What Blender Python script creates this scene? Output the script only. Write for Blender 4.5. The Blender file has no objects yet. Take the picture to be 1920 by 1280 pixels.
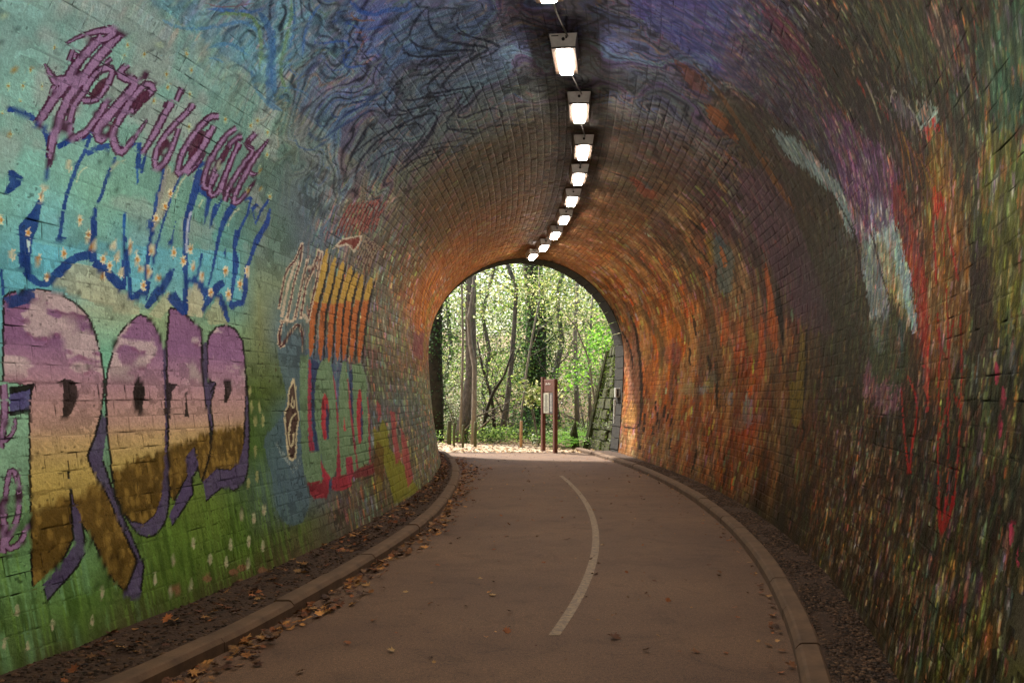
import bpy, math, random
import numpy as np

# ================= camera, sky, sun, exposure =================
scene = bpy.context.scene
random.seed(7); rng = np.random.default_rng(7)
cam_d = bpy.data.cameras.new('camera'); cam = bpy.data.objects.new('camera', cam_d)
scene.collection.objects.link(cam); scene.camera = cam
cam.location = (0, 0, 1.45); cam.rotation_euler = (math.radians(90), 0, 0)
cam_d.sensor_width = 36.0; cam_d.lens = 36.0 * 1700 / 1920; cam_d.shift_y = 107 / 1920
cam_d.clip_start = 0.05; cam_d.clip_end = 600

SUN_EL, SUN_AZ = math.radians(52), math.radians(318)
world = bpy.data.worlds.new('World'); scene.world = world; world.use_nodes = True
wn = world.node_tree.nodes; wl = world.node_tree.links
sky = wn.new('ShaderNodeTexSky'); sky.sky_type = 'NISHITA'; sky.sun_disc = False
sky.sun_elevation = SUN_EL; sky.sun_rotation = SUN_AZ; sky.air_density = 1.2; sky.dust_density = 4.0
wl.new(sky.outputs[0], wn['Background'].inputs['Color']); wn['Background'].inputs['Strength'].default_value = 0.15
sun_d = bpy.data.lights.new('sun', 'SUN'); sun_d.energy = 5.0; sun_d.angle = math.radians(5); sun_d.color = (1, .95, .86)
sun = bpy.data.objects.new('sun', sun_d); scene.collection.objects.link(sun)
sun.rotation_euler = (math.radians(90) - SUN_EL, 0, math.pi - SUN_AZ)
LAMP_RAD = 60.0; LAMP_COL = (1.0, 0.86, 0.73)
scene.view_settings.view_transform = 'Standard'; scene.view_settings.look = 'None'
scene.view_settings.exposure = 1.55; scene.view_settings.gamma = 1.0
scene.view_settings.use_curve_mapping = False
scene.cycles.max_bounces = 8; scene.cycles.diffuse_bounces = 5; scene.cycles.transparent_max_bounces = 6
scene.cycles.sample_clamp_indirect = 4.0; scene.cycles.caustics_reflective = False; scene.cycles.caustics_refractive = False
C = scene.collection

# ---------- the tunnel's shape: centre line, cross-section and wall coordinates ----------
CAM_H = 1.45
Y0, Y1 = -14.0, 23.8                      # the two portals (metres ahead of the camera)
_ky = np.array([4.5, 5.8, 7.1, 9.0, 10.9, 13.6, 15.6, 17.9, 20.4, 23.0, 24.0])
_kx = np.array([-.33, 0.0, .28, .50, .67, .83, .86, .80, .60, .32, .20])
_pc = np.polyfit(_ky, _kx, 4)
_pd = np.polyder(_pc)
def centre(y):
    y = np.asarray(y, float)
    yc = np.clip(y, 4.5, 24.0)
    v = np.polyval(_pc, yc) + (y - yc) * np.polyval(_pd, yc)
    b = np.minimum(y - 4.5, 0)
    f = np.maximum(y - 24.0, 0)
    return v - 0.006 * b * b - 0.004 * f * f
R_A, Z_S = 2.5, 2.5                      # arch radius, springing height
def _inset(y): return 0.30 - 0.16 * np.clip((np.asarray(y, float) - 19.5) / 4.0, 0, 1)
# arc-length parameter t along the unit profile: left foot -> crown -> right foot
_zz = np.linspace(-0.15, Z_S, 40)
_L = np.stack([-(R_A - 0.30 * np.clip((Z_S - _zz) / Z_S, 0, 1.1) ** 1.7), _zz], 1)
_aa = np.linspace(math.pi, 0, 161)[1:-1]
_A = np.stack([R_A * np.cos(_aa), Z_S + R_A * np.sin(_aa)], 1)
_P = np.concatenate([_L, _A, _L[::-1] * [-1, 1]])
_T = np.concatenate([[0], np.cumsum(np.hypot(*np.diff(_P, axis=0).T))])
T_LEN = float(_T[-1])
_dx = np.gradient(_P[:, 0], _T); _dz = np.gradient(_P[:, 1], _T)
def wall(s, t, h=0.0):
    """wall coordinates (s = metres along the tunnel, t = arc length, h = metres proud) -> x, y, z"""
    s = np.asarray(s, float); t = np.asarray(t, float)
    px = np.interp(t, _T, _P[:, 0]); pz = np.interp(t, _T, _P[:, 1])
    dx = np.interp(t, _T, _dx); dz = np.interp(t, _T, _dz)
    k = np.clip((Z_S - pz) / Z_S, 0, 1.1) ** 1.7
    px = px + np.sign(px) * k * (0.30 - _inset(s))
    return centre(s) + px + dz * h, s + 0 * t, pz - dx * h


# ================= helpers =================
def lin(h):
    if not isinstance(h, str): return tuple(h)
    v = [int(h[i:i + 2], 16) / 255 for i in (0, 2, 4)]
    return tuple(x / 12.92 if x < .04045 else ((x + .055) / 1.055) ** 2.4 for x in v)
def mesh(name, V, F, mat=None, smooth=False, attr=None, uv=None):
    """F: (n,k) array or list of index tuples; attr: per-vertex colours"""
    V = np.asarray(V, np.float32); me = bpy.data.meshes.new(name)
    if isinstance(F, np.ndarray):
        n, k = F.shape
        me.vertices.add(len(V)); me.vertices.foreach_set('co', V.ravel())
        me.loops.add(n * k); me.loops.foreach_set('vertex_index', F.astype(np.int32).ravel())
        me.polygons.add(n); me.polygons.foreach_set('loop_start', np.arange(0, n * k, k, dtype=np.int32))
        if smooth: me.polygons.foreach_set('use_smooth', np.ones(n, bool))
        me.update(calc_edges=True)
    else:
        me.from_pydata(V.tolist(), [], F); me.update()
        if smooth: me.polygons.foreach_set('use_smooth', np.ones(len(me.polygons), bool))
    if attr is not None:
        a = me.color_attributes.new('paint', 'FLOAT_COLOR', 'POINT')
        c = np.ones((len(V), 4), np.float32); c[:, :3] = attr; a.data.foreach_set('color', c.ravel())
    if mat: me.materials.append(mat)
    return me
def obj(name, me, parent=None, loc=None, rot=None, kind=None, label=None, cat=None, group=None):
    o = bpy.data.objects.new(name, me); C.objects.link(o)
    if parent is not None: o.parent = parent
    if loc is not None: o.location = loc
    if rot is not None: o.rotation_euler = rot
    for k, v in (('kind', kind), ('label', label), ('category', cat), ('group', group)):
        if v: o[k] = v
    return o
def thing(name, label, cat, loc=(0, 0, 0), group=None, rot=None):
    return obj(name, None, None, loc, rot, None, label, cat, group)
class MB:
    """collects simple shapes into one mesh"""
    def __init__(s): s.v = []; s.f = []
    def add(s, V, F):
        b = len(s.v); s.v += [tuple(p) for p in V]; s.f += [tuple(i + b for i in f) for f in F]
    def box(s, c, d, bev=0.0, rz=0.0, top=1.0):
        x, y, z = [q / 2 for q in d]; cr, sr = math.cos(rz), math.sin(rz)
        b = min(bev, x * .9, y * .9, z * .9); V = []
        for (zz, k, i) in ((-z, 1, b), (-z + b, 1, 0), (z - b, top, 0), (z, top, b)):
            a, e = (x - i) * k, (y - i) * k
            bb = b * .7 if i == 0 else 0
            for px, py in ((-a + bb, -e), (a - bb, -e), (a, -e + bb), (a, e - bb), (a - bb, e), (-a + bb, e), (-a, e - bb), (-a, -e + bb)):
                V.append((c[0] + px * cr - py * sr, c[1] + px * sr + py * cr, c[2] + zz))
        F = [tuple(range(7, -1, -1)), tuple(range(24, 32))]
        for r in range(3):
            for i in range(8): j = (i + 1) % 8; F.append((r * 8 + i, r * 8 + j, r * 8 + 8 + j, r * 8 + 8 + i))
        s.add(V, F)
    def tube(s, pts, rad, n=8, cap=True):
        pts = [np.array(p, float) for p in pts]; m = len(pts); V = []
        rad = [rad] * m if np.ndim(rad) == 0 else list(rad)
        prev = None
        for i, p in enumerate(pts):
            d = pts[min(i + 1, m - 1)] - pts[max(i - 1, 0)]; d = d / (np.linalg.norm(d) + 1e-9)
            a = np.array([1, 0, 0]) if abs(d[0]) < .8 else np.array([0, 1, 0])
            if prev is not None: a = prev
            u = np.cross(d, a); u /= np.linalg.norm(u) + 1e-9; w = np.cross(d, u); prev = -w if False else a
            for k in range(n):
                t = 2 * math.pi * k / n; V.append(p + rad[i] * (math.cos(t) * u + math.sin(t) * w))
        F = []
        for i in range(m - 1):
            for k in range(n):
                j = (k + 1) % n; F.append((i * n + k, i * n + j, i * n + n + j, i * n + n + k))
        if cap: F += [tuple(range(n - 1, -1, -1)), tuple(range((m - 1) * n, m * n))]
        s.add(V, F)
    def build(s, name, mat, parent=None, smooth=False, **k):
        me = mesh(name, s.v, s.f, mat, smooth); return obj(name, me, parent, **k)

# numpy noise
def _h(ix, iy, seed=0):
    n = (ix.astype(np.int64) * 374761393 + iy.astype(np.int64) * 668265263 + seed * 974634533) & 0xffffffff
    n = ((n ^ (n >> 13)) * 1274126177) & 0xffffffff
    n = (n ^ (n >> 16)) & 0xffffffff
    return n.astype(np.float64) / 4294967295.0
def vnoise(x, y, seed=0):
    ix = np.floor(x); iy = np.floor(y); fx = x - ix; fy = y - iy
    fx = fx * fx * fx * (fx * (fx * 6 - 15) + 10); fy = fy * fy * fy * (fy * (fy * 6 - 15) + 10)
    a = _h(ix, iy, seed); b = _h(ix + 1, iy, seed); c = _h(ix, iy + 1, seed); d = _h(ix + 1, iy + 1, seed)
    return (a * (1 - fx) + b * fx) * (1 - fy) + (c * (1 - fx) + d * fx) * fy
def fbm(x, y, seed=0, o=3):
    v = 0; a = .5; t = 0
    for i in range(o): v = v + a * vnoise(x * 2 ** i + 17.3 * i, y * 2 ** i - 9.1 * i, seed + i); t += a; a *= .5
    return v / t
def mixc(a, b, k):
    k = np.asarray(k, float); return a + (np.asarray(b) - a) * (k[:, None] if k.ndim else k)
def sstep(a, b, x): x = np.clip((x - a) / (b - a), 0, 1); return x * x * (3 - 2 * x)

# ---- materials ----
def new_mat(name):
    m = bpy.data.materials.new(name); m.use_nodes = True
    nt = m.node_tree; return m, nt, nt.nodes, nt.links, nt.nodes['Principled BSDF']
def n_noise(nt, scale, detail=4, rough=.6, vec=None, dist=0):
    n = nt.nodes.new('ShaderNodeTexNoise'); n.inputs['Scale'].default_value = scale; n.inputs['Detail'].default_value = detail
    n.inputs['Roughness'].default_value = rough; n.inputs['Distortion'].default_value = dist
    if vec: nt.links.new(vec, n.inputs['Vector'])
    return n.outputs[0]
def n_ramp(nt, fac, stops):
    r = nt.nodes.new('ShaderNodeValToRGB'); e = r.color_ramp.elements
    while len(e) < len(stops): e.new(.5)
    for q, (p, c) in zip(e, stops): q.position = p; q.color = (*lin(c), 1)
    nt.links.new(fac, r.inputs[0]); return r.outputs[0]
def n_mix(nt, a, b, fac, mode='MIX'):
    m = nt.nodes.new('ShaderNodeMix'); m.data_type = 'RGBA'; m.blend_type = mode
    for s, v in ((m.inputs[6], a), (m.inputs[7], b), (m.inputs[0], fac)):
        if hasattr(v, 'node'): nt.links.new(v, s)
        elif isinstance(v, str): s.default_value = (*lin(v), 1)
        elif isinstance(v, tuple): s.default_value = (*v, 1)
        else: s.default_value = v
    return m.outputs[2]
def n_bump(nt, h, strength=.3, dist=.01):
    b = nt.nodes.new('ShaderNodeBump'); b.inputs['Strength'].default_value = strength; b.inputs['Distance'].default_value = dist
    nt.links.new(h, b.inputs['Height']); nt.links.new(b.outputs[0], nt.nodes['Principled BSDF'].inputs['Normal'])
def n_map(nt, scale=(1, 1, 1)):
    tc = nt.nodes.new('ShaderNodeTexCoord'); mp = nt.nodes.new('ShaderNodeMapping'); mp.inputs['Scale'].default_value = scale
    nt.links.new(tc.outputs['Object'], mp.inputs[0]); return mp.outputs[0]
def simple(name, c1, c2, scale=8, rough=.8, bump=.3, bscale=40, bdist=.005, metal=0, spec=.3, mapping=(1, 1, 1)):
    m, nt, N, L, p = new_mat(name); v = n_map(nt, mapping)
    col = n_mix(nt, n_ramp(nt, n_noise(nt, scale, 5, .65, v), [(.3, c1), (.7, c2)]), (0, 0, 0), 0.0)
    L.new(col, p.inputs['Base Color']); p.inputs['Roughness'].default_value = rough; p.inputs['Metallic'].default_value = metal
    p.inputs['Specular IOR Level'].default_value = spec
    if bump: n_bump(nt, n_noise(nt, bscale, 4, .6, v), bump, bdist)
    return m
def attr_mat(name, rough=.7, bump=.4, bscale=60, bdist=.004, spec=.25, vary=.35, vscale=45, transl=0):
    m, nt, N, L, p = new_mat(name); a = N.new('ShaderNodeAttribute'); a.attribute_name = 'paint'; v = n_map(nt)
    g = n_ramp(nt, n_noise(nt, vscale, 4, .65, v), [(.25, (1 - vary,) * 3), (.75, (1 + vary * .6,) * 3)])
    col = n_mix(nt, a.outputs['Color'], g, 1.0, 'MULTIPLY')
    L.new(col, p.inputs['Base Color']); p.inputs['Roughness'].default_value = rough; p.inputs['Specular IOR Level'].default_value = spec
    if bump: n_bump(nt, n_noise(nt, bscale, 4, .6, v), bump, bdist)
    if transl:
        t = N.new('ShaderNodeBsdfTranslucent'); L.new(col, t.inputs['Color']); mx = N.new('ShaderNodeMixShader'); mx.inputs[0].default_value = transl
        L.new(p.outputs[0], mx.inputs[1]); L.new(t.outputs[0], mx.inputs[2]); L.new(mx.outputs[0], N['Material Output'].inputs[0])
    return m

# ================= the mural: paint on the brick lining, in wall coordinates =================
MURAL_BASE = "4f5b45505d47505f4951614c52635054655455675756695b566a5d576b5f576c60586c61586b61586b60576a6057695f57675e56665c55645b556259546057535e55525c5352595151574f50554d4f524b4e50494d4e474d4b454c49434b47414a443f49423d48403b473e3a463c39453b37443a364239354039353e3b353b3f3739423a3c4238464e3b46473342422e353a29363b2f36372c3d38283b39293f38264338274738294f5b454f5d47505f4951614c526350546654556858566a5c576b5e576c60586d62586d62586c62586c62586b61576a6057685f56675d56655c55635a546158535e56525c54525a5251574f50554d4f524b4e50494d4d474c4b454c49434b46414a443f49423d48403b473e3a463c38453a374339364239354039353e3b353b3f3839423b3b4238474f3c46463242422e353a29363b2f36372c3e37273c39293f38264237274638294f5b444f5d46505f4851614c526450546754556959566b5c576c5f586d62586e63586e63596e63586d63586c62586b6157696057685f56665d55645b546159535f57535c54525a5251575050554d4f524b4e50494d4d474c4b444b48424b46404a443e49413d483f3b473d3a463c38443a374339364139353f39353d3b353a403839423b3b423847503c45453142432e343a29363b2f35362c3e37273e39283f38254237274638284e5b434f5d454f5f4851624b526450546755556a59566c5d576e61586f63596f64596f65596f65596e65596d64586c63586b6157696056675e55645c55625a546057535d55525a5251585050554e4f524b4e50494d4d474c4a444b48424a454049433e48413c473f3b463d39453b38443a374339364139353f39353c3c353a413939423b3b433847513d45433042432e343a29363a2f35362c3e36274039263f38254237264638284e5b434e5d444f5f4750624b526550546855566b5a576d5e586f62587064597166597166597066597066596f65596e64586c63586a6157685f56655d55635a546058535d55525b5351585050554e4f524b4e4f494d4d464c4a444b47424a454049433e48403c473e3b463c39453b384439374239364038353e39353c3c3639413a39423b3b433947513d44422f41432e343a2935392e35362c3e3627423a253f38244137264538284d5b424e5d434f5f4650624a52654f546955566c5b576e605870635971665972675a72685a72685a71685a7067596f66596d64586b6257696056665e55645b546159535e56525b535058504f554e4e524b4d4f494c4c464b4a444b47424a454049423e48403c473e3a463c39453a384339374238364038353e39343b3d3639423a39423a3b433947513d42402e41422e333a2935382c35362c3e3627423a253f38244137264538284d5b414d5d424e604550634952664f546a55566d5c586f615871655973685a74695a746a5b746a5b73695b72695a7167596f66596d64586a6156675f55645c546159535e56515b545058514f554e4e524b4d4f494c4c464b49444a474249443f48423e473f3c463d3a453b39443a384339364138353f38353d3a343b3d3639423b39423a3b443947513d413e2d40422d343a2934362a35362c3e3627433a253f38234037254438274c5b404c5d414e60444f634852674f546a56576e5c5871625973665a74695a756b5b756c5b756c5b756b5b746a5b72695a7067596e65586b6357686055655d54625a535f57515b545058514f554e4e524b4d4f494c4c464b49444a464149443f48413d473f3b463d3a453b394439374238364138353f38353d3a343a3e3639423b3841393c453947513d3f3b2b3f412d343a2933332835362c3e3627433a253e38234037254437274b5b3e4c5d404d5f424f634752674e556c56576f5d5972645974685a766b5b776d5c776e5c776e5c766d5c756c5c746b5b72695a6f67596d6457696156665e54625b535f57515b545058514f554e4e514b4d4e484c4b464b48434a464149433f48413d473e3b463c3a443a384339374238364037353e38343c3a343a3e3639433b3842393f4639484f393b372a3d3f2c353a2933312635352b3e3627433a253e38224037254337274b5a3d4b5c3e4c5f414f634652684d556d5658715f5974655a766a5b786d5b796f5c79705d79705d786f5d776e5d766d5c746b5b7169596e66576a6256675f54635b535f58515c545058514f554e4d514b4c4e484b4b454a484349454148423f47403d463e3b453c39443a384338374137364037353e38343c3a34393e3639423b374239414738484e343731283c3f2c363a29322e243434293d3527423a253e38223f37244337264a5a3b4a5c3c4b5f3f4e634452684c566e575973605a76675a786c5b79705c7b715d7b725e7b725e7a715e79715e786f5d766d5b736a5a6f67586c6456686054645c536058515c555058514e544e4d514b4c4d484b4a454a474349444048423e473f3c463d3b453b394339384238374137363f37353d38343b3a34393e3638413837433a444837474e33332c263c3f2c373a29322d233431273c34274239253e38223f3724423726495939495b3a4a5f3c4d634252694c5770585a75625b78695b7a6f5b7b725c7d745e7d745f7d745f7d745f7c735f7a715e786f5c746c5a7169586d6556696154645d536059515c554f58514e544e4d504b4b4d484a4a4549474248444047413e463f3c453c3a443a394339384237374037363e37353c38343b3a34393e36373e3437433a454836474e333129253d3e2b393a29322c22332e243c33274037253e38223f3723423726485837485b37495e3a4d6340526a4b5872595c78645d7b6c5c7c725c7d755d7f775e8077607f76607f76617e75607c745f7a715d766e5b726a596e6657696254655d526059515c554f58514e544e4c504a4b4c474a494549464248434047403e463e3c453c3a443a394238384137373f36363e36353c38343a3b33383e35363d3337433a474634484d323129253f3e2b3a3828322c22322d233c33273d35263e38223f3723423725465735475a35485e374c643e526b4a5a755b5f7c675f7e6f5c7e755c7f795d817a5f827a618279628178628077617e76607c745e78705c746c596f67576a6354655e526059505c554f57514d534e4c4f4a4b4c4749484448454147423f463f3d453d3b443b3a4339394237384036373f36363d36343b38333a3b33383d34363d333842394844314d4a30322a25433c2a3c3727332c22322c223c33273b33263e38223f3723413725455632455832475d354c653d526c495d795e63826b6182725d81795b827d5d837d60857c62847b63837a638279638078617e765f7a725c756e5a7068576b6354665e52605a505c554e57514d534d4b4f4a4a4b4749474448444147413f463f3d453c3b433a3a4238394137384036373e35353c36343b3833393b32383d33373e333b403649432f55442a3a2e264a3a283d3426342c22322b223c33273a33273e37233e372341372543533044562f465b324d673d526d48607d626988706586745d837d5a83825d858161887f63877e64857c64837b64827a637f78607c745d776f5a716a576b6454665f52605a505b554e56514c524d4b4e49494a4648474347434146403e453e3c443b3b43393a4238384036373f35373d35353c36343a3832393b31373d32373d343f3c304b412d5841285039275136263e3225352c22322b223c33273a33273e36233e372340372441502d42542d44592e4f6b3f536f486583676d8d74698a765c85815885875c8785628b82648b8065877e65847c65827c64817a617d765e78705a726a576c6554665f51605a4f5b554d56514b514c4a4d49494945484643464240453f3e443d3c433a3b4238394137384036373e35363d35353b3534393832393c31373d32373b3342382b4e402b5840285e41285632243e2f23362c22322b223c33273a33273c34243e37234037243f4b293f4e2943572c51704253704868876c7090766c8e775b868654868e5a8889638e85658e83678a7f66847d66837c64817b627e775e79715a736b576c6554665f51605a4e5a554c55504b504c494c4848484547444246413f453e3d443c3c423a3a4138394036383f35373d34373c34353a35333938313a3c30383c32373830433728533e29573e286042285a2e223d2c22372c22312b223c32263a33273a31243e37234036243d46263a3f23475e335271435471496a896e7091766e8f7758878a4f869356898f639086669286688b8067867e66837d64817b627f785e7a725a736c566c6553655f505f594e59544c54504a4f4b484b4747474446434145403f443d3d433b3b42393a4137393f35383e34383d34373b34353935333938303a3c30373a3036352d433627553b27553b286142285c2c213c2b21382b21312a223c31253a32263930243e36233f36243c4425393e2249623256754a55724968866b7091766e8f7757878b4c8695528993629088669387698c806a8b8066837c64817a627f785e7a725a736c566c6552655f4f5e594d58544b534f494e4b474947464643454241443f3e433c3c423a3b41383a4036393e34393d33383c33373a333539353238382f3a3c3035362e37342c4336275539255437276041285d2b213b2921382b21302a223d30233b3225382e233c34233f36243d462542532748612a567549547148627f636d8e746a8e785d89874c8695538d965c8d8c669286678b7f6a8b8064827b64817a627f785e7a7259736c556b6551645e4e5d584b575349514e484c4a464846454443444140433d3e423b3c41383b40363a3f35393d33393c33383b323739333538343137372f393c3032332c3b352c4436285435255435276038255c2b213a2920382a20302a223e2f223e3123372d223b31233f35243e45243f4924475f2b516d42516b445b765a66887066917a68907f5d898d548e97588c90648d81678b7f67897e64827a63807a607e765d797258726b546a6450625d4d5c574a555248504d464b49454645444242433f3f423c3d41393c40373b3f353a3e343a3c33393b32383a313738323537332f36352d37372e31332b40352d4c3328533225553427602e215a2b213a2920372a20312a223e2f21413021362c22392f233e34243b3d213a371f415026485d334d633d556e5261846d66957d68967e8090795e8c8e5c8a8561887765897d64867a638277607f765d7d745c797157716a5269634e615d4b5a56485351474e4c454948444544434141423d3e413a3d40383c3f363b3d343a3c333a3b323a3a313939313837313435332e35332c34322a31332b433531513025522d25553427602b20552c223a2920362a1f322b223e2e21422f21362c22382d223e33233b3c203b3b1f3e4d1f4455284a5c345167495e806866957d66977e8591776a89825e877d6288756185766282766383765e7e755d7d745b7971556f695066624c5f5b495755475150454c4b434746424243413f40403c3e3f393c3e373b3d353b3c333b3b323b3a313a39303a37303937313435332c35332c33312834332f47343d513025522b255434275e2b21502d223a2920352a1f362b213f2e21432f20372d22372d223d31233c40213d491f3e4d1e4557234a5b2c4e614059765e658f7769937a7b8c7251838a5383866187755f82735e7e726281765e7e745d7c7459766f526c674e64614a5c5a465454444e4e434949424445414041403d3f3f3a3d3e373c3d353b3c333b3b323c3a313c39303b372f3b362f3b36303535322c34312934312a3e323c4b344c503029512b25533428592d22492e233a2921352a1f3b2c20412e20432f203a2e22372c223c30233b40203a3e1d4254204659214d5d284b5c3852684f5f7e666d866b7586635b8381518186597d705a7c6e5d7c705d7c715d7a725e7a7256726c4f68654b615f475858435152414b4d4046484042443f3e403e3a3e3d383d3c353c3b343c3a323c39313d38303d372f3c362e3d352d3e362e3636302f3330283b30384431454d34524f312f512c264e33284d2f25442e243a2b21352a1f3f2d20442e1f422f203d2f22372d223b2f233a3b1e38361c4252204f5f26505f274857334a5b41566b53677c617485636a826b547b7556786956786a5d7c705d7c705b776e5d7a724e68674d6665485e5e4353563f4c503e484b3e43463e3f423d3b3f3c383d3b353c3b343c39323c38313d37303e362f3f362e3e342d3f332c41382c35382d3235302b44304647324a4d34524d31314d2f2a4732283e31273f2f24382c21352a1f422d1f462e1f4230213f3022392d223b2f233a3a1e39381c3b4a1d4959234c5c2940502e4151334b5c415d7258647c6259776a4d746d53776a55776959776b5a786d5673685570684d67654c65644356593d4c533a474f3b444a3b40453b3c403b383e3a353d39333c39323c38313d362f3f352f41342e40342d3f332c42312c44392c33392d333c2f3844304849334e4c344f4634354533303d31283532283d2f24372c22362b20432d1f462e1f4130214030223c2e223c2f233c3a203a351d37481a3a4c1f3f4f2f3749243a4a263f4f2d5a6b4f657f604671724a726d48736e4f71664f6a60516b61567368536f65475c5b3e4e543c4c53354452354250374049393c4339383e38353d38333d38313d37303d352f3f342f42322e44332e42332c40322c43312c44392c343f2c37402e3e402f434632494634443b393a3e34323530273232283b2e24372c22382c21452e1f462e1f4130213f30223f30223e2f233d38213a331c3b41223e4b3c3b4b3a35471e37481f394920555e3f63795a4e706a4c6f6b496c65465d54465b5245584f4e665c41524b3f4f4e3c4a513746512f3f53314051353d4736393f36353d36323d36303d36303d352f3e332e41322e44312e47322d44322b3f322c42332b403c2a36422c3a3c2c392a27253e2f3d3d383d373b3d39322f3130273232283a2e22372c223a2c21472e20472e1f4330213f30224030224030224138254236253f44273f4d4d3e4d4d36482a3949303e49214c54355b5e3f64694a5f6a52485c5143544842524b4051484151493f4e483c4b4938454934434f2e3f53303e4f33384133353c34313b352f3e352f3f352f3e332e40312d42302e47302e48312d43312a3e322a3e3729383b2836422c3930292b2827233b3037383a3c373b3d322c272f2e25333228382d21382c22402d214c2f204a30204631213f3022403022423022423827433a283f4426414b4a424d513a4b51394b553e4a2e45503945545b4e5b575d664f4b5a5043534a3e4a4a3f4d494050483f4d473b4747384548364249313f4d31394330333a313239332f3a342e3f342e40342e3f302c41302c42302e47302e48312b3f312a3e33293b3626343725333d2a362e28282f29293b3236373b3c3738392d28222e2a23393026372c213a2d21492f2151301f4e33204b3320403021403021433021433d2c454232454233434b4e434d523b4b54394b563b484e414c4a4754554a5757535c5049534f404b513d484c3d484a3e494539403c353c3a353e3d333b3b333b3d30333a2e32392f3138302d36342e3f342e40332d3f2f2c422f2c43312d3f312d40322a3d322a3d3526353525343826343b29333a29303c2c323c3235373535372f2d2d2822322b243f2f24382d213f2f22502f20532f1f4e34204d3420412f1f402f1f4330204640324940354d3e36474441434a4a3f4a4e3b4853374357394455464d4e4c524d4e5149494d4b404a523f4a523f46473d3f3b3337342f3533333937333b39333a383133372f3238302e352f2c34312d37342e3b322d3d302c41312c3c312c39312b383129363428363526343526343a2833412934422934402c343c2f31352c28382c293b2b293e2d2747302442332647322455301f532f1f5034204e34203e2d1d3c2d1c422f1f4841344b3f364b3e35463d3246413a4347463e464e37435638435646474a4d49434b47404a474045474842474b3f3d3a3c373037363030343232353233393633353331312e30302d302f2f302d33312d32332e33332d36312b37312b37312b382e26302f262f3427303727313928323d29324229344329343f2e363a2d2f352b273d2c2b3f2c2c4a2e275131234334275431225c2f1e542f1f5533205134203e2d1c3a2c1c3f2e1d494135493f34463b2e463a2c473e334745404445464043494142464a44404f463d47443d46433d4a4139483f374239303c362f3a352e31302632302832302a2d2c28302e2a2f2f2b302f2b312e2b302e2b322e2d322b2e2f292c2e292c2f282f2e252e2f262e36272b37272c39292f3b2930422a34412d363f2e363d2e303a2d2a402c2b422d2b5b30225e3020503324652d1c652d1d5c311f5e35205f36204a301e3b2c1c3e2d1c494135483f32463b2e463b2e49423748474146464345403a443d334a403654473a4b453c44433d494036493e3346372b44352940352a333026343026332e272c2b272e2c27322d27332c24312d2a302e2b332d2b332b2b2e292b2e292b31292c32272d36272b36272a37282c39282f3a2930432e3445313846323945313447312e49302b56312661301f61301f6c3420672d1c682e1d6c331e6336206136205d3520472f1d442e1d4b43364b43354d45364f47384d483c48484345484745443f433c31493f33564839554b3c50463b4f4136493e324d3b2e453528443325443324433222403122372e23362d22352c23342b22362c23372d25382d27382c28352b27362a25372b253a2b283a2a2a39292b3b2a2d3b2a2f412d314832364733394833394f3635583a305c392c6235256432207637207f3a1f74362074341e79331c6e351f6236216236215c352054331f4d45384f4839514a3a514a3a4c493f484944434849454847484036514335554a39584b3b584b3c6944305e3e2b583a2754392644312144312146311f46311f3d2f20362e20382e213a2d21392c20392c203c2d223d2d24382b23362a22372b223c2d253d2e26412e2847302b4c322e503530533733533835583a336040326242326541306d3d29753b247e3b207f3c2179442b7938207a331c75351e6436226336226336226136224f483951493a514a3a514a3a494942484843474b464a4c4450473b59403056483660473478442b814425844321613c265d3b265b39234e34215035214c33204c3320443121423021473020442f1f412e20432f21453023412e233d2d233f2e243d2e253e2e2546312752352b54372c57382d5f3e2f613f2f62403063433263433272442e7d442a7e43287e462b784e34774f357a462d7c3a217c39206f382165372266372267382250493a514a3a514a3a4e493e4948424949434f4f3f51513e524b3c5d3d2d603726613e2c85401f8a401c90441c8a441e7d42207b42217540226b3d226239216139205f392158372151331f4d311d4d311d4e321e50332052342252342153342053341f53342155362655372b54362c56382c603e2f623f2f6b412e80462b8c48278c48278b48278a48288945268c4323894526854527813c21803a1f803a1f793b22723c246f3c2550493a504a3b4f493c4b49404949424a4a4250503e51513e524e3c5b4030603726613625743e25893f1c8b421d8f441c85431f80431f7f43217f4422774122653a21633a21653b21623b205f3a1e5e391e5b381e5a381f5c38215f39225d38215937205c3820663c236a3e276e402a74422b77432b7a442b82472a8b4928914b279b4f269e51259b4f269149258e4725934b26954d25904b267e452875442a73442b74432a74422a504a3b504a3c4d493e4a49424949424b4b4150503e51513e524f3d5844345f39296136256439267c3f2287401d8a421e8b441e84431f80431f8044218044227f44227c45247d47257b4624704122643c1f633c1e633b1e623b1f653c226d3f237441247842247843247743257f462a86482c86482c83472b8c4a29964c29974d28984e28994f27954e27914d29914d2b914e2b914e2b894b2d77482f72452d71452d72452d73452d514a3a4f493d4a49414948434949434c4c4151513e51513e514f3e5548385d3d2d6037266136256439277b3f2387401d89411d8a431e88431f8243208043207f44227f44227e45237f47258048257f48257b46247242236b3f22683e22673e23663e24653f25603e26593d26533c25523c25533d27533f2b533f2c59402b6a432b78462a7f482a84492b874a2c884b2d854b2e7d4a31744934704835704835714835724833734731"
MURAL_N = (44, 56)
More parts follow.
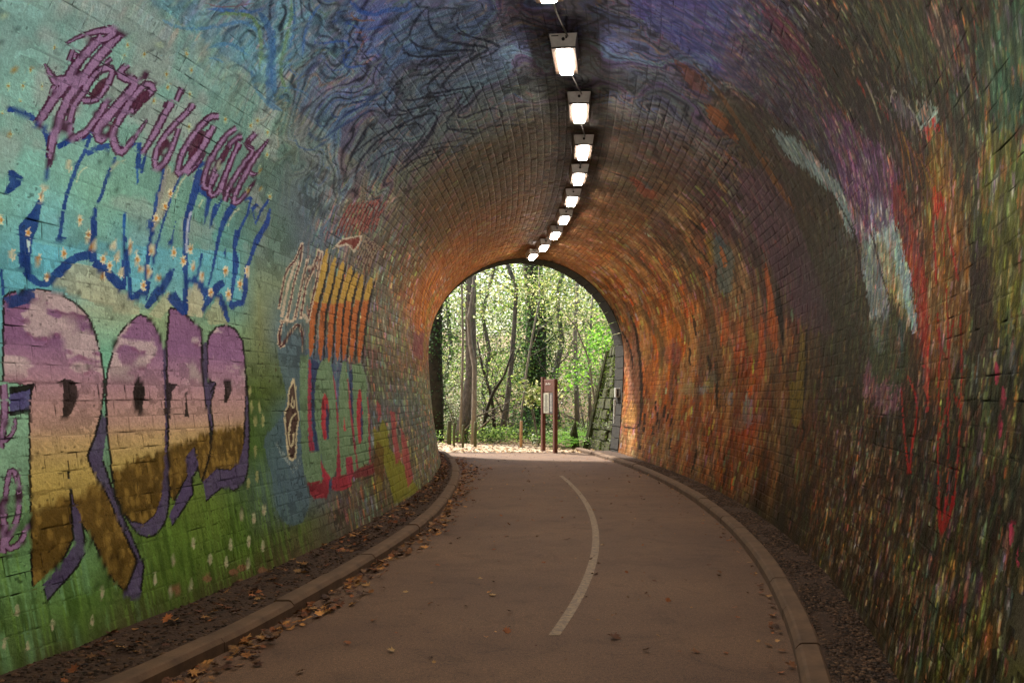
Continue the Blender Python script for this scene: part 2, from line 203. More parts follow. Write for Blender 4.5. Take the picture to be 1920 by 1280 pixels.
MURAL_SHAPES = """
0 473a54 1.00 2755,765 23,-27 -48,-114 8,-23 24,-100 48,-120 33,-98 -35,-76 -23,-23 -53,30 66,68 -33,142 -43,108 -37,56 -20,54 55,71
2 14100e 1.00 2725,623 7,-22 26,-101 47,-120 33,-97 -36,-75 10,-3 36,78 -33,98 -47,120 -26,101 -7,23
1 ramp 1.00 2415,1079 20,18 100,21 83,1 67,-27 47,-30 26,-47 17,-62 7,-67 -4,-45 -28,-76 -38,-65 -44,-59 17,-53 37,-56 43,-108 53,-123 -43,-42 -40,-36 -37,39 -28,44 -30,84 -38,65 -17,57 0,130 -7,-108 -16,-124 -50,-49 -120,-53 40,242 36,220 17,76 -93,11
2 14100e 1.00 2418,1077 20,18 97,20 80,0 67,-26 46,-30 24,-46 18,-60 8,-67 -6,-44 -27,-76 -37,-65 -46,-59 18,-55 40,-57 40,-107 50,-121 -38,-41 -37,-35 -35,37 -25,44 -30,83 -40,66 -15,56 -2,131 -15,-109 -15,-122 -48,-49 -115,-54 43,240 34,221 16,78 -93,9 25,223 -8,-1 -24,-223 92,-12 -15,-74 -35,-220 -42,-242 127,51 53,50 14,125 -2,108 0,-130 18,-58 40,-65 27,-83 27,-46 43,-41 45,38 43,44 -53,123 -42,109 -40,56 -16,52 46,58 37,66 27,76 6,46 -8,67 -18,62 -24,48 -48,31 -70,27 -85,-1 -100,-21 -23,-19
0 473a54 1.00 2588,617 -3,-105 20,-36 -5,-110 -45,-38 -125,-65 -2,46 82,44 55,45 17,136
2 14100e 1.00 2602,446 -4,-79 -46,-36 -122,-66 0,44 -7,0 9,-49 126,66 47,39 5,81
0 4a426c 1.00 2407,824 73,14 -8,-56 -72,-11
0 14100e 1.00 2407,841 101,14 -23,-19 -80,-15
0 14100e 1.00 2478,838 10,0 -16,-60 -7,0
0 14100e 1.00 2395,777 77,9 -9,-14 -65,-7
0 1b1512 1.00 2588,860 30,9 30,-3 12,-17 0,-30 -20,-35 -28,-25 -24,-10 17,103
1 ramp 1.00 2782,837 18,59 32,60 28,48 40,35 40,27 48,21 40,-3 37,-27 28,-42 12,-40 -12,-120 -15,-125 -18,-99 -35,-96 -43,-69 -42,-38 -65,-20 -55,17 -28,27 -27,62 0,90 3,89
2 14100e 1.00 2788,837 17,59 33,60 27,47 40,35 37,26 46,20 34,-4 38,-25 28,-42 10,-38 -10,-120 -18,-125 -18,-98 -34,-96 -40,-68 -40,-37 -63,-19 -52,16 -25,25 -28,61 0,90 2,89 16,144 -10,0 -16,-144 -2,-89 0,-91 28,-62 30,-28 57,-18 70,20 43,40 42,69 35,97 20,99 15,125 10,121 -10,40 -30,44 -40,27 -42,4 -50,-22 -43,-28 -40,-36 -27,-48 -33,-61 -17,-59
0 473a54 1.00 3098,985 24,-4 -7,-141 -40,-160 -23,-147 -37,-95 -37,-44 -53,-24 -60,2 -37,29 -36,49 28,-27 55,-15 65,20 55,61 40,94 47,197
2 14100e 1.00 3110,840 -10,-42 -15,-60 -12,-58 -11,-52 -7,-50 -7,-45 -13,-37 -13,-31 -12,-26 -10,-19 -12,-13 -13,-11 -17,-11 -18,-9 -18,-5 -20,-2 -20,2 -14,3 -16,6 -9,9 -11,11 -14,17 -13,20 -10,14 -7,-2 10,-15 12,-19 15,-18 10,-11 13,-10 15,-7 19,-5 23,-1 20,2 20,6 20,9 17,12 16,11 10,14 12,20 12,26 16,31 10,38 10,45 7,51 7,52 13,58 18,60 9,42
0 1b1512 1.00 2972,822 -10,-27 -12,-22 -12,-12 -16,1 -10,12 -2,21 0,27 8,26 12,22 15,12 13,0 10,-11 4,-22
0 473a54 1.00 3228,637 10,-69 -58,-37 -5,-56 -150,-93 -10,36 103,83 47,42 -7,57
1 ramp 1.00 3158,1129 72,-6 72,-31 61,-22 -18,-130 0,-136 13,-81 -35,-161 -81,-47 -12,54 -2,68 -66,-37 3,-57 -110,-80 -20,22 50,245 37,251
2 14100e 1.00 3155,1126 70,-7 73,-30 57,-20 -17,-130 0,-135 12,-81 -35,-160 -70,-44 -7,50 -6,71 -77,-39 5,-57 -108,-79 -10,19 51,246 37,252 35,148 -13,-1 -37,-148 -35,-251 -50,-245 30,-25 112,81 -4,57 54,36 0,-65 20,-58 88,50 35,162 -13,82 3,135 15,132 -62,24 -73,31 -75,6
0 473a54 1.00 3228,637 10,-69 -58,-37 -5,-56 -150,-93 -7,36 77,65 70,60 -7,57
2 14100e 1.00 3232,565 -52,-36 -8,-53 -152,-91 8,-5 154,93 8,54 52,34
0 1b1512 1.00 3222,849 -4,-103 -26,1
0 2a2024 1.00 3105,868 67,-7 -44,-26 -30,-105 -10,50
1 ramp 1.00 3388,996 22,51 60,37 80,15 72,-9 56,-43 14,-64 -14,-138 -45,-130 -45,-115 -50,-43 -78,-22 -95,13 -105,-40 -12,7 90,100 40,107 2,77 52,72 -60,10
2 14100e 1.00 3395,996 23,49 54,36 78,14 65,-8 55,-42 12,-63 -14,-137 -46,-129 -44,-115 -48,-41 -70,-21 -97,13 -105,-40 -3,1 88,101 42,108 3,76 54,74 -62,10 15,114 -17,-1 -15,-116 62,-9 -53,-71 -2,-77 -40,-106 -88,-100 23,-11 103,39 94,-14 83,24 50,45 47,116 46,130 14,139 -14,65 -58,45 -78,10 -87,-17 -63,-39 -24,-52
0 473a54 1.00 3682,863 -14,-148 -60,-175 -58,-59 -90,-22 -85,17 -123,-36 0,69 103,39 95,-13 88,22 80,100
2 14100e 1.00 3678,863 -3,-38 -5,-53 -10,-57 -18,-61 -22,-63 -20,-50 -20,-29 -15,-16 -20,-12 -27,-12 -30,-7 -28,-3 -25,4 -25,9 -35,4 -45,-10 -50,-15 -32,-11 7,-6 33,11 47,15 43,9 27,-3 25,-8 30,-6 32,4 33,8 30,12 23,13 17,18 18,30 22,50 23,63 17,61 10,58 5,54 2,38
0 473a54 1.00 3360,1021 30,2 -18,-153 63,4 -37,-42 -26,-44 -2,-98 -18,11 -12,130
2 14100e 1.00 3355,1021 -20,-190 15,-141 10,0 -15,142 20,190
2 14100e 1.00 3370,866 60,7 -52,-40 10,-3 54,45 -72,-2
0 1b1512 1.00 3480,874 60,14 15,-21 -13,-34 -40,-35 -24,-6 22,74
2 3e1630 1.00 2378,848 -3,-16 0,-23 -3,-22 -5,-20 -2,-21 -5,-19 -5,-17 -7,-16 -3,-11 25,-5 5,11 5,16 5,19 5,20 5,21 5,22 2,23 0,24 3,16
2 3e1630 1.00 2418,763 -8,-11 -8,-15 -4,-13 -13,-11 -13,-11 -5,-10 16,2 15,10 12,14 10,16 3,17 -3,12
2 3e1630 1.00 2320,534 2,-14 3,-18 -3,-19 -4,-23 -10,-25 -6,-19 26,-7 4,19 11,26 7,26 0,23 -2,20 -3,14
2 3e1630 1.00 2330,427 10,8 15,11 15,15 13,19 12,22 7,24 5,28 3,30 -3,23 -5,14 -12,8 -18,-4 -7,-9 -7,-13 -6,-15 -7,-20 -7,-23 -6,-25 -4,-30 -6,-33 -2,-24 8,-16 15,-5 12,1 12,2 13,6 12,9 10,13 8,15 8,10 -23,7 -5,-10 -7,-13 -8,-10 -8,-6 -9,-4 -8,-2 -5,-1 -2,4 0,23 5,31 7,30 5,25 5,22 7,19 6,15 5,10 5,3 -5,0 2,-7 3,-21 -3,-27 -2,-26 -8,-22 -13,-20 -10,-17 -12,-13 -15,-10 -10,-7
2 82607e 1.00 2383,848 0,-16 -3,-22 -2,-23 -3,-21 -5,-20 -5,-19 -5,-18 -8,-16 -2,-11 15,-3 2,11 8,16 5,19 5,19 5,21 5,22 3,23 0,23 0,16
2 82607e 1.00 2420,763 -8,-11 -7,-16 -5,-14 -12,-11 -13,-10 -8,-9 13,4 15,10 12,13 8,15 5,17 0,12
2 82607e 1.00 2325,534 3,-13 2,-19 0,-20 -8,-23 -10,-26 -4,-18 14,-4 6,18 10,26 7,25 0,23 -2,19 -3,14
2 82607e 1.00 2328,430 10,7 14,12 15,14 13,19 10,21 10,24 2,28 3,29 -3,22 -4,13 -10,6 -13,-2 -8,-9 -5,-12 -7,-15 -5,-20 -7,-22 -5,-26 -6,-30 -4,-32 -3,-24 5,-13 13,-4 12,0 10,3 13,5 12,8 10,13 7,14 5,10 -12,5 -5,-10 -7,-14 -8,-11 -10,-6 -10,-5 -8,-2 -7,0 -5,0 -2,7 2,23 5,32 5,30 5,24 7,23 5,19 8,15 5,11 3,5 2,0 3,-2 2,-8 2,-21 -2,-29 -5,-26 -7,-22 -11,-21 -12,-17 -12,-13 -13,-11 -12,-7
0 589cb0 0.55 2525,1249 100,0 137,41 166,28 107,-1 227,38 416,46 22,-187 -105,-35 -77,49 -126,-58 -54,74 -80,-120 -96,62 -132,-64 -82,10 -36,39 -134,59 -80,5 -105,-75 -71,-5
0 a39c80 0.70 2595,1131 45,46 55,38 75,0 93,-51 62,-20 57,-32 6,-24 -76,-7 -110,17 -114,19
0 a09a7c 0.70 3035,1093 93,74 34,19 8,-50 -70,-52
0 a8987c 0.70 3270,1209 78,26 47,-49 -23,-73 -97,-3
0 9a9674 0.70 3400,1127 105,83 40,-64 20,-39 -150,-18
0 14306a 1.00 2438,1426 20,3 32,-10 -5,-21 -27,-26 -30,-17 17,41
2 14306a 1.00 2412,1577 11,1 12,2 13,0 17,0 17,-1 16,-3 14,-5 13,-6 13,-7 7,-7 5,-6 5,-8 3,-6 2,-7 2,-13 3,-23 5,-28 3,-21 9,3 0,21 -2,28 -2,24 -3,13 0,8 -2,8 -5,10 -6,9 -10,8 -12,8 -15,8 -17,6 -20,3 -18,1 -18,1 -17,-2 -12,-2 -11,-1
2 14306a 1.00 2608,1529 12,10 20,14 22,13 23,11 23,10 17,8 -7,14 -18,-8 -25,-11 -23,-12 -22,-14 -20,-14 -15,-10
2 14306a 1.00 2715,1602 -5,-17 -8,-26 -7,-22 -7,-16 -6,-13 -4,-15 -6,-19 -10,-22 -4,-20 -8,-18 -2,-16 -6,-17 -2,-17 -2,-18 -3,-18 -5,-23 -8,-26 -2,-17 15,1 3,17 7,26 5,23 2,19 3,17 3,17 4,16 3,16 7,18 6,19 10,22 4,20 6,14 4,13 8,16 8,23 7,25 5,18
0 14306a 1.00 2625,1283 43,1 -46,-28
0 14306a 1.00 2550,1372 15,1 -17,-75 -23,-49 -10,-59 -13,-10 -20,6 -4,98 44,46
0 9fb3b0 1.00 2505,1253 13,-5 -8,-50
2 14306a 1.00 2472,1206 3,-15 5,-22 10,-20 18,-13 20,-8 22,-2 23,3 20,9 17,10 15,11 15,13 12,11 18,14 18,14 14,10 20,5 20,4 18,2 0,30 -18,-4 -27,-7 -25,-10 -22,-13 -23,-14 -17,-13 -16,-13 -14,-12 -13,-10 -10,-10 -13,-9 -7,-4 -13,4 -12,8 -8,10 -4,16 -3,20 0,16
2 14306a 1.00 2407,1174 3,-89 10,2 -2,89
0 18305f 1.00 2415,1080 113,41 -6,-41 -84,-26
2 14306a 1.00 2725,1540 10,8 13,10 14,9 16,7 20,8 14,6 -7,15 -15,-5 -20,-8 -20,-10 -18,-11 -12,-11 -10,-8
2 14306a 1.00 2838,1571 -6,-14 -7,-21 -7,-22 -8,-21 -5,-23 -5,-19 -5,-15 -7,-13 -6,-12 -4,-12 -3,-10 -3,-7 16,1 2,7 2,10 3,11 5,11 8,13 7,16 5,20 5,22 5,21 8,21 7,21 5,14
0 14306a 1.00 2768,1393 22,7 2,-123 -10,-46 -30,-5 3,63
2 14306a 1.00 2760,1215 10,-3 12,-3 13,-6 15,-8 20,-10 18,-10 17,-10 17,-8 13,-5 33,28 -13,5 -17,7 -18,9 -17,9 -18,11 -20,9 -17,7 -16,4 -10,2
2 1b4a86 1.00 2910,1404 2,-69 13,2 0,70
0 14306a 1.00 2912,1344 20,-11 6,-55 -18,-116 -18,3 3,84
2 14306a 1.00 2922,1279 3,-19 3,-27 2,-28 0,-28 2,-27 0,-20 20,3 0,20 -2,28 0,28 -2,28 -3,27 -3,20
0 14306a 1.00 2935,1140 95,55 12,-23 -84,-53
2 14306a 1.00 2848,1591 57,23 25,23 15,-77 27,6 -22,83 -55,-21 -57,-23
2 14306a 1.00 2975,1622 -5,-70 15,2 5,70
2 1b4a86 1.00 2950,1561 12,-45 10,2 -12,45
2 14306a 1.00 3075,1602 5,-10 5,-14 3,-16 -3,-20 -7,-24 -8,-23 -2,-15 -3,-13 0,-20 -5,-33 -5,-39 -7,-35 -8,-26 -5,-21 -5,-24 -5,-32 -5,-34 -2,-24 22,2 2,24 6,34 4,32 8,24 5,21 8,26 7,36 5,39 3,32 7,19 5,13 8,15 5,23 7,25 2,24 -7,18 -10,15 -7,9
0 14306a 1.00 3045,1422 37,-27 -7,-31 -33,18
0 86806f 0.85 3098,1609 92,-12 -48,-140 -67,-74 10,67
2 14306a 1.00 3188,1603 -8,-20 -12,-28 -10,-27 -8,-25 -8,-23 -4,-23 -10,-22 -8,-20 -10,-24 -10,-29 -12,-31 -10,-30 -10,-27 -10,-26 -8,-25 -12,-31 -10,-30 -10,-22 12,0 10,22 10,30 12,31 8,25 10,26 10,27 12,30 11,32 9,28 10,24 8,20 10,22 8,23 4,24 8,24 10,27 12,28 8,19
0 14306a 1.00 3202,1441 -4,-45 -8,-43 -32,-6 20,25
2 14306a 1.00 3305,1683 -65,-39 20,-12 65,39
2 14306a 1.00 3282,1648 -2,-13 -2,-19 -3,-22 -3,-24 -2,-27 -5,-26 -5,-22 -5,-21 -5,-25 0,-29 2,-33 0,-33 0,-33 -2,-35 0,-37 -2,-49 -6,-52 -2,-36 35,3 3,37 4,53 3,48 3,39 2,34 2,34 0,34 0,32 3,29 3,22 4,20 6,23 7,26 8,28 2,25 -2,23 -5,18 -6,13
2 8f94a4 1.00 3285,1493 -5,-13 -5,-20 -3,-24 0,-33 -2,-40 0,-27 15,2 0,28 0,38 0,34 5,24 5,18 3,13
2 14306a 1.00 3030,1108 68,45 54,37 28,42 22,36 -12,3 -52,-31 -33,-36 -50,-35 -43,-55
2 14306a 1.00 3138,1161 42,-24 60,-32 35,17 -43,41 -34,29
2 14306a 1.00 3305,1573 100,-18 20,22 -100,18
2 14306a 1.00 3382,1569 3,-111 13,1 24,115
2 14306a 1.00 3438,1553 -10,-98 10,1 30,100
2 14306a 1.00 3480,1579 -30,-74 12,0 33,74
2 14306a 1.00 3570,1587 -12,-12 -16,-18 -17,-20 -10,-18 -7,-19 -8,-23 -8,-29 -10,-34 -7,-33 -7,-31 -10,-31 -10,-32 -23,-38 -25,-40 -20,-29 18,0 17,28 25,40 22,39 16,33 12,31 10,31 12,34 13,33 13,29 12,22 10,17 15,16 13,18 12,18 10,13
2 14306a 1.00 3260,1219 85,19 -5,25 -88,-20
2 14306a 1.00 3352,1251 43,103 -17,0 -46,-104
2 14306a 1.00 3335,1244 53,-53 47,17 -55,53
2 14306a 1.00 3385,1138 90,60 50,43 37,19 -24,18 -58,-22 -55,-47 -60,-66
2 14306a 1.00 3488,1210 10,-16 12,-22 12,-21 16,-16 12,-14 12,-9 18,4 0,12 -5,17 -5,18 -15,21 -17,22 -13,15
2 14306a 1.00 3695,1633 3,-17 0,-24 -3,-25 -15,-27 -18,-27 -12,-20 20,-1 15,20 17,28 16,28 2,26 0,25 -2,17
2 14306a 1.00 3620,1488 0,-23 -2,-33 0,-29 0,-18 4,-13 0,-15 0,-21 -4,-26 -5,-29 -11,-38 -12,-41 -10,-29 20,0 13,30 17,42 15,38 13,30 10,27 7,25 -10,17 -10,11 -7,14 7,28 13,34 7,24
0 14306a 1.00 3565,1411 -3,-52 -17,21
2 14306a 1.00 3613,1597 112,36 -13,11 -110,-35
2 14306a 1.00 3760,1625 -38,-30 26,-7 40,31
2 14306a 1.00 3728,1595 64,-59 46,81 45,53 -23,2 -45,-54 -27,-71 -38,55
2 14306a 1.00 3883,1630 -3,-18 -5,-26 -10,-26 -17,-22 -23,-24 -23,-26 -14,-29 -10,-28 -10,-26 -16,-22 -17,-21 -13,-24 -4,-29 -6,-31 -4,-26 -10,-22 -13,-20 -10,-14 33,-2 12,14 15,21 15,25 8,29 4,30 6,28 7,22 10,20 10,22 20,27 20,28 20,26 20,24 23,25 17,26 0,28 -7,26 -8,18
2 14306a 1.00 3602,1164 16,6 20,7 17,6 15,3 20,2 15,2 0,25 -15,-2 -25,-3 -25,-6 -25,-8 -22,-8 -15,-6
2 a3a184 0.70 2730,1515 -8,-6 -12,-9 -8,-10 -7,-14 -3,-14 -4,-11 7,0 3,10 4,15 6,12 7,10 13,8 7,6
2 a3a184 0.70 2890,1576 -12,-6 -15,-9 -15,-11 -10,-12 -8,-13 -5,-9 7,-1 6,9 7,13 7,10 13,10 17,9 13,6
2 a3a184 0.70 3215,1605 -5,-9 -10,-14 -8,-15 -7,-18 -3,-19 -4,-14 12,1 2,14 6,18 4,18 8,14 10,13 5,9
2 a3a184 0.70 3352,1551 -22,-32 13,-1 20,32
2 a3a184 0.70 3625,1577 -12,-10 -18,-14 -17,-16 -10,-17 -8,-17 -5,-12 13,0 7,13 5,16 10,16 15,14 20,14 13,10
2 3e1630 1.00 2622,1888 -4,-15 -13,-21 -10,-22 -7,-22 -10,-22 -8,-23 -5,-22 -5,-21 -5,-18 -5,-15 -10,-16 -10,-20 -10,-27 -12,-30 -8,-20 32,-6 10,21 13,30 10,26 10,18 10,16 8,19 5,21 4,21 6,20 7,20 7,21 10,21 10,21 10,22 8,14
2 3e1630 1.00 2702,1929 -12,-15 -18,-21 -14,-23 -10,-22 -8,-22 -8,-23 -10,-23 -7,-24 -10,-22 -7,-18 -8,-19 -8,-22 -4,-25 -5,-28 -3,-25 -5,-23 -3,-23 -2,-22 5,-23 5,-23 3,-15 17,3 3,17 2,23 3,23 2,20 5,22 3,22 4,26 3,27 5,23 5,18 10,17 7,19 10,22 10,24 10,23 8,23 10,22 8,20 7,23 10,23 5,16
2 3e1630 1.00 2535,1809 10,11 17,16 18,15 20,13 22,14 20,11 16,8 12,5 -18,7 -7,-17 -5,-11 -10,-6 -12,-4 -13,-3 0,-9 13,-1 20,0 20,7 17,17 13,20 2,21 -32,6 -18,-10 -18,-11 -17,-14 -20,-16 -17,-16 -18,-18 -15,-18 -10,-13
2 3e1630 1.00 2488,1736 7,-11 13,-15 14,-12 16,-6 17,1 15,2 18,7 17,8 15,6 15,7 13,6 -8,5 -2,7 0,-10 -3,-10 13,-3 10,7 12,13 -2,21 -28,4 -20,-4 -18,-4 -17,-9 -17,-9 -13,-6 -7,-5 -3,-3 -5,-1 -15,5 -17,9 -16,6
2 3e1630 1.00 2530,1693 0,-41 12,0 16,41
2 3e1630 1.00 2660,1677 12,5 20,7 20,12 16,17 7,18 7,17 6,19 0,19 0,16 -10,12 -16,7 -20,-4 -14,-8 -16,-12 -12,-17 -10,-20 -5,-23 -7,-21 -8,-20 -10,-21 -5,-22 -3,-23 3,-23 3,-18 7,-14 10,-12 20,-4 23,9 20,14 17,18 15,22 12,24 10,22 8,21 5,19 5,13 -35,1 -3,-12 -7,-19 -7,-19 -8,-22 -12,-22 -10,-18 -16,-13 -12,-10 -5,-3 3,0 -3,5 -5,9 -2,16 -3,20 0,19 5,19 10,19 10,22 5,22 7,21 8,17 8,10 10,8 7,4 -3,1 3,-2 0,-11 -3,-16 -2,-16 -5,-15 -7,-15 -8,-9 -12,-7 -16,-6 -12,-4
2 3e1630 1.00 2765,1855 -7,-10 -10,-16 -6,-18 13,-15 20,-3 17,-1 18,3 15,4 -7,4 -3,0 -5,-13 -8,-16 -7,-16 -10,-17 -10,-18 -10,-18 -13,-17 -10,-17 -10,-16 -7,-17 -3,-18 8,-17 15,-13 27,-2 20,17 10,19 8,14 -20,4 -10,-12 -12,-17 -6,-4 8,3 -2,8 0,7 2,6 8,13 10,15 7,17 13,18 10,18 10,18 12,18 8,18 7,18 3,19 -6,20 -29,5 -21,-5 -10,-2 -10,0 -4,0 2,-5 0,4 8,14 7,11
2 3e1630 1.00 2872,1706 10,14 13,20 10,20 15,20 15,22 7,21 -20,18 -27,1 -25,-11 -15,-17 -10,-19 -10,-21 -7,-21 -10,-24 -8,-22 -8,-22 -10,-22 -4,-23 7,-20 10,-16 10,-11 13,-10 17,-8 30,4 17,16 13,18 10,21 15,30 15,35 7,24 -12,2 -15,-24 -20,-33 -20,-28 -13,-20 -12,-14 -2,-2 5,1 -3,3 -8,7 -9,9 -8,11 -3,11 0,16 8,20 8,22 7,23 10,22 7,20 10,20 8,16 8,8 2,0 -2,4 -3,-8 -13,-20 -12,-21 -12,-21 -10,-20 -8,-14
2 3e1630 1.00 3032,1871 -4,-47 37,1 5,48
2 3e1630 1.00 3005,1818 -3,-15 -2,-23 -5,-23 -5,-19 -5,-19 -7,-22 -8,-29 -12,-33 -10,-22 30,-3 12,22 18,33 12,30 8,23 4,19 6,20 4,23 8,23 2,16
2 3e1630 1.00 3115,1847 -2,-8 -3,-13 -5,-15 -12,-18 -15,-21 -16,-22 -12,-19 -10,-19 -10,-19 -8,-22 -7,-22 -5,-21 5,-20 7,-18 18,-13 33,6 22,16 15,19 10,24 5,27 5,25 0,22 0,19 0,13 -35,-4 0,-12 -2,-19 -3,-21 -5,-24 -7,-25 -8,-20 -10,-13 -10,-7 10,0 0,2 -5,13 -3,14 3,17 7,20 8,21 8,18 10,17 10,19 15,20 15,22 14,20 8,17 8,13 2,9
2 3e1630 1.00 3295,1866 -15,-4 -25,-9 -25,-17 -18,-24 -17,-28 -13,-28 -14,-28 -10,-27 -8,-27 -5,-28 -3,-27 6,-21 30,-10 30,11 17,15 17,21 16,25 14,29 16,35 14,39 10,27 -50,1 -7,-27 -15,-38 -15,-34 -15,-27 -12,-24 -13,-16 -10,-9 3,0 14,-4 -2,13 2,25 3,25 7,24 13,26 13,26 12,27 18,26 12,19 12,8 16,5 14,4
2 3e1630 1.00 3275,1817 -5,-25 -10,-36 -10,-36 -20,-40 -22,-41 -16,-28 48,-6 22,21 20,23 13,24 13,25 4,18 -17,1 -13,-17 -14,-25 -16,-20 -20,-18 -20,-15 30,-8 10,21 23,41 20,42 15,38 8,36 7,26
2 3e1630 1.00 3418,1857 -10,-8 -16,-13 -17,-19 -12,-23 -13,-27 -10,-27 -10,-25 -7,-26 -5,-24 -3,-24 0,-23 5,-19 15,-14 30,-6 37,14 16,24 12,30 8,21 -48,0 -8,-21 -10,-27 -9,-16 7,3 -5,5 -2,13 0,20 2,22 5,23 8,24 7,25 13,25 12,26 10,21 12,14 13,10 10,8
2 3e1630 1.00 3488,1844 -16,-5 -24,-11 -20,-19 -13,-27 -10,-31 -10,-30 -13,-28 -12,-29 -7,-27 0,-26 5,-23 12,-17 30,-7 35,10 25,20 15,30 7,36 10,37 8,41 5,42 5,29 -50,-3 -2,-29 -8,-42 -8,-40 -7,-37 -10,-35 -10,-24 -10,-8 5,-1 -5,9 -5,19 0,22 5,23 13,28 12,29 10,31 10,30 10,22 12,9 13,5 15,5
2 3e1630 1.00 3470,1806 -2,-29 -8,-41 -8,-42 -2,-40 0,-38 -2,-27 47,4 3,28 0,38 2,39 8,40 7,42 3,29
2 3e1630 1.00 3550,1875 -10,-16 -15,-23 -3,-24 33,-13 23,0 2,1 -5,-16 -17,-28 -18,-29 -12,-28 -16,-28 -10,-26 -7,-27 -5,-25 -5,-17 53,3 2,17 5,24 7,25 10,25 16,27 12,27 18,28 20,30 5,27 -31,17 -29,0 0,-2 2,9 13,21 10,16
2 3e1630 1.00 3678,1884 -16,-20 -20,-29 -20,-31 -12,-28 -10,-28 -10,-27 -10,-25 -10,-25 -10,-24 -8,-26 -4,-25 7,-20 47,1 31,16 25,20 24,31 20,36 13,26 -23,1 -20,-25 -27,-34 -27,-27 -20,-15 -16,-8 18,-2 2,6 6,22 5,24 9,22 11,25 12,26 7,27 10,28 10,27 10,29 10,30 8,21
2 3e1630 1.00 3585,1733 13,-7 22,-9 28,-6 32,6 25,9 15,6 -8,11 -17,-2 -23,-4 -14,0 -16,1 -24,4 -18,3
2 3e1630 1.00 2552,1808 0,-35 26,3 -3,35
2 3e1630 1.00 2565,1806 -3,-19 26,1 2,19
2 3e1630 1.00 2695,1843 -13,-24 23,-5 13,24
2 3e1630 1.00 2852,1864 0,-30 26,2 -3,30
2 3e1630 1.00 2992,1804 -2,-21 22,0 6,22
2 82607e 1.00 2630,1886 -5,-15 -10,-21 -10,-22 -10,-21 -10,-22 -7,-22 -5,-22 -5,-21 -6,-19 -4,-16 -10,-16 -10,-19 -10,-27 -13,-30 -7,-20 17,-4 10,21 13,30 10,26 10,19 10,16 7,18 5,20 3,21 5,20 7,21 10,22 10,21 10,21 10,21 7,15
2 82607e 1.00 2710,1927 -12,-15 -18,-21 -15,-22 -7,-22 -10,-23 -8,-22 -10,-23 -8,-24 -10,-22 -7,-19 -7,-18 -8,-21 -5,-25 -5,-28 -2,-25 -5,-23 -3,-22 0,-22 3,-23 5,-22 4,-15 3,16 3,24 2,23 3,21 2,21 5,23 2,26 6,26 2,24 8,19 10,17 7,19 10,23 10,23 10,23 7,23 8,22 10,21 8,23 7,23 5,16
2 82607e 1.00 2530,1811 12,11 16,17 17,16 20,14 23,14 20,11 17,8 13,6 -8,4 0,-6 -8,-17 -7,-13 -13,-6 -14,-4 -13,-3 13,0 17,0 17,6 16,15 12,19 2,17 -22,3 -15,-9 -17,-11 -18,-13 -20,-16 -17,-16 -18,-18 -15,-17 -10,-12
2 82607e 1.00 2490,1739 10,-10 12,-14 16,-11 12,-5 15,0 13,2 17,6 17,8 16,6 14,8 13,6 0,4 -3,-10 0,-9 8,7 12,11 0,16 -20,3 -20,-3 -17,-5 -17,-9 -18,-9 -12,-6 -8,-5 -5,-3 -10,-1 -15,6 -18,10 -12,7
2 82607e 1.00 2538,1693 -3,-41 15,41
2 82607e 1.00 2658,1684 12,4 18,7 20,11 12,15 8,16 4,17 6,18 2,18 -2,15 -6,9 -12,4 -12,-2 -16,-7 -12,-11 -12,-15 -8,-19 -8,-22 -4,-22 -10,-20 -8,-21 -8,-21 0,-22 0,-22 6,-17 4,-13 8,-10 15,-3 17,7 18,13 18,17 12,20 12,24 10,22 8,20 5,19 5,13 -15,1 -5,-13 -5,-18 -7,-20 -10,-22 -10,-23 -13,-19 -15,-14 -15,-11 -10,-5 -5,1 -5,7 -3,11 -4,16 -3,21 3,20 4,20 10,20 8,21 8,22 4,21 8,18 10,12 12,9 10,5 6,1 2,-1 2,-5 3,-12 -3,-17 -4,-17 -6,-16 -7,-15 -7,-11 -16,-9 -17,-6 -13,-4
2 82607e 1.00 2772,1853 -7,-11 -10,-15 -5,-14 10,-11 15,-3 17,0 18,3 15,4 0,2 -2,-5 -3,-14 -8,-16 -7,-16 -10,-18 -10,-18 -13,-18 -12,-17 -10,-17 -8,-16 -7,-16 -5,-16 8,-14 12,-11 20,-2 15,13 10,19 7,14 -2,1 -10,-13 -15,-17 -10,-8 0,4 -7,9 0,9 2,9 8,13 10,16 10,17 10,17 10,18 12,19 10,18 10,18 5,17 5,17 -5,16 -22,3 -18,-5 -13,-2 -12,0 -8,1 -2,-1 2,8 8,14 8,11
2 82607e 1.00 2865,1708 7,14 13,20 13,20 12,20 15,22 7,18 -14,12 -20,1 -20,-8 -13,-15 -10,-19 -10,-20 -10,-21 -7,-23 -8,-23 -10,-22 -8,-22 -4,-21 4,-18 10,-14 11,-12 12,-8 15,-7 20,3 15,13 10,17 13,21 14,30 16,34 7,24 -13,-24 -20,-33 -17,-29 -15,-20 -10,-14 -10,-6 -8,4 -7,8 -10,9 -10,12 -2,14 2,17 5,21 10,22 8,22 7,23 8,21 9,19 10,18 8,10 10,2 5,0 3,-1 -6,-12 -12,-20 -12,-21 -10,-21 -13,-20 -7,-14
2 82607e 1.00 3045,1872 -5,-47 12,0 6,47
2 82607e 1.00 3018,1819 -3,-16 -5,-23 -5,-23 -3,-19 -7,-20 -5,-22 -10,-29 -12,-33 -10,-22 10,-1 12,22 15,32 15,31 8,22 4,20 6,19 4,23 6,23 4,16
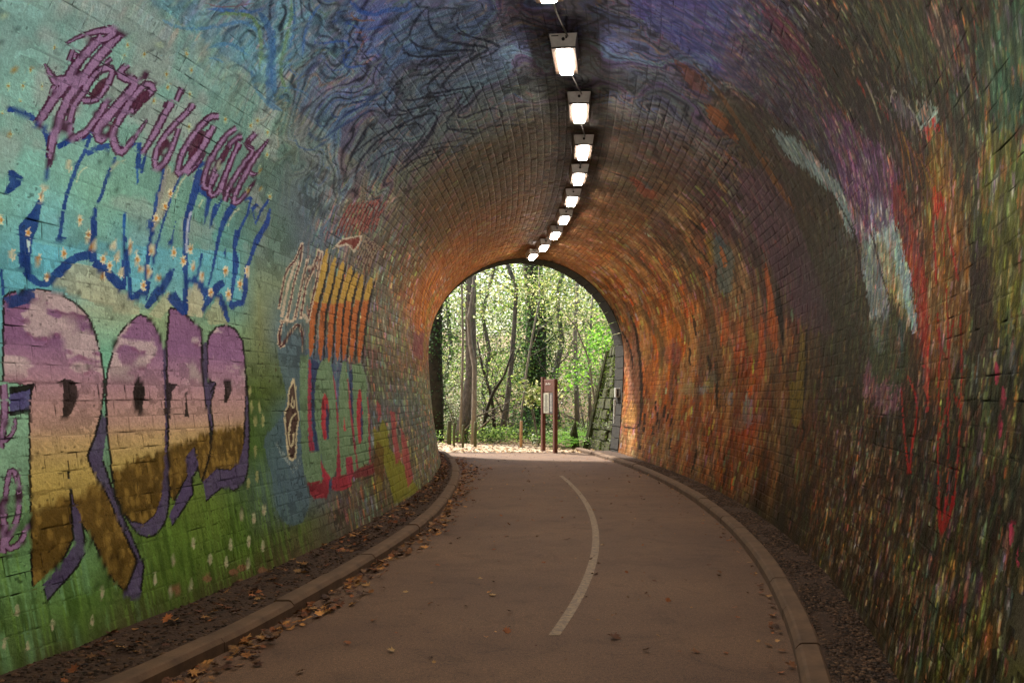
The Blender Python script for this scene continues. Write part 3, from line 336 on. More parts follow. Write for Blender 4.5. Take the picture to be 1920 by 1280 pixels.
2 82607e 1.00 3128,1847 -3,-9 -3,-13 -7,-15 -13,-19 -14,-22 -13,-21 -13,-19 -12,-18 -8,-19 -10,-21 -7,-22 -3,-20 3,-19 7,-16 13,-10 23,5 17,13 13,17 10,23 5,27 5,24 0,22 0,19 0,13 -10,-1 -3,-13 0,-19 -3,-21 -4,-24 -8,-27 -10,-20 -10,-15 -12,-9 -3,-2 -5,5 -8,14 -2,16 2,18 8,21 10,21 8,18 10,18 10,19 14,20 16,22 12,19 10,17 5,13 3,9
2 82607e 1.00 3300,1859 -15,-5 -23,-7 -20,-15 -17,-22 -17,-28 -13,-28 -13,-26 -12,-28 -8,-26 -4,-27 0,-26 2,-19 18,-6 20,8 17,14 15,19 15,25 13,28 17,35 15,38 8,27 -20,1 -10,-27 -13,-38 -17,-35 -13,-27 -15,-25 -12,-17 -13,-10 -7,-4 2,0 -2,15 0,25 4,27 8,25 10,26 12,26 16,28 14,26 18,21 15,10 17,6 16,4
2 82607e 1.00 3290,1817 -8,-25 -7,-36 -13,-36 -20,-41 -24,-41 -13,-26 27,-2 20,20 18,21 15,23 10,25 7,18 -7,-18 -15,-25 -15,-21 -23,-20 -22,-16 10,-4 10,23 22,42 20,41 13,37 10,36 5,25
2 82607e 1.00 3430,1853 -10,-8 -15,-13 -15,-17 -12,-23 -13,-26 -10,-26 -10,-26 -7,-25 -6,-23 -2,-24 0,-22 5,-17 10,-11 23,-4 22,9 12,21 13,29 7,21 -17,0 -7,-21 -10,-28 -13,-19 -7,-2 -8,3 -10,7 -2,15 0,21 2,23 5,23 8,24 7,25 12,26 13,26 10,22 15,15 12,11 13,9
2 82607e 1.00 3495,1837 -15,-5 -20,-9 -18,-16 -12,-25 -10,-31 -10,-30 -12,-29 -13,-28 -7,-26 0,-25 4,-22 10,-14 20,-4 23,7 20,16 13,27 10,36 7,37 7,41 8,42 2,29 -17,-1 -3,-29 -4,-42 -10,-40 -8,-37 -10,-36 -10,-25 -15,-13 -13,-4 -7,2 -7,12 -6,21 0,23 8,25 12,28 13,28 10,31 10,30 13,24 12,13 18,7 14,4
2 82607e 1.00 3488,1807 -6,-29 -7,-42 -5,-40 -2,-40 -3,-39 0,-26 15,1 0,27 2,39 3,39 5,40 8,42 4,29
2 82607e 1.00 3565,1874 -10,-16 -13,-23 -4,-20 22,-7 28,0 10,-5 -5,-20 -18,-28 -17,-29 -16,-28 -12,-27 -10,-26 -8,-26 -4,-25 -6,-17 18,1 2,17 6,24 7,26 13,26 12,27 13,27 17,28 20,30 5,23 -20,11 -27,0 -13,2 5,15 13,22 9,16
2 82607e 1.00 3690,1884 -15,-21 -17,-29 -18,-30 -12,-28 -10,-28 -10,-27 -13,-26 -10,-25 -10,-23 -5,-25 -5,-24 5,-16 25,2 25,13 22,19 26,30 22,35 15,26 -17,-26 -28,-35 -27,-28 -23,-17 -22,-10 -3,9 5,23 5,24 10,23 10,25 13,26 7,27 10,28 10,27 13,30 12,30 10,21
2 82607e 1.00 3593,1739 15,-6 20,-8 24,-5 26,5 22,7 18,6 -18,-3 -25,-5 -20,-1 -22,1 -23,5 -17,4
2 82607e 1.00 2560,1809 0,-35 8,1 0,35
2 82607e 1.00 2575,1806 -2,-18 7,0 0,18
2 82607e 1.00 2702,1841 -12,-24 5,-1 13,24
0 421a2c 1.00 2718,1739 4,23 -4,15 -10,1 -13,-13 -10,-22 -7,-24 2,-15 10,-1 15,13
0 421a2c 1.00 2910,1766 8,23 -6,16 -12,2 -18,-12 -14,-22 -8,-23 3,-16 12,-2 20,12
0 421a2c 1.00 3082,1663 3,21 -5,13 -12,1 -13,-13 -13,-20 -2,-21 5,-13 10,-1 15,13
0 421a2c 1.00 3260,1724 5,35 -7,21 -16,0 -17,-21 -15,-34 -8,-34 6,-21 14,-1 23,21
0 421a2c 1.00 3442,1748 0,22 -4,14 -10,0 -8,-15 -5,-23 0,-22 3,-14 10,0 10,15
0 421a2c 1.00 2810,1658 2,14 -2,8 -5,1 -7,-8 -8,-14 -2,-13 2,-9 5,0 10,8
0 421a2c 1.00 3560,1828 0,10 -2,7 -8,-1 -5,-6 -5,-10 0,-10 2,-7 8,0 8,7
0 b9ab8c 0.95 2582,1417 -7,-7 3,-10 -8,3 -2,-9 -3,10 -7,-2 4,10 -7,7 7,2 3,11 5,-8 5,7 0,-11
0 a8702a 1.00 2575,1415 -2,-7 -5,-1 -6,5 3,7 5,1
0 b9ab8c 0.95 2525,1273 -7,-6 2,-10 -8,3 -4,-9 0,11 -8,-2 5,10 -5,7 8,1 2,11 2,-8 8,7 -2,-11
0 a8702a 1.00 2518,1272 -3,-6 -7,-2 -3,6 5,6 5,1
0 b9ab8c 0.95 2468,1203 -5,-5 0,-11 -5,4 -6,-9 -2,10 -8,-1 6,9 -3,8 7,1 0,10 6,-7 7,6 -2,-11
0 a8702a 1.00 2460,1202 -2,-6 -6,-1 -2,5 2,7 6,0
0 b9ab8c 0.95 2562,1206 -7,-6 0,-11 -5,4 -5,-9 -3,10 -7,-1 5,9 -2,9 7,1 3,11 2,-8 8,6 -3,-12
0 a8702a 1.00 2555,1205 -5,-7 -5,-1 -3,6 3,6 7,1
0 b9ab8c 0.95 2660,1238 -8,-6 3,-11 -7,4 -8,-10 0,11 -8,-1 6,9 -6,8 8,2 2,11 6,-8 7,6 -3,-11
0 a8702a 1.00 2652,1237 -4,-7 -6,-1 -2,6 2,6 8,2
0 b9ab8c 0.95 2590,1160 -8,-6 0,-11 -4,5 -8,-10 0,11 -8,-1 6,9 -6,8 11,1 0,11 5,-8 7,6 -3,-11
0 a8702a 1.00 2582,1159 -4,-7 -5,0 -3,5 3,7 7,1
0 b9ab8c 0.95 2730,1350 -8,-6 3,-11 -7,3 -8,-10 0,11 -10,-2 5,10 -5,8 10,2 0,12 8,-8 7,7 -3,-12
0 a8702a 1.00 2720,1348 -2,-7 -6,-1 -4,6 4,7 6,1
0 b9ab8c 0.95 2768,1313 -8,-6 2,-12 -7,4 -7,-10 0,11 -10,-2 4,11 -4,8 10,2 2,12 5,-9 7,7 -2,-12
0 a8702a 1.00 2760,1312 -5,-8 -7,-1 -3,6 5,7 5,1
0 b9ab8c 0.95 2788,1279 -10,-7 2,-12 -8,4 -7,-10 0,12 -10,-2 7,10 -7,8 10,2 3,12 4,-8 10,7 -2,-13
0 a8702a 1.00 2778,1277 -6,-7 -4,-1 -6,5 6,8 7,1
0 b9ab8c 0.95 2882,1299 -7,-7 3,-11 -10,4 -8,-11 0,12 -10,-2 5,10 -5,9 10,2 3,12 5,-9 10,8 -3,-13
0 a8702a 1.00 2872,1297 -2,-7 -7,-1 -5,6 5,7 7,2
0 b9ab8c 0.95 2832,1247 -7,-6 0,-12 -7,4 -8,-10 0,11 -10,-1 5,10 -5,9 10,1 2,13 6,-9 10,7 -3,-13
0 a8702a 1.00 2823,1246 -3,-7 -8,-1 -4,5 4,8 8,1
0 b9ab8c 0.95 2863,1231 -8,-6 0,-12 -7,4 -8,-11 0,12 -10,-1 5,10 -5,9 10,1 3,13 5,-9 10,7 -3,-13
0 a8702a 1.00 2852,1230 -4,-8 -5,0 -5,6 5,7 7,1
0 b9ab8c 0.95 2900,1265 -10,-7 2,-12 -7,4 -7,-11 -3,12 -10,-1 7,10 -4,9 10,2 2,12 5,-9 10,7 -3,-12
0 a8702a 1.00 2890,1263 -5,-7 -7,-2 -3,7 3,7 10,1
0 b9ab8c 0.95 2920,1218 -10,-6 2,-12 -10,4 -7,-11 0,12 -10,-1 5,10 -5,9 10,2 3,12 7,-9 10,7 -5,-13
0 a8702a 1.00 2910,1217 -5,-7 -7,-1 -6,6 6,7 7,1
0 b9ab8c 0.95 2972,1312 -10,-7 3,-12 -10,4 -7,-12 0,13 -13,-2 7,11 -4,9 10,2 2,12 5,-9 10,8 -3,-13
0 a8702a 1.00 2962,1310 -4,-8 -8,-1 -5,6 5,8 8,1
0 b9ab8c 0.95 3005,1271 -10,-7 3,-12 -10,4 -8,-11 0,13 -12,-2 7,11 -5,9 10,2 2,13 8,-9 10,7 -2,-13
0 a8702a 1.00 2995,1270 -5,-8 -8,-1 -4,6 4,8 8,1
0 b9ab8c 0.95 3018,1242 -13,-8 3,-12 -10,4 -8,-11 0,13 -12,-2 7,11 -5,9 10,2 2,13 8,-9 10,7 -2,-13
0 a8702a 1.00 3005,1240 -5,-8 -8,-1 -4,6 4,8 8,1
0 b9ab8c 0.95 3088,1311 -10,-7 2,-13 -10,5 -8,-12 -2,13 -12,-2 7,11 -5,10 10,1 2,13 8,-9 10,8 -2,-14
0 a8702a 1.00 3075,1309 -2,-7 -11,-2 -2,7 2,7 11,2
0 b9ab8c 0.95 3070,1239 -12,-7 2,-13 -10,5 -8,-12 -2,13 -10,-1 8,11 -8,9 12,2 3,13 7,-9 10,7 -4,-14
0 a8702a 1.00 3058,1238 -6,-8 -10,-2 -2,7 5,8 7,1
0 b9ab8c 0.95 3032,1190 -10,-7 3,-12 -10,4 -7,-11 -3,13 -10,-2 7,11 -7,10 13,1 2,13 5,-9 13,7 -6,-13
0 a8702a 1.00 3020,1189 -2,-8 -10,-1 -3,7 5,7 8,1
0 b9ab8c 0.95 3122,1227 -9,-8 0,-13 -11,5 -7,-12 -2,13 -13,-1 10,11 -8,10 13,1 3,14 7,-10 10,7 -2,-13
0 a8702a 1.00 3110,1225 -5,-8 -10,-1 -2,7 5,7 7,1
0 b9ab8c 0.95 3220,1330 -12,-8 4,-13 -12,5 -8,-12 -2,13 -12,-2 7,12 -7,9 12,2 2,14 8,-10 12,8 -4,-14
0 a8702a 1.00 3208,1328 -6,-8 -10,-2 -4,7 4,8 10,2
0 b9ab8c 0.95 3172,1530 -10,-8 6,-13 -13,4 -3,-12 -7,12 -10,-2 5,11 -10,9 10,2 0,13 10,-8 8,8 2,-13
0 a8702a 1.00 3160,1527 -2,-8 -10,-2 -6,6 3,8 7,2
0 b9ab8c 0.95 3152,1479 -10,-8 6,-12 -13,3 -5,-11 -5,12 -10,-2 5,11 -10,9 12,2 0,14 8,-9 10,8 0,-14
0 a8702a 1.00 3140,1477 -2,-8 -10,-2 -6,6 3,8 10,2
0 b9ab8c 0.95 3105,1429 -10,-8 3,-12 -10,4 -8,-12 -2,12 -13,-2 8,12 -8,8 10,2 0,13 10,-8 10,8 -2,-14
0 a8702a 1.00 3093,1427 -5,-9 -8,-1 -5,6 3,8 10,2
0 b9ab8c 0.95 3330,1361 -12,-8 5,-13 -13,4 -10,-13 -2,14 -16,-3 10,13 -10,9 16,3 2,14 8,-10 12,9 -2,-15
0 a8702a 1.00 3315,1359 -5,-9 -10,-1 -5,6 5,9 10,2
0 b9ab8c 0.95 3282,1311 -12,-8 2,-13 -12,4 -10,-12 -2,13 -13,-2 10,12 -10,10 15,2 2,14 8,-10 12,9 -2,-15
0 a8702a 1.00 3268,1309 -6,-9 -10,-1 -4,7 4,8 10,2
0 b9ab8c 0.95 3350,1300 -12,-8 2,-14 -12,5 -10,-13 -3,14 -13,-2 8,12 -8,10 16,2 2,15 8,-11 12,9 -2,-15
0 a8702a 1.00 3335,1298 -5,-9 -10,-1 -5,7 5,8 10,2
0 b9ab8c 0.95 3410,1270 -12,-8 2,-14 -12,5 -10,-13 -3,14 -15,-2 10,13 -7,10 12,2 5,15 8,-11 14,9 -4,-15
0 a8702a 1.00 3395,1268 -5,-8 -12,-2 -6,7 8,9 10,1
0 b9ab8c 0.95 3593,1318 -15,-9 4,-14 -14,4 -13,-13 -3,14 -14,-2 10,13 -10,11 14,2 6,16 10,-11 14,9 -4,-16
0 a8702a 1.00 3575,1315 -5,-9 -12,-1 -8,7 8,9 12,2
0 b9ab8c 0.95 3613,1228 -15,-9 2,-15 -15,6 -12,-14 -3,15 -15,-2 10,13 -10,11 18,2 5,16 10,-11 14,8 -4,-15
0 a8702a 1.00 3595,1226 -7,-10 -13,-1 -5,8 8,9 12,1
0 b9ab8c 0.95 3718,1282 -18,-9 2,-16 -14,5 -13,-14 -3,16 -17,-3 13,14 -10,11 17,2 3,16 12,-11 15,10 -5,-17
0 a8702a 1.00 3698,1279 -8,-10 -12,-1 -8,8 8,9 14,2
0 b9ab8c 0.95 3472,1217 -14,-8 2,-14 -12,5 -10,-13 -3,14 -15,-2 10,13 -10,11 15,1 5,15 10,-10 12,8 -2,-15
0 a8702a 1.00 3458,1215 -8,-9 -12,-1 -6,7 8,9 10,2
0 b9ab8c 0.95 2672,1498 -4,-6 2,-11 -8,3 -4,-10 -3,11 -7,-2 2,9 -5,8 7,2 0,11 6,-7 7,7 0,-12
0 a8702a 1.00 2665,1496 -3,-7 -4,-1 -6,5 3,7 5,1
0 b9ab8c 0.95 2432,1292 -7,-6 3,-10 -8,3 -2,-9 -3,10 -5,-1 2,9 -2,7 5,1 3,11 5,-7 5,5 -3,-10
0 a8702a 1.00 2425,1290 -2,-6 -5,-1 -3,5 3,6 5,1
0 b9ab8c 0.95 2573,1385 -5,-6 2,-10 -8,3 -4,-9 -3,10 -7,-2 4,10 -4,7 7,2 0,11 5,-8 8,7 0,-11
0 a8702a 1.00 2565,1384 -3,-7 -4,-1 -3,5 3,7 4,1
0 b9ab8c 0.95 2825,1192 -7,-7 0,-12 -8,5 -8,-11 0,12 -10,-1 8,10 -5,9 7,1 6,13 4,-9 8,6 -2,-12
0 a8702a 1.00 2815,1190 -3,-7 -7,-1 -3,7 3,6 7,2
0 b9ab8c 0.95 3785,1345 -17,-10 4,-15 -17,5 -10,-14 -5,15 -18,-2 10,14 -10,11 18,2 2,16 13,-11 17,10 -4,-17
0 a8702a 1.00 3765,1342 -5,-9 -15,-2 -7,7 7,10 13,2
0 96a07c 0.60 2410,1694 -3,-5 3,-7 -5,2 0,-7 -3,7 -4,-2 0,7 -6,5 6,1 -3,8 5,-5 5,5 0,-8
0 8f6f2e 1.00 2405,1692 0,-5 -3,-1 -2,4 0,4 2,1
0 96a07c 0.60 2460,1709 -2,-5 2,-7 -5,2 0,-7 -5,6 -5,-1 3,7 -6,4 6,2 -3,7 5,-4 2,5 3,-8
0 8f6f2e 1.00 2455,1707 0,-5 -3,-1 -4,3 0,5 4,1
0 96a07c 0.60 2452,1660 -4,-5 4,-6 -4,2 -3,-8 -3,7 -4,-1 0,6 -6,5 6,2 0,8 4,-5 3,5 3,-8
0 8f6f2e 1.00 2448,1659 -3,-5 -3,-1 -2,3 0,5 2,1
0 96a07c 0.60 2512,1682 -4,-5 4,-7 -4,2 -3,-8 -3,8 -4,-2 0,7 -6,4 6,2 -3,8 5,-5 5,5 0,-8
0 8f6f2e 1.00 2508,1680 -3,-5 -3,-1 -2,3 0,5 2,1
0 96a07c 0.60 2405,1644 -3,-5 3,-7 -5,2 0,-7 -5,7 -5,-2 2,7 -4,5 4,1 -2,8 5,-5 5,5 0,-8
0 8f6f2e 1.00 2400,1642 0,-5 -2,-1 -6,3 3,5 3,1
0 96a07c 0.60 2455,1617 -3,-5 3,-7 -5,2 -2,-7 -3,7 -5,-2 2,7 -4,5 4,2 -2,7 5,-5 3,5 2,-7
0 8f6f2e 1.00 2450,1615 0,-5 -5,-1 -3,4 0,4 6,2
0 96a07c 0.60 2512,1793 -2,-5 5,-7 -5,2 0,-7 -5,7 -5,-2 0,6 -5,5 5,2 -2,8 4,-5 3,5 3,-8
0 8f6f2e 1.00 2508,1791 0,-5 -3,-1 -3,3 -2,5 5,1
0 96a07c 0.60 2752,1903 -2,-5 5,-7 -7,1 2,-8 -8,7 -4,-2 0,7 -8,5 5,2 -5,8 8,-4 2,5 5,-8
0 8f6f2e 1.00 2748,1901 0,-5 -6,-2 -4,3 0,5 4,2
0 96a07c 0.60 2835,1908 -5,-6 8,-7 -8,1 0,-7 -5,7 -7,-3 0,8 -8,5 5,2 -5,8 10,-4 3,6 2,-9
0 8f6f2e 1.00 2828,1906 0,-6 -3,-2 -7,4 0,5 5,2
0 96a07c 0.60 2872,1961 -2,-6 8,-7 -8,1 0,-8 -7,8 -5,-3 -3,8 -7,4 4,3 -4,8 10,-4 2,6 5,-9
0 8f6f2e 1.00 2868,1958 0,-5 -5,-2 -5,3 0,6 2,2
0 96a07c 0.60 3005,1982 -3,-6 10,-7 -10,1 0,-9 -7,8 -5,-3 -2,8 -10,5 7,2 -5,9 8,-5 4,7 6,-9
0 8f6f2e 1.00 3000,1979 0,-6 -5,-2 -5,4 -2,5 4,2
0 96a07c 0.60 3062,1945 -2,-6 10,-8 -10,2 0,-9 -8,8 -7,-3 0,8 -10,5 7,3 -7,9 10,-5 5,6 5,-9
0 8f6f2e 1.00 3058,1942 0,-5 -6,-2 -7,3 0,6 5,2
0 96a07c 0.60 2998,1854 -6,-6 8,-8 -10,2 0,-9 -5,8 -7,-2 0,8 -10,5 7,2 -5,9 10,-5 2,6 6,-9
0 8f6f2e 1.00 2990,1851 0,-5 -5,-2 -7,3 0,6 4,2
0 96a07c 0.60 2962,1889 -2,-6 8,-8 -8,2 0,-9 -8,8 -7,-3 0,8 -10,5 7,3 -4,9 10,-5 2,6 5,-9
0 8f6f2e 1.00 2958,1886 0,-5 -6,-2 -4,3 -3,6 5,2
0 96a07c 0.60 2958,1794 -3,-6 5,-8 -8,2 0,-9 -7,8 -7,-2 2,8 -10,5 8,2 -3,9 7,-5 6,6 2,-9
0 8f6f2e 1.00 2950,1791 0,-6 -5,-1 -5,3 0,6 5,2
0 96a07c 0.60 3115,1871 -5,-6 8,-9 -10,2 2,-9 -10,8 -7,-3 0,9 -11,5 8,3 -5,9 10,-5 5,6 5,-9
0 8f6f2e 1.00 3105,1868 3,-6 -6,-2 -7,4 0,6 5,2
0 96a07c 0.60 3178,1772 -6,-6 8,-9 -10,2 0,-9 -8,9 -10,-3 3,9 -10,6 7,2 -2,10 8,-6 4,6 6,-9
0 8f6f2e 1.00 3168,1769 0,-6 -6,-1 -7,3 3,7 4,2
0 96a07c 0.60 3365,1862 -5,-7 10,-8 -12,1 0,-9 -10,8 -8,-3 0,10 -12,5 10,3 -6,10 11,-6 5,7 4,-10
0 8f6f2e 1.00 3355,1859 0,-7 -5,-2 -7,4 -3,6 8,3
0 96a07c 0.60 2407,1569 -2,-4 2,-7 -5,2 -2,-7 -2,7 -6,-2 3,7 -5,5 5,2 0,7 5,-5 2,5 0,-8
0 8f6f2e 1.00 2402,1568 0,-5 -4,-1 -3,3 3,5 2,1
0 96a07c 0.60 2445,1525 -5,-5 2,-7 -4,2 -3,-7 -3,8 -4,-2 2,7 -5,5 5,1 0,8 5,-5 3,5 2,-8
0 8f6f2e 1.00 2440,1524 -2,-5 -3,-1 -3,4 0,4 3,1
0 96a07c 0.60 3540,1896 -8,-7 13,-9 -13,1 0,-10 -10,9 -10,-3 -2,9 -12,6 10,3 -8,11 15,-6 5,7 5,-10
0 8f6f2e 1.00 3528,1892 2,-6 -8,-3 -10,4 0,7 8,2
0 96a07c 0.60 3568,1925 -6,-8 13,-8 -15,1 2,-10 -12,9 -10,-4 0,10 -15,5 10,4 -7,10 14,-5 6,7 7,-10
0 8f6f2e 1.00 3558,1921 0,-7 -8,-2 -8,4 -2,6 8,3
0 96a07c 0.60 3675,1909 -5,-8 12,-9 -14,2 2,-11 -12,10 -10,-4 -3,10 -15,6 12,3 -7,11 15,-6 5,8 7,-11
0 8f6f2e 1.00 3665,1905 0,-7 -7,-2 -10,4 0,7 7,2
0 96a07c 0.60 3745,1832 -7,-8 12,-10 -15,2 0,-10 -13,9 -12,-3 0,10 -12,6 10,3 -6,12 13,-7 7,8 8,-11
0 8f6f2e 1.00 3732,1828 0,-7 -10,-3 -7,5 -3,7 10,2
0 96a07c 0.60 2762,1868 -4,-6 7,-7 -7,2 0,-8 -6,7 -7,-2 0,7 -7,5 7,2 -5,9 8,-5 2,5 5,-8
0 8f6f2e 1.00 2755,1865 0,-5 -3,-1 -4,3 0,5 2,2
0 96a07c 0.60 2328,1812 -3,-4 5,-7 -8,2 0,-7 -2,6 -5,-2 0,7 -5,4 5,2 -3,7 6,-4 2,4 2,-7
0 8f6f2e 1.00 2322,1810 0,-4 -2,-2 -2,4 0,4 2,1
0 96a07c 0.60 3428,1700 -6,-6 8,-10 -12,2 -3,-9 -7,9 -10,-3 2,10 -10,6 10,3 -5,10 13,-6 4,7 6,-11
0 8f6f2e 1.00 3418,1698 0,-7 -8,-2 -8,5 0,6 8,2
0 96a07c 0.60 3730,1764 -8,-8 13,-10 -15,2 -2,-11 -10,10 -13,-3 3,11 -16,6 13,3 -5,11 15,-6 5,7 8,-11
0 8f6f2e 1.00 3718,1760 0,-7 -8,-2 -10,4 0,7 10,3
0 96a07c 0.60 3792,1697 -7,-8 10,-10 -15,2 -2,-11 -10,11 -13,-4 3,11 -16,7 13,3 -3,11 13,-7 7,8 6,-11
0 8f6f2e 1.00 3780,1693 -2,-7 -10,-2 -8,5 0,7 10,2
0 96a07c 0.60 3692,1660 -10,-7 10,-10 -14,2 -3,-11 -7,11 -13,-3 3,10 -13,7 13,3 -3,11 13,-7 7,8 3,-12
0 8f6f2e 1.00 3680,1657 -2,-7 -10,-2 -8,5 2,7 10,2
0 96a07c 0.60 3890,1681 -10,-8 12,-10 -17,2 -3,-11 -9,11 -13,-4 2,11 -14,7 14,3 -4,12 15,-7 7,8 5,-12
0 8f6f2e 1.00 3875,1678 0,-8 -10,-2 -10,5 3,8 10,2
0 8f8a6a 0.80 2338,260 -6,-12 -7,-1 -3,9 3,14 7,8 6,-5
0 a08a72 0.70 2332,256 -2,-6 -5,1 0,6 3,6 4,-2
0 8f8a6a 0.80 2442,195 -4,-12 -8,-2 -2,10 2,15 8,8 4,-5
0 a08a72 0.70 2440,190 -5,-5 -5,1 0,6 2,6 6,-1
0 8f8a6a 0.80 2588,171 -8,-13 -7,-1 -3,10 5,15 7,8 6,-4
0 a08a72 0.70 2582,166 -4,-5 -5,1 0,7 5,5 4,-1
0 8f8a6a 0.80 2648,239 -6,-14 -10,-2 -2,11 5,15 7,9 8,-5
0 a08a72 0.70 2642,233 -2,-6 -5,1 -3,7 6,6 4,-1
0 8f8a6a 0.80 2280,188 -5,-12 -7,-1 -3,10 5,13 5,7 5,-4
0 a08a72 0.70 2275,184 -3,-5 -2,0 -2,7 4,4 3,-1
0 8f8a6a 0.80 2350,161 -5,-12 -7,-1 -3,10 3,14 7,7 5,-5
0 a08a72 0.70 2345,157 -2,-6 -5,2 0,6 2,5 5,-1
0 8f8a6a 0.80 3012,268 -10,-15 -12,-2 -2,12 4,18 10,9 10,-5
0 a08a72 0.70 3005,262 -5,-7 -8,1 -2,8 8,7 4,-1
0 8f8a6a 0.80 3142,306 -10,-16 -12,-3 -5,13 5,19 12,10 10,-6
0 a08a72 0.70 3135,299 -7,-7 -8,2 0,8 5,7 7,-1
0 8f8a6a 0.80 3228,234 -10,-16 -13,-3 -5,14 5,19 15,10 10,-6
0 a08a72 0.70 3220,227 -8,-7 -7,2 0,8 5,7 10,-1
0 8f8a6a 0.80 3332,204 -12,-16 -15,-2 -5,14 8,19 15,10 9,-6
0 a08a72 0.70 3323,198 -8,-7 -7,1 -3,9 7,7 11,-2
0 8f8a6a 0.80 3385,261 -13,-17 -14,-2 -6,14 8,19 15,11 10,-6
0 a08a72 0.70 3378,254 -10,-7 -8,1 -2,9 7,7 10,-1
0 8f8a6a 0.80 3508,361 -13,-18 -15,-3 -8,15 8,21 15,11 13,-6
0 a08a72 0.70 3498,354 -8,-8 -10,1 -2,10 10,7 10,-1
0 8f8a6a 0.80 3528,249 -16,-17 -14,-3 -8,15 8,21 17,11 13,-7
0 a08a72 0.70 3518,242 -10,-7 -10,1 0,9 7,8 10,-2
0 8f8a6a 0.80 3602,331 -12,-18 -17,-3 -8,15 8,21 17,12 12,-6
0 a08a72 0.70 3593,324 -8,-8 -12,2 -3,9 10,8 10,-2
0 8f8a6a 0.80 3635,214 -15,-18 -18,-2 -7,15 10,21 17,12 13,-7
0 a08a72 0.70 3622,207 -7,-8 -13,2 0,10 8,8 12,-2
0 8f8a6a 0.80 3705,354 -15,-19 -18,-3 -10,16 10,21 18,13 15,-7
0 a08a72 0.70 3692,346 -7,-8 -13,2 -2,9 10,8 12,-1
0 8f8a6a 0.80 2895,227 -10,-14 -10,-2 -3,12 6,17 10,9 7,-5
0 a08a72 0.70 2888,222 -6,-7 -4,1 -3,8 5,7 8,-2
0 8f8a6a 0.80 3085,174 -10,-16 -13,-1 -4,13 7,17 13,10 7,-6
0 a08a72 0.70 3078,168 -5,-7 -8,1 -3,9 8,6 8,-2
0 8f8a6a 0.80 2962,180 -10,-15 -10,-2 -4,13 7,17 10,9 7,-6
0 a08a72 0.70 2955,174 -5,-6 -5,1 -3,8 6,6 7,-1
0 8f8a6a 0.80 3490,169 -15,-16 -15,-2 -8,15 10,19 16,11 12,-7
0 a08a72 0.70 3480,163 -10,-7 -10,2 0,9 8,7 10,-2
0 858052 0.80 3725,840 -13,-21 -12,-5 -8,14 8,23 12,14 10,-5
0 858052 0.80 3722,779 -10,-20 -14,-5 -6,14 6,23 12,14 12,-5
0 858052 0.80 3740,719 -12,-21 -13,-5 -7,15 7,23 15,14 10,-5
0 858052 0.80 3810,717 -12,-21 -16,-5 -4,15 4,23 16,15 12,-6
0 858052 0.80 3795,773 -10,-21 -15,-5 -5,14 5,24 15,14 10,-5
0 858052 0.80 3702,593 -12,-19 -12,-5 -6,15 6,22 14,14 10,-6
0 858052 0.80 3682,493 -12,-20 -12,-4 -6,15 8,22 15,13 10,-6
0 858052 0.80 3598,471 -13,-19 -12,-4 -5,15 7,21 15,13 10,-6
0 7a4a3c 0.70 3012,169 -10,-7 -20,1 -17,8 -5,9 10,7 20,-1 18,-7
0 7a4a3c 0.70 3205,167 -13,-7 -22,1 -22,9 -6,10 13,6 23,0 20,-8
0 7a4a3c 0.70 3390,155 -15,-7 -27,1 -23,9 -7,11 14,7 26,-1 24,-9
0 7a4a3c 0.70 3460,158 -15,-7 -27,1 -26,9 -7,11 15,7 28,-1 24,-9
0 7a4a3c 0.70 3428,108 -16,-7 -27,2 -22,9 -8,11 15,7 25,-1 25,-10
0 7a4a3c 0.70 3618,116 -16,-7 -32,2 -28,9 -7,12 15,8 32,-2 28,-10
2 3a2c16 1.00 3925,1114 -13,-77 13,77
2 3a2c16 1.00 3840,1051 -10,-62 2,0 11,63
2 3a2c16 1.00 3995,990 -20,-91 3,1 20,90
2 3a2c16 1.00 3855,972 -10,-51 13,51
2 3a2c16 1.00 3918,924 -18,-77 2,0 18,77
0 44545e 0.75 4022,1030 83,56 127,43 93,-32 -13,-172 -82,-243 -72,-187 -8,-85 20,-39 2,-32 -40,-41 -57,-33 -60,-16 -70,3 -73,19 -52,34 -18,54 0,70 -2,65 -10,54 -12,49 4,39 36,25 52,16 55,22 55,31 60,37 38,49 -16,71 -37,80
0 33435c 0.45 5090,990 -92,-84 -188,-61 -210,-22 -172,19 -108,51 -25,69 60,73 135,60 192,33 208,-8 158,-50
0 2c3a52 0.50 4492,697 -67,-130 -83,-90 -67,-29 -37,37 0,92 32,125 58,127 67,95 65,37 50,-34 15,-97
0 5a6d50 1.00 4290,1019 112,5 -140,-461 156,-12 -36,-138 -200,2 -24,80 54,246
0 802c3a 1.00 4408,1012 30,-32 -88,-280 -15,-141 -67,4 44,177
0 26304c 1.00 4445,1013 110,-28 -130,-234 -33,-192 -54,3 30,177
0 5a6d50 1.00 4612,1007 36,10 34,5 30,-5 23,-16 15,-25 10,-33 10,-39 5,-47 -3,-54 -12,-68 -22,-75 -26,-67 -24,-53 -28,-46 -30,-35 -32,-25 -36,-15 -32,-6 -30,6 -30,15 -22,19 -13,20 -5,23 -8,32 -10,42 -12,51 -2,52 10,55 17,56 20,52 20,44 25,38 28,32 30,25 32,19
0 8c2530 1.00 4623,717 -28,-52 -35,-41 -35,-21 -25,1 -15,23 0,42 13,51 24,51 33,41 33,24 27,0 17,-23 3,-43
0 26304c 1.00 4610,789 18,-68 -58,-115 -30,-5 2,67 43,81
0 802c3a 1.00 4762,950 28,-98 -18,-191 -102,-274 -87,1 129,205 60,210
0 5a6d50 1.00 4965,1015 77,-1 -20,-212 -20,-375 -80,-12 6,80 -126,1 -32,-90 -88,4 76,252 112,248
0 9a3c40 1.00 4892,723 -7,-87 -52,-2
0 802c3a 1.00 5035,988 10,-111 -13,-299 0,-150 -47,-7 20,307
0 26304c 1.00 5068,959 84,26 -60,-183 -34,-165 -18,128
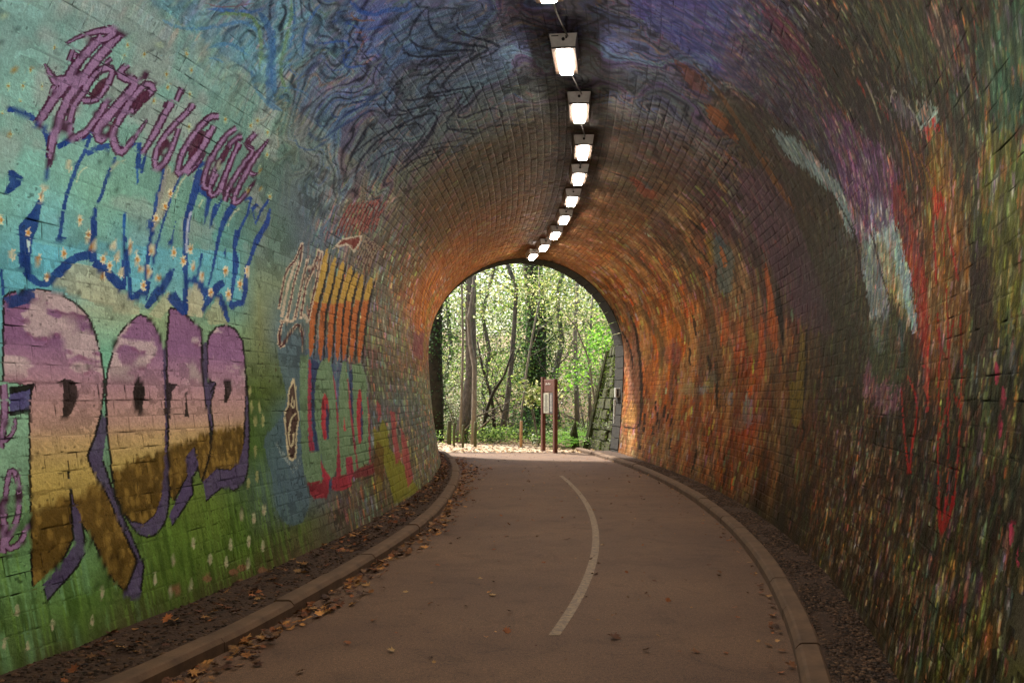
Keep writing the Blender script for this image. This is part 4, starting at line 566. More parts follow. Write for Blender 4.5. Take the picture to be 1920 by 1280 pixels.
0 5a6d50 1.00 5158,1008 212,12 90,-73 -52,-226 -133,-280 -267,-20 44,231
0 8c2530 1.00 5278,708 -43,-69 -50,-54 -45,-29 -30,1 -12,31 10,55 27,68 37,68 46,56 42,31 32,0 18,-31 -5,-57
0 26304c 1.00 5292,817 -14,-109 -68,-130 -50,-21 65,152
0 802c3a 1.00 5445,850 -3,-129 -117,-275 -65,-27 155,302
0 74242c 1.00 4182,415 200,-2 48,5 30,-52 -45,-39 -190,12 -35,41
0 8c2836 1.00 4402,503 53,-54 65,-39 -65,-44 -60,59
0 7c2630 1.00 4512,411 170,-1 198,-6 -58,-67 -180,-2 -147,17
0 5e262a 1.00 4875,401 145,19 362,6 -44,-61 -428,7
0 802c3a 1.00 4812,495 110,-1 0,-79 -130,-68 -17,58
0 2e3c50 1.00 4475,404 55,5 -30,-47 -47,-2
0 a89878 1.00 4172,905 16,-5 10,-16 5,-18 0,-16 -5,-17 -6,-17 0,-19 3,-19 0,-18 3,-15 2,-13 -5,-15 -13,-17 -14,-19 -18,-25 -18,-39 -19,-46 -23,-31 -30,-10 -35,4 -23,12 -4,21 2,29 5,30 3,29 2,29 5,25 3,19 7,15 8,13 12,9 15,5 15,10 5,15 5,19 10,20 23,26 30,28
0 30181a 1.00 4165,881 10,-3 7,-11 3,-14 0,-15 -7,-18 -3,-16 0,-15 3,-14 2,-15 0,-13 0,-14 -2,-16 -13,-17 -15,-19 -18,-24 -14,-37 -18,-41 -18,-30 -22,-9 -23,3 -17,11 -2,18 2,26 2,27 3,28 3,30 5,25 4,20 6,15 9,13 13,8 15,6 15,10 5,16 2,19 8,19 17,19 21,18
2 b0a080 1.00 4135,815 7,-7 8,-8 2,-9 -2,-9 -8,-9 -2,-4 0,2 -8,7 -5,8 5,9 10,12 8,8 -15,2 -8,-9 -7,-12 -5,-11 3,-9 9,-8 15,-4 13,7 7,10 6,11 -6,9 -7,10 -5,6
2 a89878 1.00 4160,745 -20,-5 -27,-8 -23,-12 -18,-14 -12,-17 -10,-17 -7,-16 -8,-17 -2,-15 0,-14 4,-12 15,-8 23,6 15,12 12,13 6,13 5,14 2,10 -20,0 -2,-10 -3,-13 -8,-12 -10,-12 -14,-11 -3,-3 0,3 -5,11 0,13 2,14 8,17 10,16 10,16 10,17 15,13 22,10 25,7 18,5
2 8a9088 0.45 3895,619 13,-19 14,-26 23,-22 30,-13 37,-9 38,-4 38,4 35,8 22,7 -3,2 -24,-7 -33,-8 -35,-3 -35,3 -37,8 -28,13 -22,21 -16,27 -10,18
2 8a9088 0.45 3910,609 10,-18 15,-25 20,-21 27,-13 30,-10 35,-4 35,4 36,9 27,7 -5,2 -25,-7 -35,-9 -33,-4 -29,4 -30,9 -26,13 -20,21 -17,25 -10,18
2 8a9088 0.45 3922,599 13,-17 15,-23 18,-20 22,-14 25,-10 28,-5 35,5 37,10 27,7 -4,2 -25,-7 -38,-10 -32,-5 -25,5 -23,9 -23,13 -17,20 -15,24 -12,17
2 8a9088 0.45 3938,589 10,-16 14,-22 18,-19 18,-14 17,-11 25,-5 35,5 38,11 27,9 -5,1 -27,-8 -38,-11 -30,-5 -20,5 -18,10 -17,14 -15,19 -18,22 -10,15
2 8a9088 0.45 3950,579 12,-15 16,-21 14,-18 13,-14 13,-12 19,-5 33,5 40,12 28,10 -6,1 -27,-9 -37,-12 -31,-5 -15,5 -12,11 -12,14 -16,18 -14,21 -13,14
2 8a9088 0.45 3965,568 10,-13 15,-19 15,-18 7,-14 6,-12 17,-7 30,7 40,13 30,10 -5,1 -28,-10 -40,-12 -29,-6 -11,5 -4,11 -8,15 -12,17 -18,20 -10,13
2 8a9088 0.45 3978,558 12,-13 15,-17 13,-17 2,-14 0,-13 10,-7 32,7 40,14 30,11 -5,2 -29,-11 -40,-14 -28,-6 -5,4 0,13 -3,15 -12,16 -15,18 -10,13
2 1a1312 1.00 4710,1586 -5,-44 -15,-64 -22,-64 -36,-59 -47,-60 -40,-65 -30,-78 -25,-82 -20,-58 20,1 25,58 30,82 35,79 45,64 47,60 38,60 20,66 0,62 -8,43
2 1a1312 1.00 4862,1568 -12,-46 -25,-65 -30,-62 -35,-48 -35,-46 -33,-57 -27,-85 -27,-94 -20,-67 20,1 27,67 35,95 32,85 36,56 37,46 35,49 25,63 13,65 0,44
2 1a1312 1.00 5020,1570 -20,-41 -32,-59 -33,-58 -27,-47 -30,-48 -28,-59 -30,-89 -32,-101 -26,-71 23,1 33,71 40,102 34,90 33,59 30,47 30,48 27,58 18,58 5,40
2 1a1312 1.00 5195,1566 -25,-36 -38,-52 -32,-53 -32,-46 -36,-47 -30,-60 -32,-90 -30,-103 -25,-72 25,0 32,73 40,104 36,91 37,60 35,46 32,46 30,53 20,51 8,36
2 1a1312 1.00 5335,1547 -33,-35 -47,-51 -37,-53 -28,-49 -22,-52 -28,-60 -35,-81 -43,-89 -30,-62 28,1 38,62 50,90 42,82 32,60 26,52 27,49 35,52 28,50 14,35
2 1a1312 1.00 5462,1552 -14,-44 -30,-62 -30,-58 -28,-41 -27,-36 -25,-50 -36,-83 -40,-96 -30,-68 28,1 40,68 50,97 42,84 33,50 27,36 28,41 28,59 7,61 -3,43
2 1a1312 1.00 5698,1563 -23,-39 -40,-56 -35,-58 -30,-54 -35,-57 -35,-62 -45,-79 -50,-85 -35,-59 35,1 43,59 60,86 52,80 42,63 40,57 30,55 30,58 16,54 2,38
2 957230 1.00 4655,1586 -13,-19 -14,-26 -8,-30 -8,-33 -10,-32 -10,-31 -14,-29 -18,-28 -22,-30 -23,-30 -20,-31 73,2 22,31 22,30 26,30 20,30 17,30 13,32 7,33 0,32 -3,30 -14,24 -16,16
2 904c22 1.00 4515,1298 -23,-31 -17,-33 -17,-37 -16,-41 -12,-42 -10,-39 -2,-33 7,-23 15,0 25,25 23,34 14,40 16,42 14,41 18,36 18,32 22,31
2 957230 1.00 4802,1568 -17,-20 -23,-27 -10,-31 -14,-33 -13,-32 -13,-29 -12,-24 -15,-22 -17,-23 -18,-23 80,2 18,23 17,23 20,23 15,26 15,30 15,33 5,32 3,31 -13,25 -13,17
2 904c22 1.00 4648,1303 -16,-25 -14,-31 -16,-38 -14,-46 -16,-47 -10,-46 -2,-38 8,-27 15,1 27,28 25,40 17,46 16,48 14,46 16,38 14,29 18,26
2 957230 1.00 4955,1570 -23,-18 -24,-24 -16,-28 -17,-30 -15,-30 -12,-27 -13,-24 -13,-22 -12,-23 -15,-24 90,5 13,23 15,23 15,23 14,24 16,28 14,30 10,30 6,27 -10,22 -16,16
2 904c22 1.00 4795,1320 -15,-27 -12,-32 -16,-40 -17,-48 -17,-51 -13,-48 -3,-41 6,-28 17,0 33,30 27,42 20,49 17,52 18,48 15,41 15,31 15,27
2 957230 1.00 5123,1566 -25,-16 -30,-22 -18,-24 -20,-27 -12,-26 -16,-26 -12,-22 -15,-22 -15,-22 -18,-24 96,4 17,24 17,22 18,22 15,23 18,26 17,27 10,26 8,24 -13,20 -13,13
2 904c22 1.00 4942,1334 -17,-28 -15,-32 -15,-40 -17,-49 -16,-51 -14,-50 0,-41 7,-29 20,1 33,30 27,43 20,51 20,52 15,49 18,41 14,31 18,27
2 957230 1.00 5258,1547 -33,-16 -33,-20 -22,-24 -22,-26 -18,-27 -15,-26 -10,-24 -13,-24 -12,-25 105,7 13,25 12,24 15,23 17,26 20,26 16,25 12,24 -8,19 -12,13
2 904c22 1.00 5092,1360 -12,-25 -12,-26 -13,-29 -15,-30 -15,-37 -20,-43 -20,-45 -17,-42 -3,-35 5,-25 20,0 32,26 36,37 25,43 25,46 20,43 17,38 15,31 15,29 10,26 13,25
2 957230 1.00 5380,1552 -30,-20 -25,-27 -15,-30 -10,-31 -12,-30 -10,-26 -13,-21 -13,-18 116,5 12,19 15,22 15,27 15,31 10,32 0,29 -15,24 -28,15
2 904c22 1.00 5278,1388 -13,-21 -13,-18 -12,-17 -15,-19 -13,-22 -14,-28 -16,-36 -17,-45 -17,-48 -16,-46 -2,-39 2,-27 23,1 30,28 35,40 30,47 25,50 20,45 17,37 16,28 12,21 15,18 13,17 12,19 12,22
2 957230 1.00 5605,1562 -40,-18 -30,-23 -17,-26 -13,-28 -13,-29 -12,-28 -15,-27 127,8 16,27 17,28 17,29 16,29 5,26 -13,20 -32,13
2 904c22 1.00 5478,1410 -13,-27 -15,-26 -18,-28 -14,-28 -20,-30 -18,-31 -22,-37 -20,-41 -23,-43 -17,-39 -6,-34 3,-23 25,0 32,24 40,35 36,41 27,44 27,42 23,37 20,32 20,30 17,29 16,27 14,27 16,27
2 a8927c 0.90 4288,1552 -8,-23 -18,-32 -17,-27 -23,-17 -24,-13 -26,-18 -20,-19 -17,-22 -20,-30 -22,-47 -25,-54 -21,-39 33,1 20,39 25,55 25,47 18,28 17,21 20,18 20,15 27,14 26,20 19,29 18,33 10,23
2 a8927c 0.90 4290,1544 5,-20 2,-30 -2,-31 -12,-26 -18,-28 -23,-41 -32,-68 -45,-79 -33,-56 36,0 32,57 45,80 35,68 22,40 18,28 12,28 3,32 -3,31 -4,21
2 a8927c 0.90 4248,1457 -20,-27 -28,-38 -30,-46 -32,-58 -38,-65 -28,-45 36,0 27,46 35,65 35,58 30,45 27,39 21,26
2 a8927c 0.90 4385,1490 -10,-36 -20,-52 -25,-55 -33,-60 -37,-63 -28,-44 36,0 29,44 38,64 33,61 27,56 17,52 13,36
2 a8927c 0.90 4518,1558 -10,-32 -18,-46 -22,-42 -28,-29 -30,-27 -25,-34 -27,-53 -28,-60 -20,-43 40,2 20,43 28,60 24,52 28,33 28,25 30,31 22,44 20,46 10,33
2 a8927c 0.90 4568,1559 0,-37 -8,-54 -20,-61 -38,-77 -52,-83 -40,-58 40,0 40,59 55,84 38,77 19,63 8,54 0,37
2 a8927c 0.90 4060,1159 12,-4 23,-4 37,8 33,24 35,31 22,23 -32,2 -22,-23 -36,-30 -27,-21 -3,-1 -7,3 -10,3
2 a8927c 0.90 4150,1158 22,2 38,5 38,10 22,18 13,19 7,14 -35,-1 -10,-13 -10,-18 -15,-12 -17,-5 -31,-3 -22,-2
2 a8927c 0.90 4335,1189 15,8 20,10 0,2 5,-4 15,-12 10,-9 40,8 -10,10 -18,13 -27,9 -40,-8 -25,-13 -15,-8
2 a8927c 0.90 4382,1430 40,12 58,16 40,11 2,0 3,-3 3,-4 40,9 -6,5 -14,7 -38,-1 -48,-13 -57,-17 -40,-12
2 45161c 1.00 4300,1547 -10,-21 -18,-30 -20,-26 -22,-17 -25,-14 -25,-17 -20,-20 -18,-22 -17,-28 -23,-43 -24,-50 -18,-35 15,0 20,36 23,49 22,43 20,28 18,22 20,18 22,16 25,15 25,18 20,27 18,30 10,21
2 45161c 1.00 4302,1540 3,-19 3,-28 -3,-29 -13,-27 -17,-29 -23,-40 -32,-64 -42,-74 -30,-52 17,0 30,52 43,75 32,64 22,40 18,29 12,27 6,31 -3,27 -5,19
2 45161c 1.00 4398,1478 -10,-32 -23,-48 -25,-50 -32,-57 -36,-60 -27,-42 20,1 25,42 35,59 33,58 27,50 20,48 13,33
2 45161c 1.00 4535,1547 -13,-29 -20,-41 -24,-39 -28,-29 -30,-27 -28,-34 -24,-49 -26,-55 -17,-38 20,1 18,38 25,55 24,49 28,32 28,27 30,30 24,39 20,42 13,29
2 45161c 1.00 4575,1546 0,-33 -7,-49 -18,-57 -38,-71 -52,-79 -40,-55 20,0 40,55 55,80 37,72 18,57 8,49 0,33
2 45161c 1.00 4418,1425 30,11 42,16 32,11 13,2 3,-1 2,-1 15,7 -5,1 -15,2 -23,-5 -34,-12 -40,-15 -30,-11
2 a8927c 1.00 4093,1165 -18,-16 -20,-23 -18,-23 -7,-25 -2,-26 24,-19 53,15 33,24 34,23 43,23 45,24 28,11 2,-2 15,-12 10,-18 7,-28 3,-35 3,-25 4,1 10,25 13,36 5,31 -12,22 -20,17 -50,3 -50,-17 -46,-26 -42,-24 -40,-22 -35,-21 7,-3 6,4 -3,22 3,23 10,21 14,23 13,16
2 421318 1.00 4098,1164 -16,-15 -20,-23 -15,-23 -7,-25 -3,-25 18,-15 40,12 35,23 35,23 43,24 44,24 33,12 12,-2 18,-13 10,-19 5,-29 -2,-35 0,-25 4,1 8,25 10,36 0,30 -12,21 -20,15 -38,4 -45,-16 -45,-25 -42,-24 -38,-23 -35,-21 -7,-6 -3,7 -3,23 6,24 12,21 18,23 12,16
2 7a4038 1.00 4730,1659 22,27 10,37 13,38 15,39 18,40 -3,28 -5,0 -22,-29 -18,-40 -18,-40 -10,-38 -10,-37 6,-25
2 421a1e 1.00 4732,1666 16,24 10,35 12,36 15,37 15,38 5,26 -3,0 -14,-26 -18,-38 -15,-37 -13,-36 -10,-35 -2,-25
2 7a4038 1.00 4790,1673 22,27 8,37 10,38 15,40 17,41 -4,28 -6,0 -22,-29 -15,-41 -15,-40 -10,-39 -10,-37 5,-26
2 421a1e 1.00 4790,1679 15,25 10,35 10,37 15,37 15,38 3,27 -3,0 -15,-27 -15,-38 -13,-38 -12,-36 -10,-36 -2,-25
2 7a4038 1.00 4850,1686 23,28 7,38 8,38 14,41 16,41 -8,28 -2,0 -23,-30 -15,-41 -15,-41 -7,-39 -8,-37 5,-26
2 421a1e 1.00 4850,1692 15,26 10,36 7,36 16,39 12,38 3,27 -3,0 -15,-27 -13,-39 -14,-38 -8,-37 -10,-36 -2,-25
2 7a4038 1.00 4913,1700 19,28 8,38 8,39 12,41 12,42 -7,29 -3,0 -22,-30 -12,-42 -13,-41 -7,-40 -8,-38 8,-26
2 421a1e 1.00 4913,1706 15,26 7,37 7,37 13,38 13,40 0,27 -3,0 -13,-28 -12,-39 -12,-39 -10,-37 -8,-37 0,-25
2 7a4038 1.00 4975,1714 23,29 4,39 6,39 12,42 10,42 -8,29 -4,0 -20,-31 -13,-42 -13,-42 -4,-40 -6,-39 10,-26
2 421a1e 1.00 4975,1720 15,27 5,37 7,37 13,40 10,39 -3,28 -14,-29 -10,-39 -10,-39 -8,-38 -8,-37 3,-26
2 7a4038 1.00 5040,1729 22,29 3,39 5,40 10,42 10,43 -10,29 -5,0 -20,-31 -10,-43 -10,-42 -5,-40 -5,-40 13,-26
2 421a1e 1.00 5040,1735 15,27 5,38 5,38 10,39 8,40 -3,28 -2,0 -10,-28 -10,-41 -10,-40 -6,-38 -4,-37 2,-26
2 7a4038 1.00 5108,1744 20,29 2,40 2,41 8,42 10,44 -12,29 -6,0 -20,-31 -7,-44 -7,-43 -6,-41 -2,-40 15,-26
2 421a1e 1.00 5108,1750 12,28 3,38 5,38 7,40 7,41 -4,28 -13,-29 -7,-41 -8,-40 -2,-39 -6,-38 3,-26
2 7a4038 1.00 5178,1760 20,29 0,41 0,41 4,43 8,44 -15,30 -5,-1 -18,-32 -4,-43 -8,-44 0,-41 -2,-41 14,-27
2 421a1e 1.00 5178,1766 10,28 2,38 2,39 6,41 4,41 -4,28 -3,0 -10,-29 -5,-41 -5,-41 -3,-39 -2,-39 5,-26
2 7a4038 1.00 5248,1776 7,28 -20,37 -17,37 -10,39 -10,40 -26,26 -4,0 -8,-30 10,-39 10,-40 18,-38 17,-37 27,-24
2 421a1e 1.00 5248,1782 -3,26 -17,35 -16,35 -12,37 -10,37 -15,25 -3,0 0,-27 10,-37 13,-37 15,-35 18,-35 17,-24
2 7a4038 1.00 5322,1793 6,26 -23,35 -17,35 -10,37 -10,38 -26,25 -4,-1 -8,-28 10,-38 10,-37 18,-36 20,-35 30,-22
2 421a1e 1.00 5320,1799 -2,24 -18,33 -18,33 -10,35 -10,35 -17,24 -3,-1 0,-25 10,-35 13,-35 15,-33 18,-33 20,-22
2 7a4038 1.00 5395,1810 5,25 -20,33 -20,32 -10,36 -8,36 -24,23 -6,0 -10,-27 8,-37 10,-35 20,-34 20,-32 30,-21
2 421a1e 1.00 5395,1816 -5,23 -17,30 -18,31 -10,33 -10,33 -17,22 0,-24 7,-33 13,-33 14,-31 21,-31 19,-20
0 9c8a76 1.00 4730,1593 110,76 330,83 22,-42 -69,-75 -145,21
0 5e241e 1.00 4802,1626 66,40 277,71 10,-34 -60,-54 -130,20
2 75604e 1.00 5148,1569 32,23 28,32 24,35 26,37 24,39 0,27 -4,0 -28,-28 -22,-39 -28,-37 -25,-35 -25,-32 -8,-22
2 361a18 1.00 5158,1574 24,22 26,31 24,33 26,36 20,37 4,26 -20,-27 -22,-37 -22,-36 -26,-32 -24,-31 -13,-22
2 75604e 1.00 5205,1570 33,24 22,34 25,35 25,36 25,38 3,26 -5,0 -31,-27 -24,-38 -26,-37 -24,-35 -23,-33 -5,-24
2 361a18 1.00 5215,1575 25,23 22,32 23,34 23,34 22,36 8,25 -3,0 -20,-25 -23,-36 -24,-35 -23,-33 -23,-33 -10,-22
2 75604e 1.00 5265,1571 30,25 23,35 20,35 27,36 27,36 0,25 -2,0 -32,-26 -28,-36 -25,-36 -23,-35 -20,-35 -2,-25
2 361a18 1.00 5275,1576 23,24 20,34 20,34 24,34 26,34 7,23 -3,0 -22,-24 -25,-34 -25,-34 -20,-34 -20,-34 -8,-23
2 75604e 1.00 5325,1572 30,26 18,37 19,36 28,34 28,35 4,24 -4,0 -33,-25 -30,-34 -27,-36 -18,-36 -20,-37 2,-24
2 361a18 1.00 5338,1577 20,25 17,35 17,35 26,33 24,32 10,23 -2,0 -25,-23 -25,-33 -25,-33 -17,-34 -18,-36 -5,-24
2 75604e 1.00 5390,1573 28,28 14,38 18,36 25,34 33,33 4,23 -4,-1 -36,-23 -32,-33 -25,-34 -17,-37 -16,-38 3,-26
2 361a18 1.00 5400,1578 20,27 12,36 18,35 22,32 30,31 10,22 -2,-1 -25,-21 -30,-31 -25,-33 -15,-35 -13,-36 -4,-26
2 75604e 1.00 5455,1574 27,29 10,40 16,36 27,33 33,32 7,21 -5,0 -38,-22 -34,-32 -28,-33 -15,-38 -10,-39 5,-27
2 361a18 1.00 5468,1580 17,27 10,38 13,36 24,31 30,29 13,20 -3,0 -27,-20 -30,-30 -27,-32 -13,-35 -10,-38 0,-26
2 75604e 1.00 5525,1576 23,30 7,41 13,37 27,32 35,30 8,20 -6,0 -40,-21 -34,-30 -28,-33 -12,-38 -8,-41 10,-28
2 361a18 1.00 5535,1581 15,29 8,39 10,36 24,30 33,28 15,19 -2,0 -33,-19 -33,-28 -24,-31 -10,-36 -8,-40 2,-27
0 66621f 0.90 5802,685 100,-77 -24,-121 467,-159 435,-216 -605,17 -437,5 -73,246 -220,114 57,144 106,-36
0 4a3018 0.80 5540,555 172,-59 -150,-191 -134,-28 -78,127
0 80383a 0.90 5685,801 103,-35 -40,-67 -103,-40
0 80383a 0.90 6078,728 194,-12 -72,-192 8,-139 -196,-13 28,204
0 80383a 0.90 6415,609 127,-62 81,-141 -65,-192 -263,-32 7,244
0 6a5a2c 0.70 5430,350 80,-40 -32,-63 -108,3 -65,47
0 7e4420 0.60 7338,2058 984,63 208,-83 -65,-180 138,-171 297,-223 -1197,-88 -250,248 -28,145
2 6a2a14 0.60 7672,1902 18,-44 13,-67 37,-75 105,-94 90,-110 10,-82 63,4 -13,83 -97,110 -110,93 -43,75 -13,67 -20,44
2 b86a24 0.60 7782,1927 20,-48 10,-71 36,-79 112,-96 98,-110 12,-84 67,5 -17,84 -105,110 -117,95 -40,79 -13,71 -20,48
2 6a2a14 0.60 7898,1953 20,-51 7,-76 37,-83 118,-97 110,-111 15,-85 73,5 -23,85 -118,111 -125,97 -37,82 -13,76 -20,51
2 b86a24 0.60 8012,1980 23,-54 10,-81 35,-88 128,-98 122,-112 20,-86 78,6 -28,85 -130,112 -135,98 -40,87 -10,81 -27,54
2 6a2a14 0.60 8130,2007 27,-57 13,-86 35,-91 138,-101 137,-112 30,-86 85,6 -37,86 -148,112 -148,100 -40,91 -14,86 -30,57
2 b86a24 0.60 8248,2036 34,-61 16,-90 40,-96 150,-102 157,-113 38,-87 95,7 -48,87 -172,113 -158,101 -45,95 -20,90 -37,61
0 62303a 0.70 7598,1369 1417,104 -173,-260 -1347,-61
0 6c5a20 0.60 8603,1687 42,112 447,84 28,-658 -502,-22 177,254
2 4f7488 0.75 2770,2028 15,-4 23,-4 27,-2 33,5 40,8 40,14 40,19 37,24 35,23 28,22 22,21 25,14 35,9 40,4 42,-1 56,-8 60,-15 42,-11 2,2 -42,12 -58,18 -57,12 -45,2 -45,-4 -37,-10 -30,-17 -23,-21 -27,-22 -33,-22 -37,-24 -36,-18 -37,-13 -40,-9 -33,-5 -24,-2 -23,2 -15,2
2 4c7486 0.75 3045,2016 20,11 28,16 25,16 20,12 17,10 23,7 32,3 38,3 30,3 -30,4 -38,3 -38,-4 -27,-8 -23,-11 -20,-13 -22,-17 -22,-20 -13,-14
2 3f6478 0.75 3335,2066 17,-19 38,-21 45,-19 63,-11 70,-7 54,0 0,2 -47,10 -67,9 -60,10 -43,17 -37,19 -30,11
2 3c5e86 0.75 2948,2130 24,9 36,13 32,16 33,14 32,15 27,15 23,16 15,17 8,12 -3,1 -15,-9 -18,-14 -22,-15 -25,-14 -33,-15 -32,-15 -32,-15 -30,-17 -20,-13
2 6f8040 0.75 3020,2145 15,7 23,10 22,11 30,13 32,14 33,4 37,-9 40,-18 38,-22 35,-25 35,-28 25,-21 3,1 -18,23 -27,32 -35,28 -40,23 -46,19 -44,10 -43,-5 -35,-15 -30,-14 -22,-13 -18,-14 -10,-10
2 7c4440 0.75 2932,2145 18,4 25,6 23,9 20,8 17,10 20,13 30,23 33,29 22,20 -25,-19 -35,-26 -30,-23 -20,-13 -18,-10 -17,-8 -25,-8 -22,-8 -18,-6
2 7c4a3c 0.75 3020,2130 75,33 -75,-33
2 4a6e88 0.75 3095,2003 15,3 22,7 20,6 20,1 23,1 15,3 -15,4 -23,1 -22,-2 -22,-7 -20,-8 -13,-8
2 567a88 0.75 2890,1926 65,17 -65,-16
2 2c4e80 0.75 2860,2118 40,10 -40,-9
2 7c8f2e 0.75 2412,1890 -12,-31 12,31
2 7c8f2e 0.75 2375,1868 -8,-29 8,29
2 7c8f2e 0.75 2392,1881 -20,-27 23,27
2 41647c 0.75 3302,2231 26,-32 44,-41 53,-39 55,-39 62,-37 56,-22 2,2 -30,33 -58,39 -57,38 -53,39 -52,38 -45,23
2 3d5c76 0.80 3150,2241 22,-7 33,-10 33,-8 32,-9 32,-13 33,-17 30,-25 30,-32 33,-32 40,-33 40,-32 42,-25 52,-8 46,10 30,8 -3,4 -27,1 -35,3 -31,6 -34,20 -40,30 -38,32 -35,31 -30,33 -37,28 -38,20 -40,14 -35,10 -40,6 -40,-1 -25,-1
2 6a7a44 0.80 3255,2349 17,-12 23,-17 28,-19 27,-25 25,-29 30,-31 30,-33 33,-34 37,-30 47,-22 56,-14 40,-8 -33,15 -47,18 -46,21 -34,28 -30,33 -33,32 -30,31 -27,30 -28,26 -30,20 -30,13 -22,9
2 44627c 0.80 3268,2357 32,-21 48,-30 40,-28 22,-21 18,-21 20,-21 32,-23 35,-23 40,-15 45,-1 40,10 28,8 -30,-3 -40,-5 -36,1 -32,13 -38,22 -30,22 -20,20 -17,21 -25,23 -42,28 -53,27 -35,18
2 7a6a34 0.80 3480,2201 18,-12 24,-16 28,-12 28,-4 24,-1 26,2 22,5 18,7 10,5 -16,-3 -17,-5 -20,-4 -23,-2 -24,0 -23,4 -27,11 -26,16 -20,10
2 3c5a7c 0.80 3392,2424 3,-19 5,-28 12,-27 18,-24 22,-23 23,-21 25,-21 32,-18 23,-12 3,1 -16,16 -24,20 -28,20 -22,21 -20,22 -18,22 -12,26 -10,27 -13,19
2 2c4c7a 0.80 3492,2511 26,-4 34,-4 41,2 35,9 34,14 28,16 18,19 7,21 10,20 27,26 36,30 17,26 -25,18 -38,0 -22,-2 0,-2 22,-4 23,-6 5,-3 -15,-19 -33,-29 -27,-27 -15,-23 -5,-20 -13,-15 -22,-13 -30,-11 -28,-8 -32,-4 -32,-3 -26,-2
2 2e466e 0.80 3560,2438 38,5 52,10 45,13 33,14 27,14 23,17 17,21 13,24 2,17 -2,0 -13,-15 -15,-22 -18,-21 -20,-15 -24,-14 -30,-13 -46,-12 -49,-12 -33,-10
2 80502c 0.80 3565,2479 23,-2 30,1 34,7 30,18 30,23 16,18 -3,1 -25,-15 -28,-22 -30,-17 -27,-6 -30,-1 -20,-4
2 7c5a34 0.80 3605,2432 65,32 -2,1 -63,-33
2 74442a 0.80 3690,2440 20,9 28,14 20,7 14,-4 18,-12 18,-14 17,-17 15,-19 15,-13 3,0 -8,15 -12,20 -18,18 -18,14 -22,13 -25,6 -27,-9 -26,-15 -12,-13
2 2c466e 0.80 3730,2374 12,-12 26,-14 24,-10 28,-9 28,-6 35,3 39,19 40,29 23,22 -3,1 -32,-19 -42,-26 -36,-18 -22,-1 -22,5 -23,7 -25,11 -28,11 -20,7
2 2c4a78 0.80 3540,2308 8,-4 17,-5 25,7 35,24 43,33 34,24 23,6 20,-2 20,-6 23,-13 27,-17 17,-13 3,1 -12,14 -21,20 -27,14 -25,8 -28,2 -30,-8 -37,-25 -42,-33 -33,-23 -18,-5 -12,1 -10,1
2 6f6038 0.80 3568,2268 14,2 18,5 18,8 17,11 17,13 10,11 -2,0 -15,-8 -17,-13 -18,-11 -15,-7 -17,-5 -10,-5
2 2b3a52 0.80 3920,2034 18,-13 30,-19 37,-10 40,3 43,11 35,17 22,19 15,24 32,37 68,70 70,88 43,65 -3,1 -52,-64 -80,-87 -68,-69 -32,-39 -15,-23 -18,-17 -33,-14 -32,-9 -28,-2 -30,8 -34,14 -26,10
2 34455c 0.80 3852,1975 13,-14 20,-19 33,-13 44,-1 53,5 47,10 33,15 23,19 22,22 30,31 25,35 15,25 -2,0 -23,-24 -33,-34 -29,-30 -23,-22 -20,-18 -28,-12 -40,-9 -50,-5 -37,1 -27,10 -26,16 -17,12
2 2a3850 0.80 3935,2093 15,-13 22,-18 36,-8 35,6 35,15 37,25 40,41 37,52 36,45 34,37 30,32 20,22 -29,-21 -38,-30 -37,-37 -33,-46 -37,-51 -40,-40 -33,-24 -30,-13 -25,-5 -22,7 -30,14 -20,11
2 28364e 0.80 3992,2146 23,-7 35,-9 40,1 37,13 35,22 36,34 40,58 34,71 23,57 17,29 8,14 2,9 -14,-8 -16,-13 -17,-30 -23,-57 -32,-71 -40,-57 -35,-33 -30,-19 -30,-11 -30,-1 -35,5 -28,4
2 232f48 0.80 4015,2283 28,-16 45,-21 42,-11 38,6 24,16 28,24 32,39 31,47 12,35 -3,0 -24,-34 -33,-46 -32,-38 -25,-23 -23,-14 -20,-4 -37,9 -46,19 -34,13
2 4a6672 0.80 3788,2095 2,13 0,18 -28,7 -67,-13 -82,-22 -53,-20 8,-17 40,-11 34,-7 23,3 10,8 7,7 -10,-5 -12,-5 -15,-2 -32,6 -38,10 -7,10 50,18 82,22 62,12 18,-5 2,-15 3,-12
0 4c5450 0.35 3695,2654 27,99 103,109 120,88 120,47 165,21 228,2 382,-12 530,-31 455,-62 85,-123 -195,-158 -220,-144 -165,-130 -175,-120 -147,-100 -90,-80 -58,-66 -68,-46 -97,-30 -95,-10 -65,22 -17,70 -13,100 -40,93 -55,65 -65,57 -103,70 -202,88 -222,93
2 12151e 0.90 3825,2764 43,-13 60,-18 64,-13 58,-2 55,4 55,10 48,15 44,21 45,26 51,36 47,43 37,30 23,12 7,-4 8,-17 5,-28 10,-35 27,-44 30,-51 28,-42 20,-29 22,-20 38,-14 58,4 54,15 40,10 -2,2 -45,-8 -57,-8 -38,-1 -18,8 -17,17 -23,27 -24,42 -33,51 -25,43 -12,34 -3,28 -10,20 -25,12 -38,-1 -27,-15 -40,-32 -47,-42 -48,-36 -42,-25 -40,-19 -43,-14 -47,-9 -51,-3 -52,1 -60,9 -65,14 -45,10
2 12151e 0.90 3835,2761 10,-19 13,-28 25,-26 32,-26 37,-26 38,-18 40,-7 40,2 43,11 52,18 60,26 55,31 48,37 40,43 30,34 22,24 12,15 -10,2 10,-10 21,-26 15,-19 2,0 0,20 -8,28 -20,18 -37,-6 -15,-17 -22,-24 -30,-34 -38,-42 -45,-36 -52,-29 -55,-25 -50,-18 -38,-9 -27,-2 -28,5 -35,15 -35,25 -30,25 -25,25 -25,26 -17,18
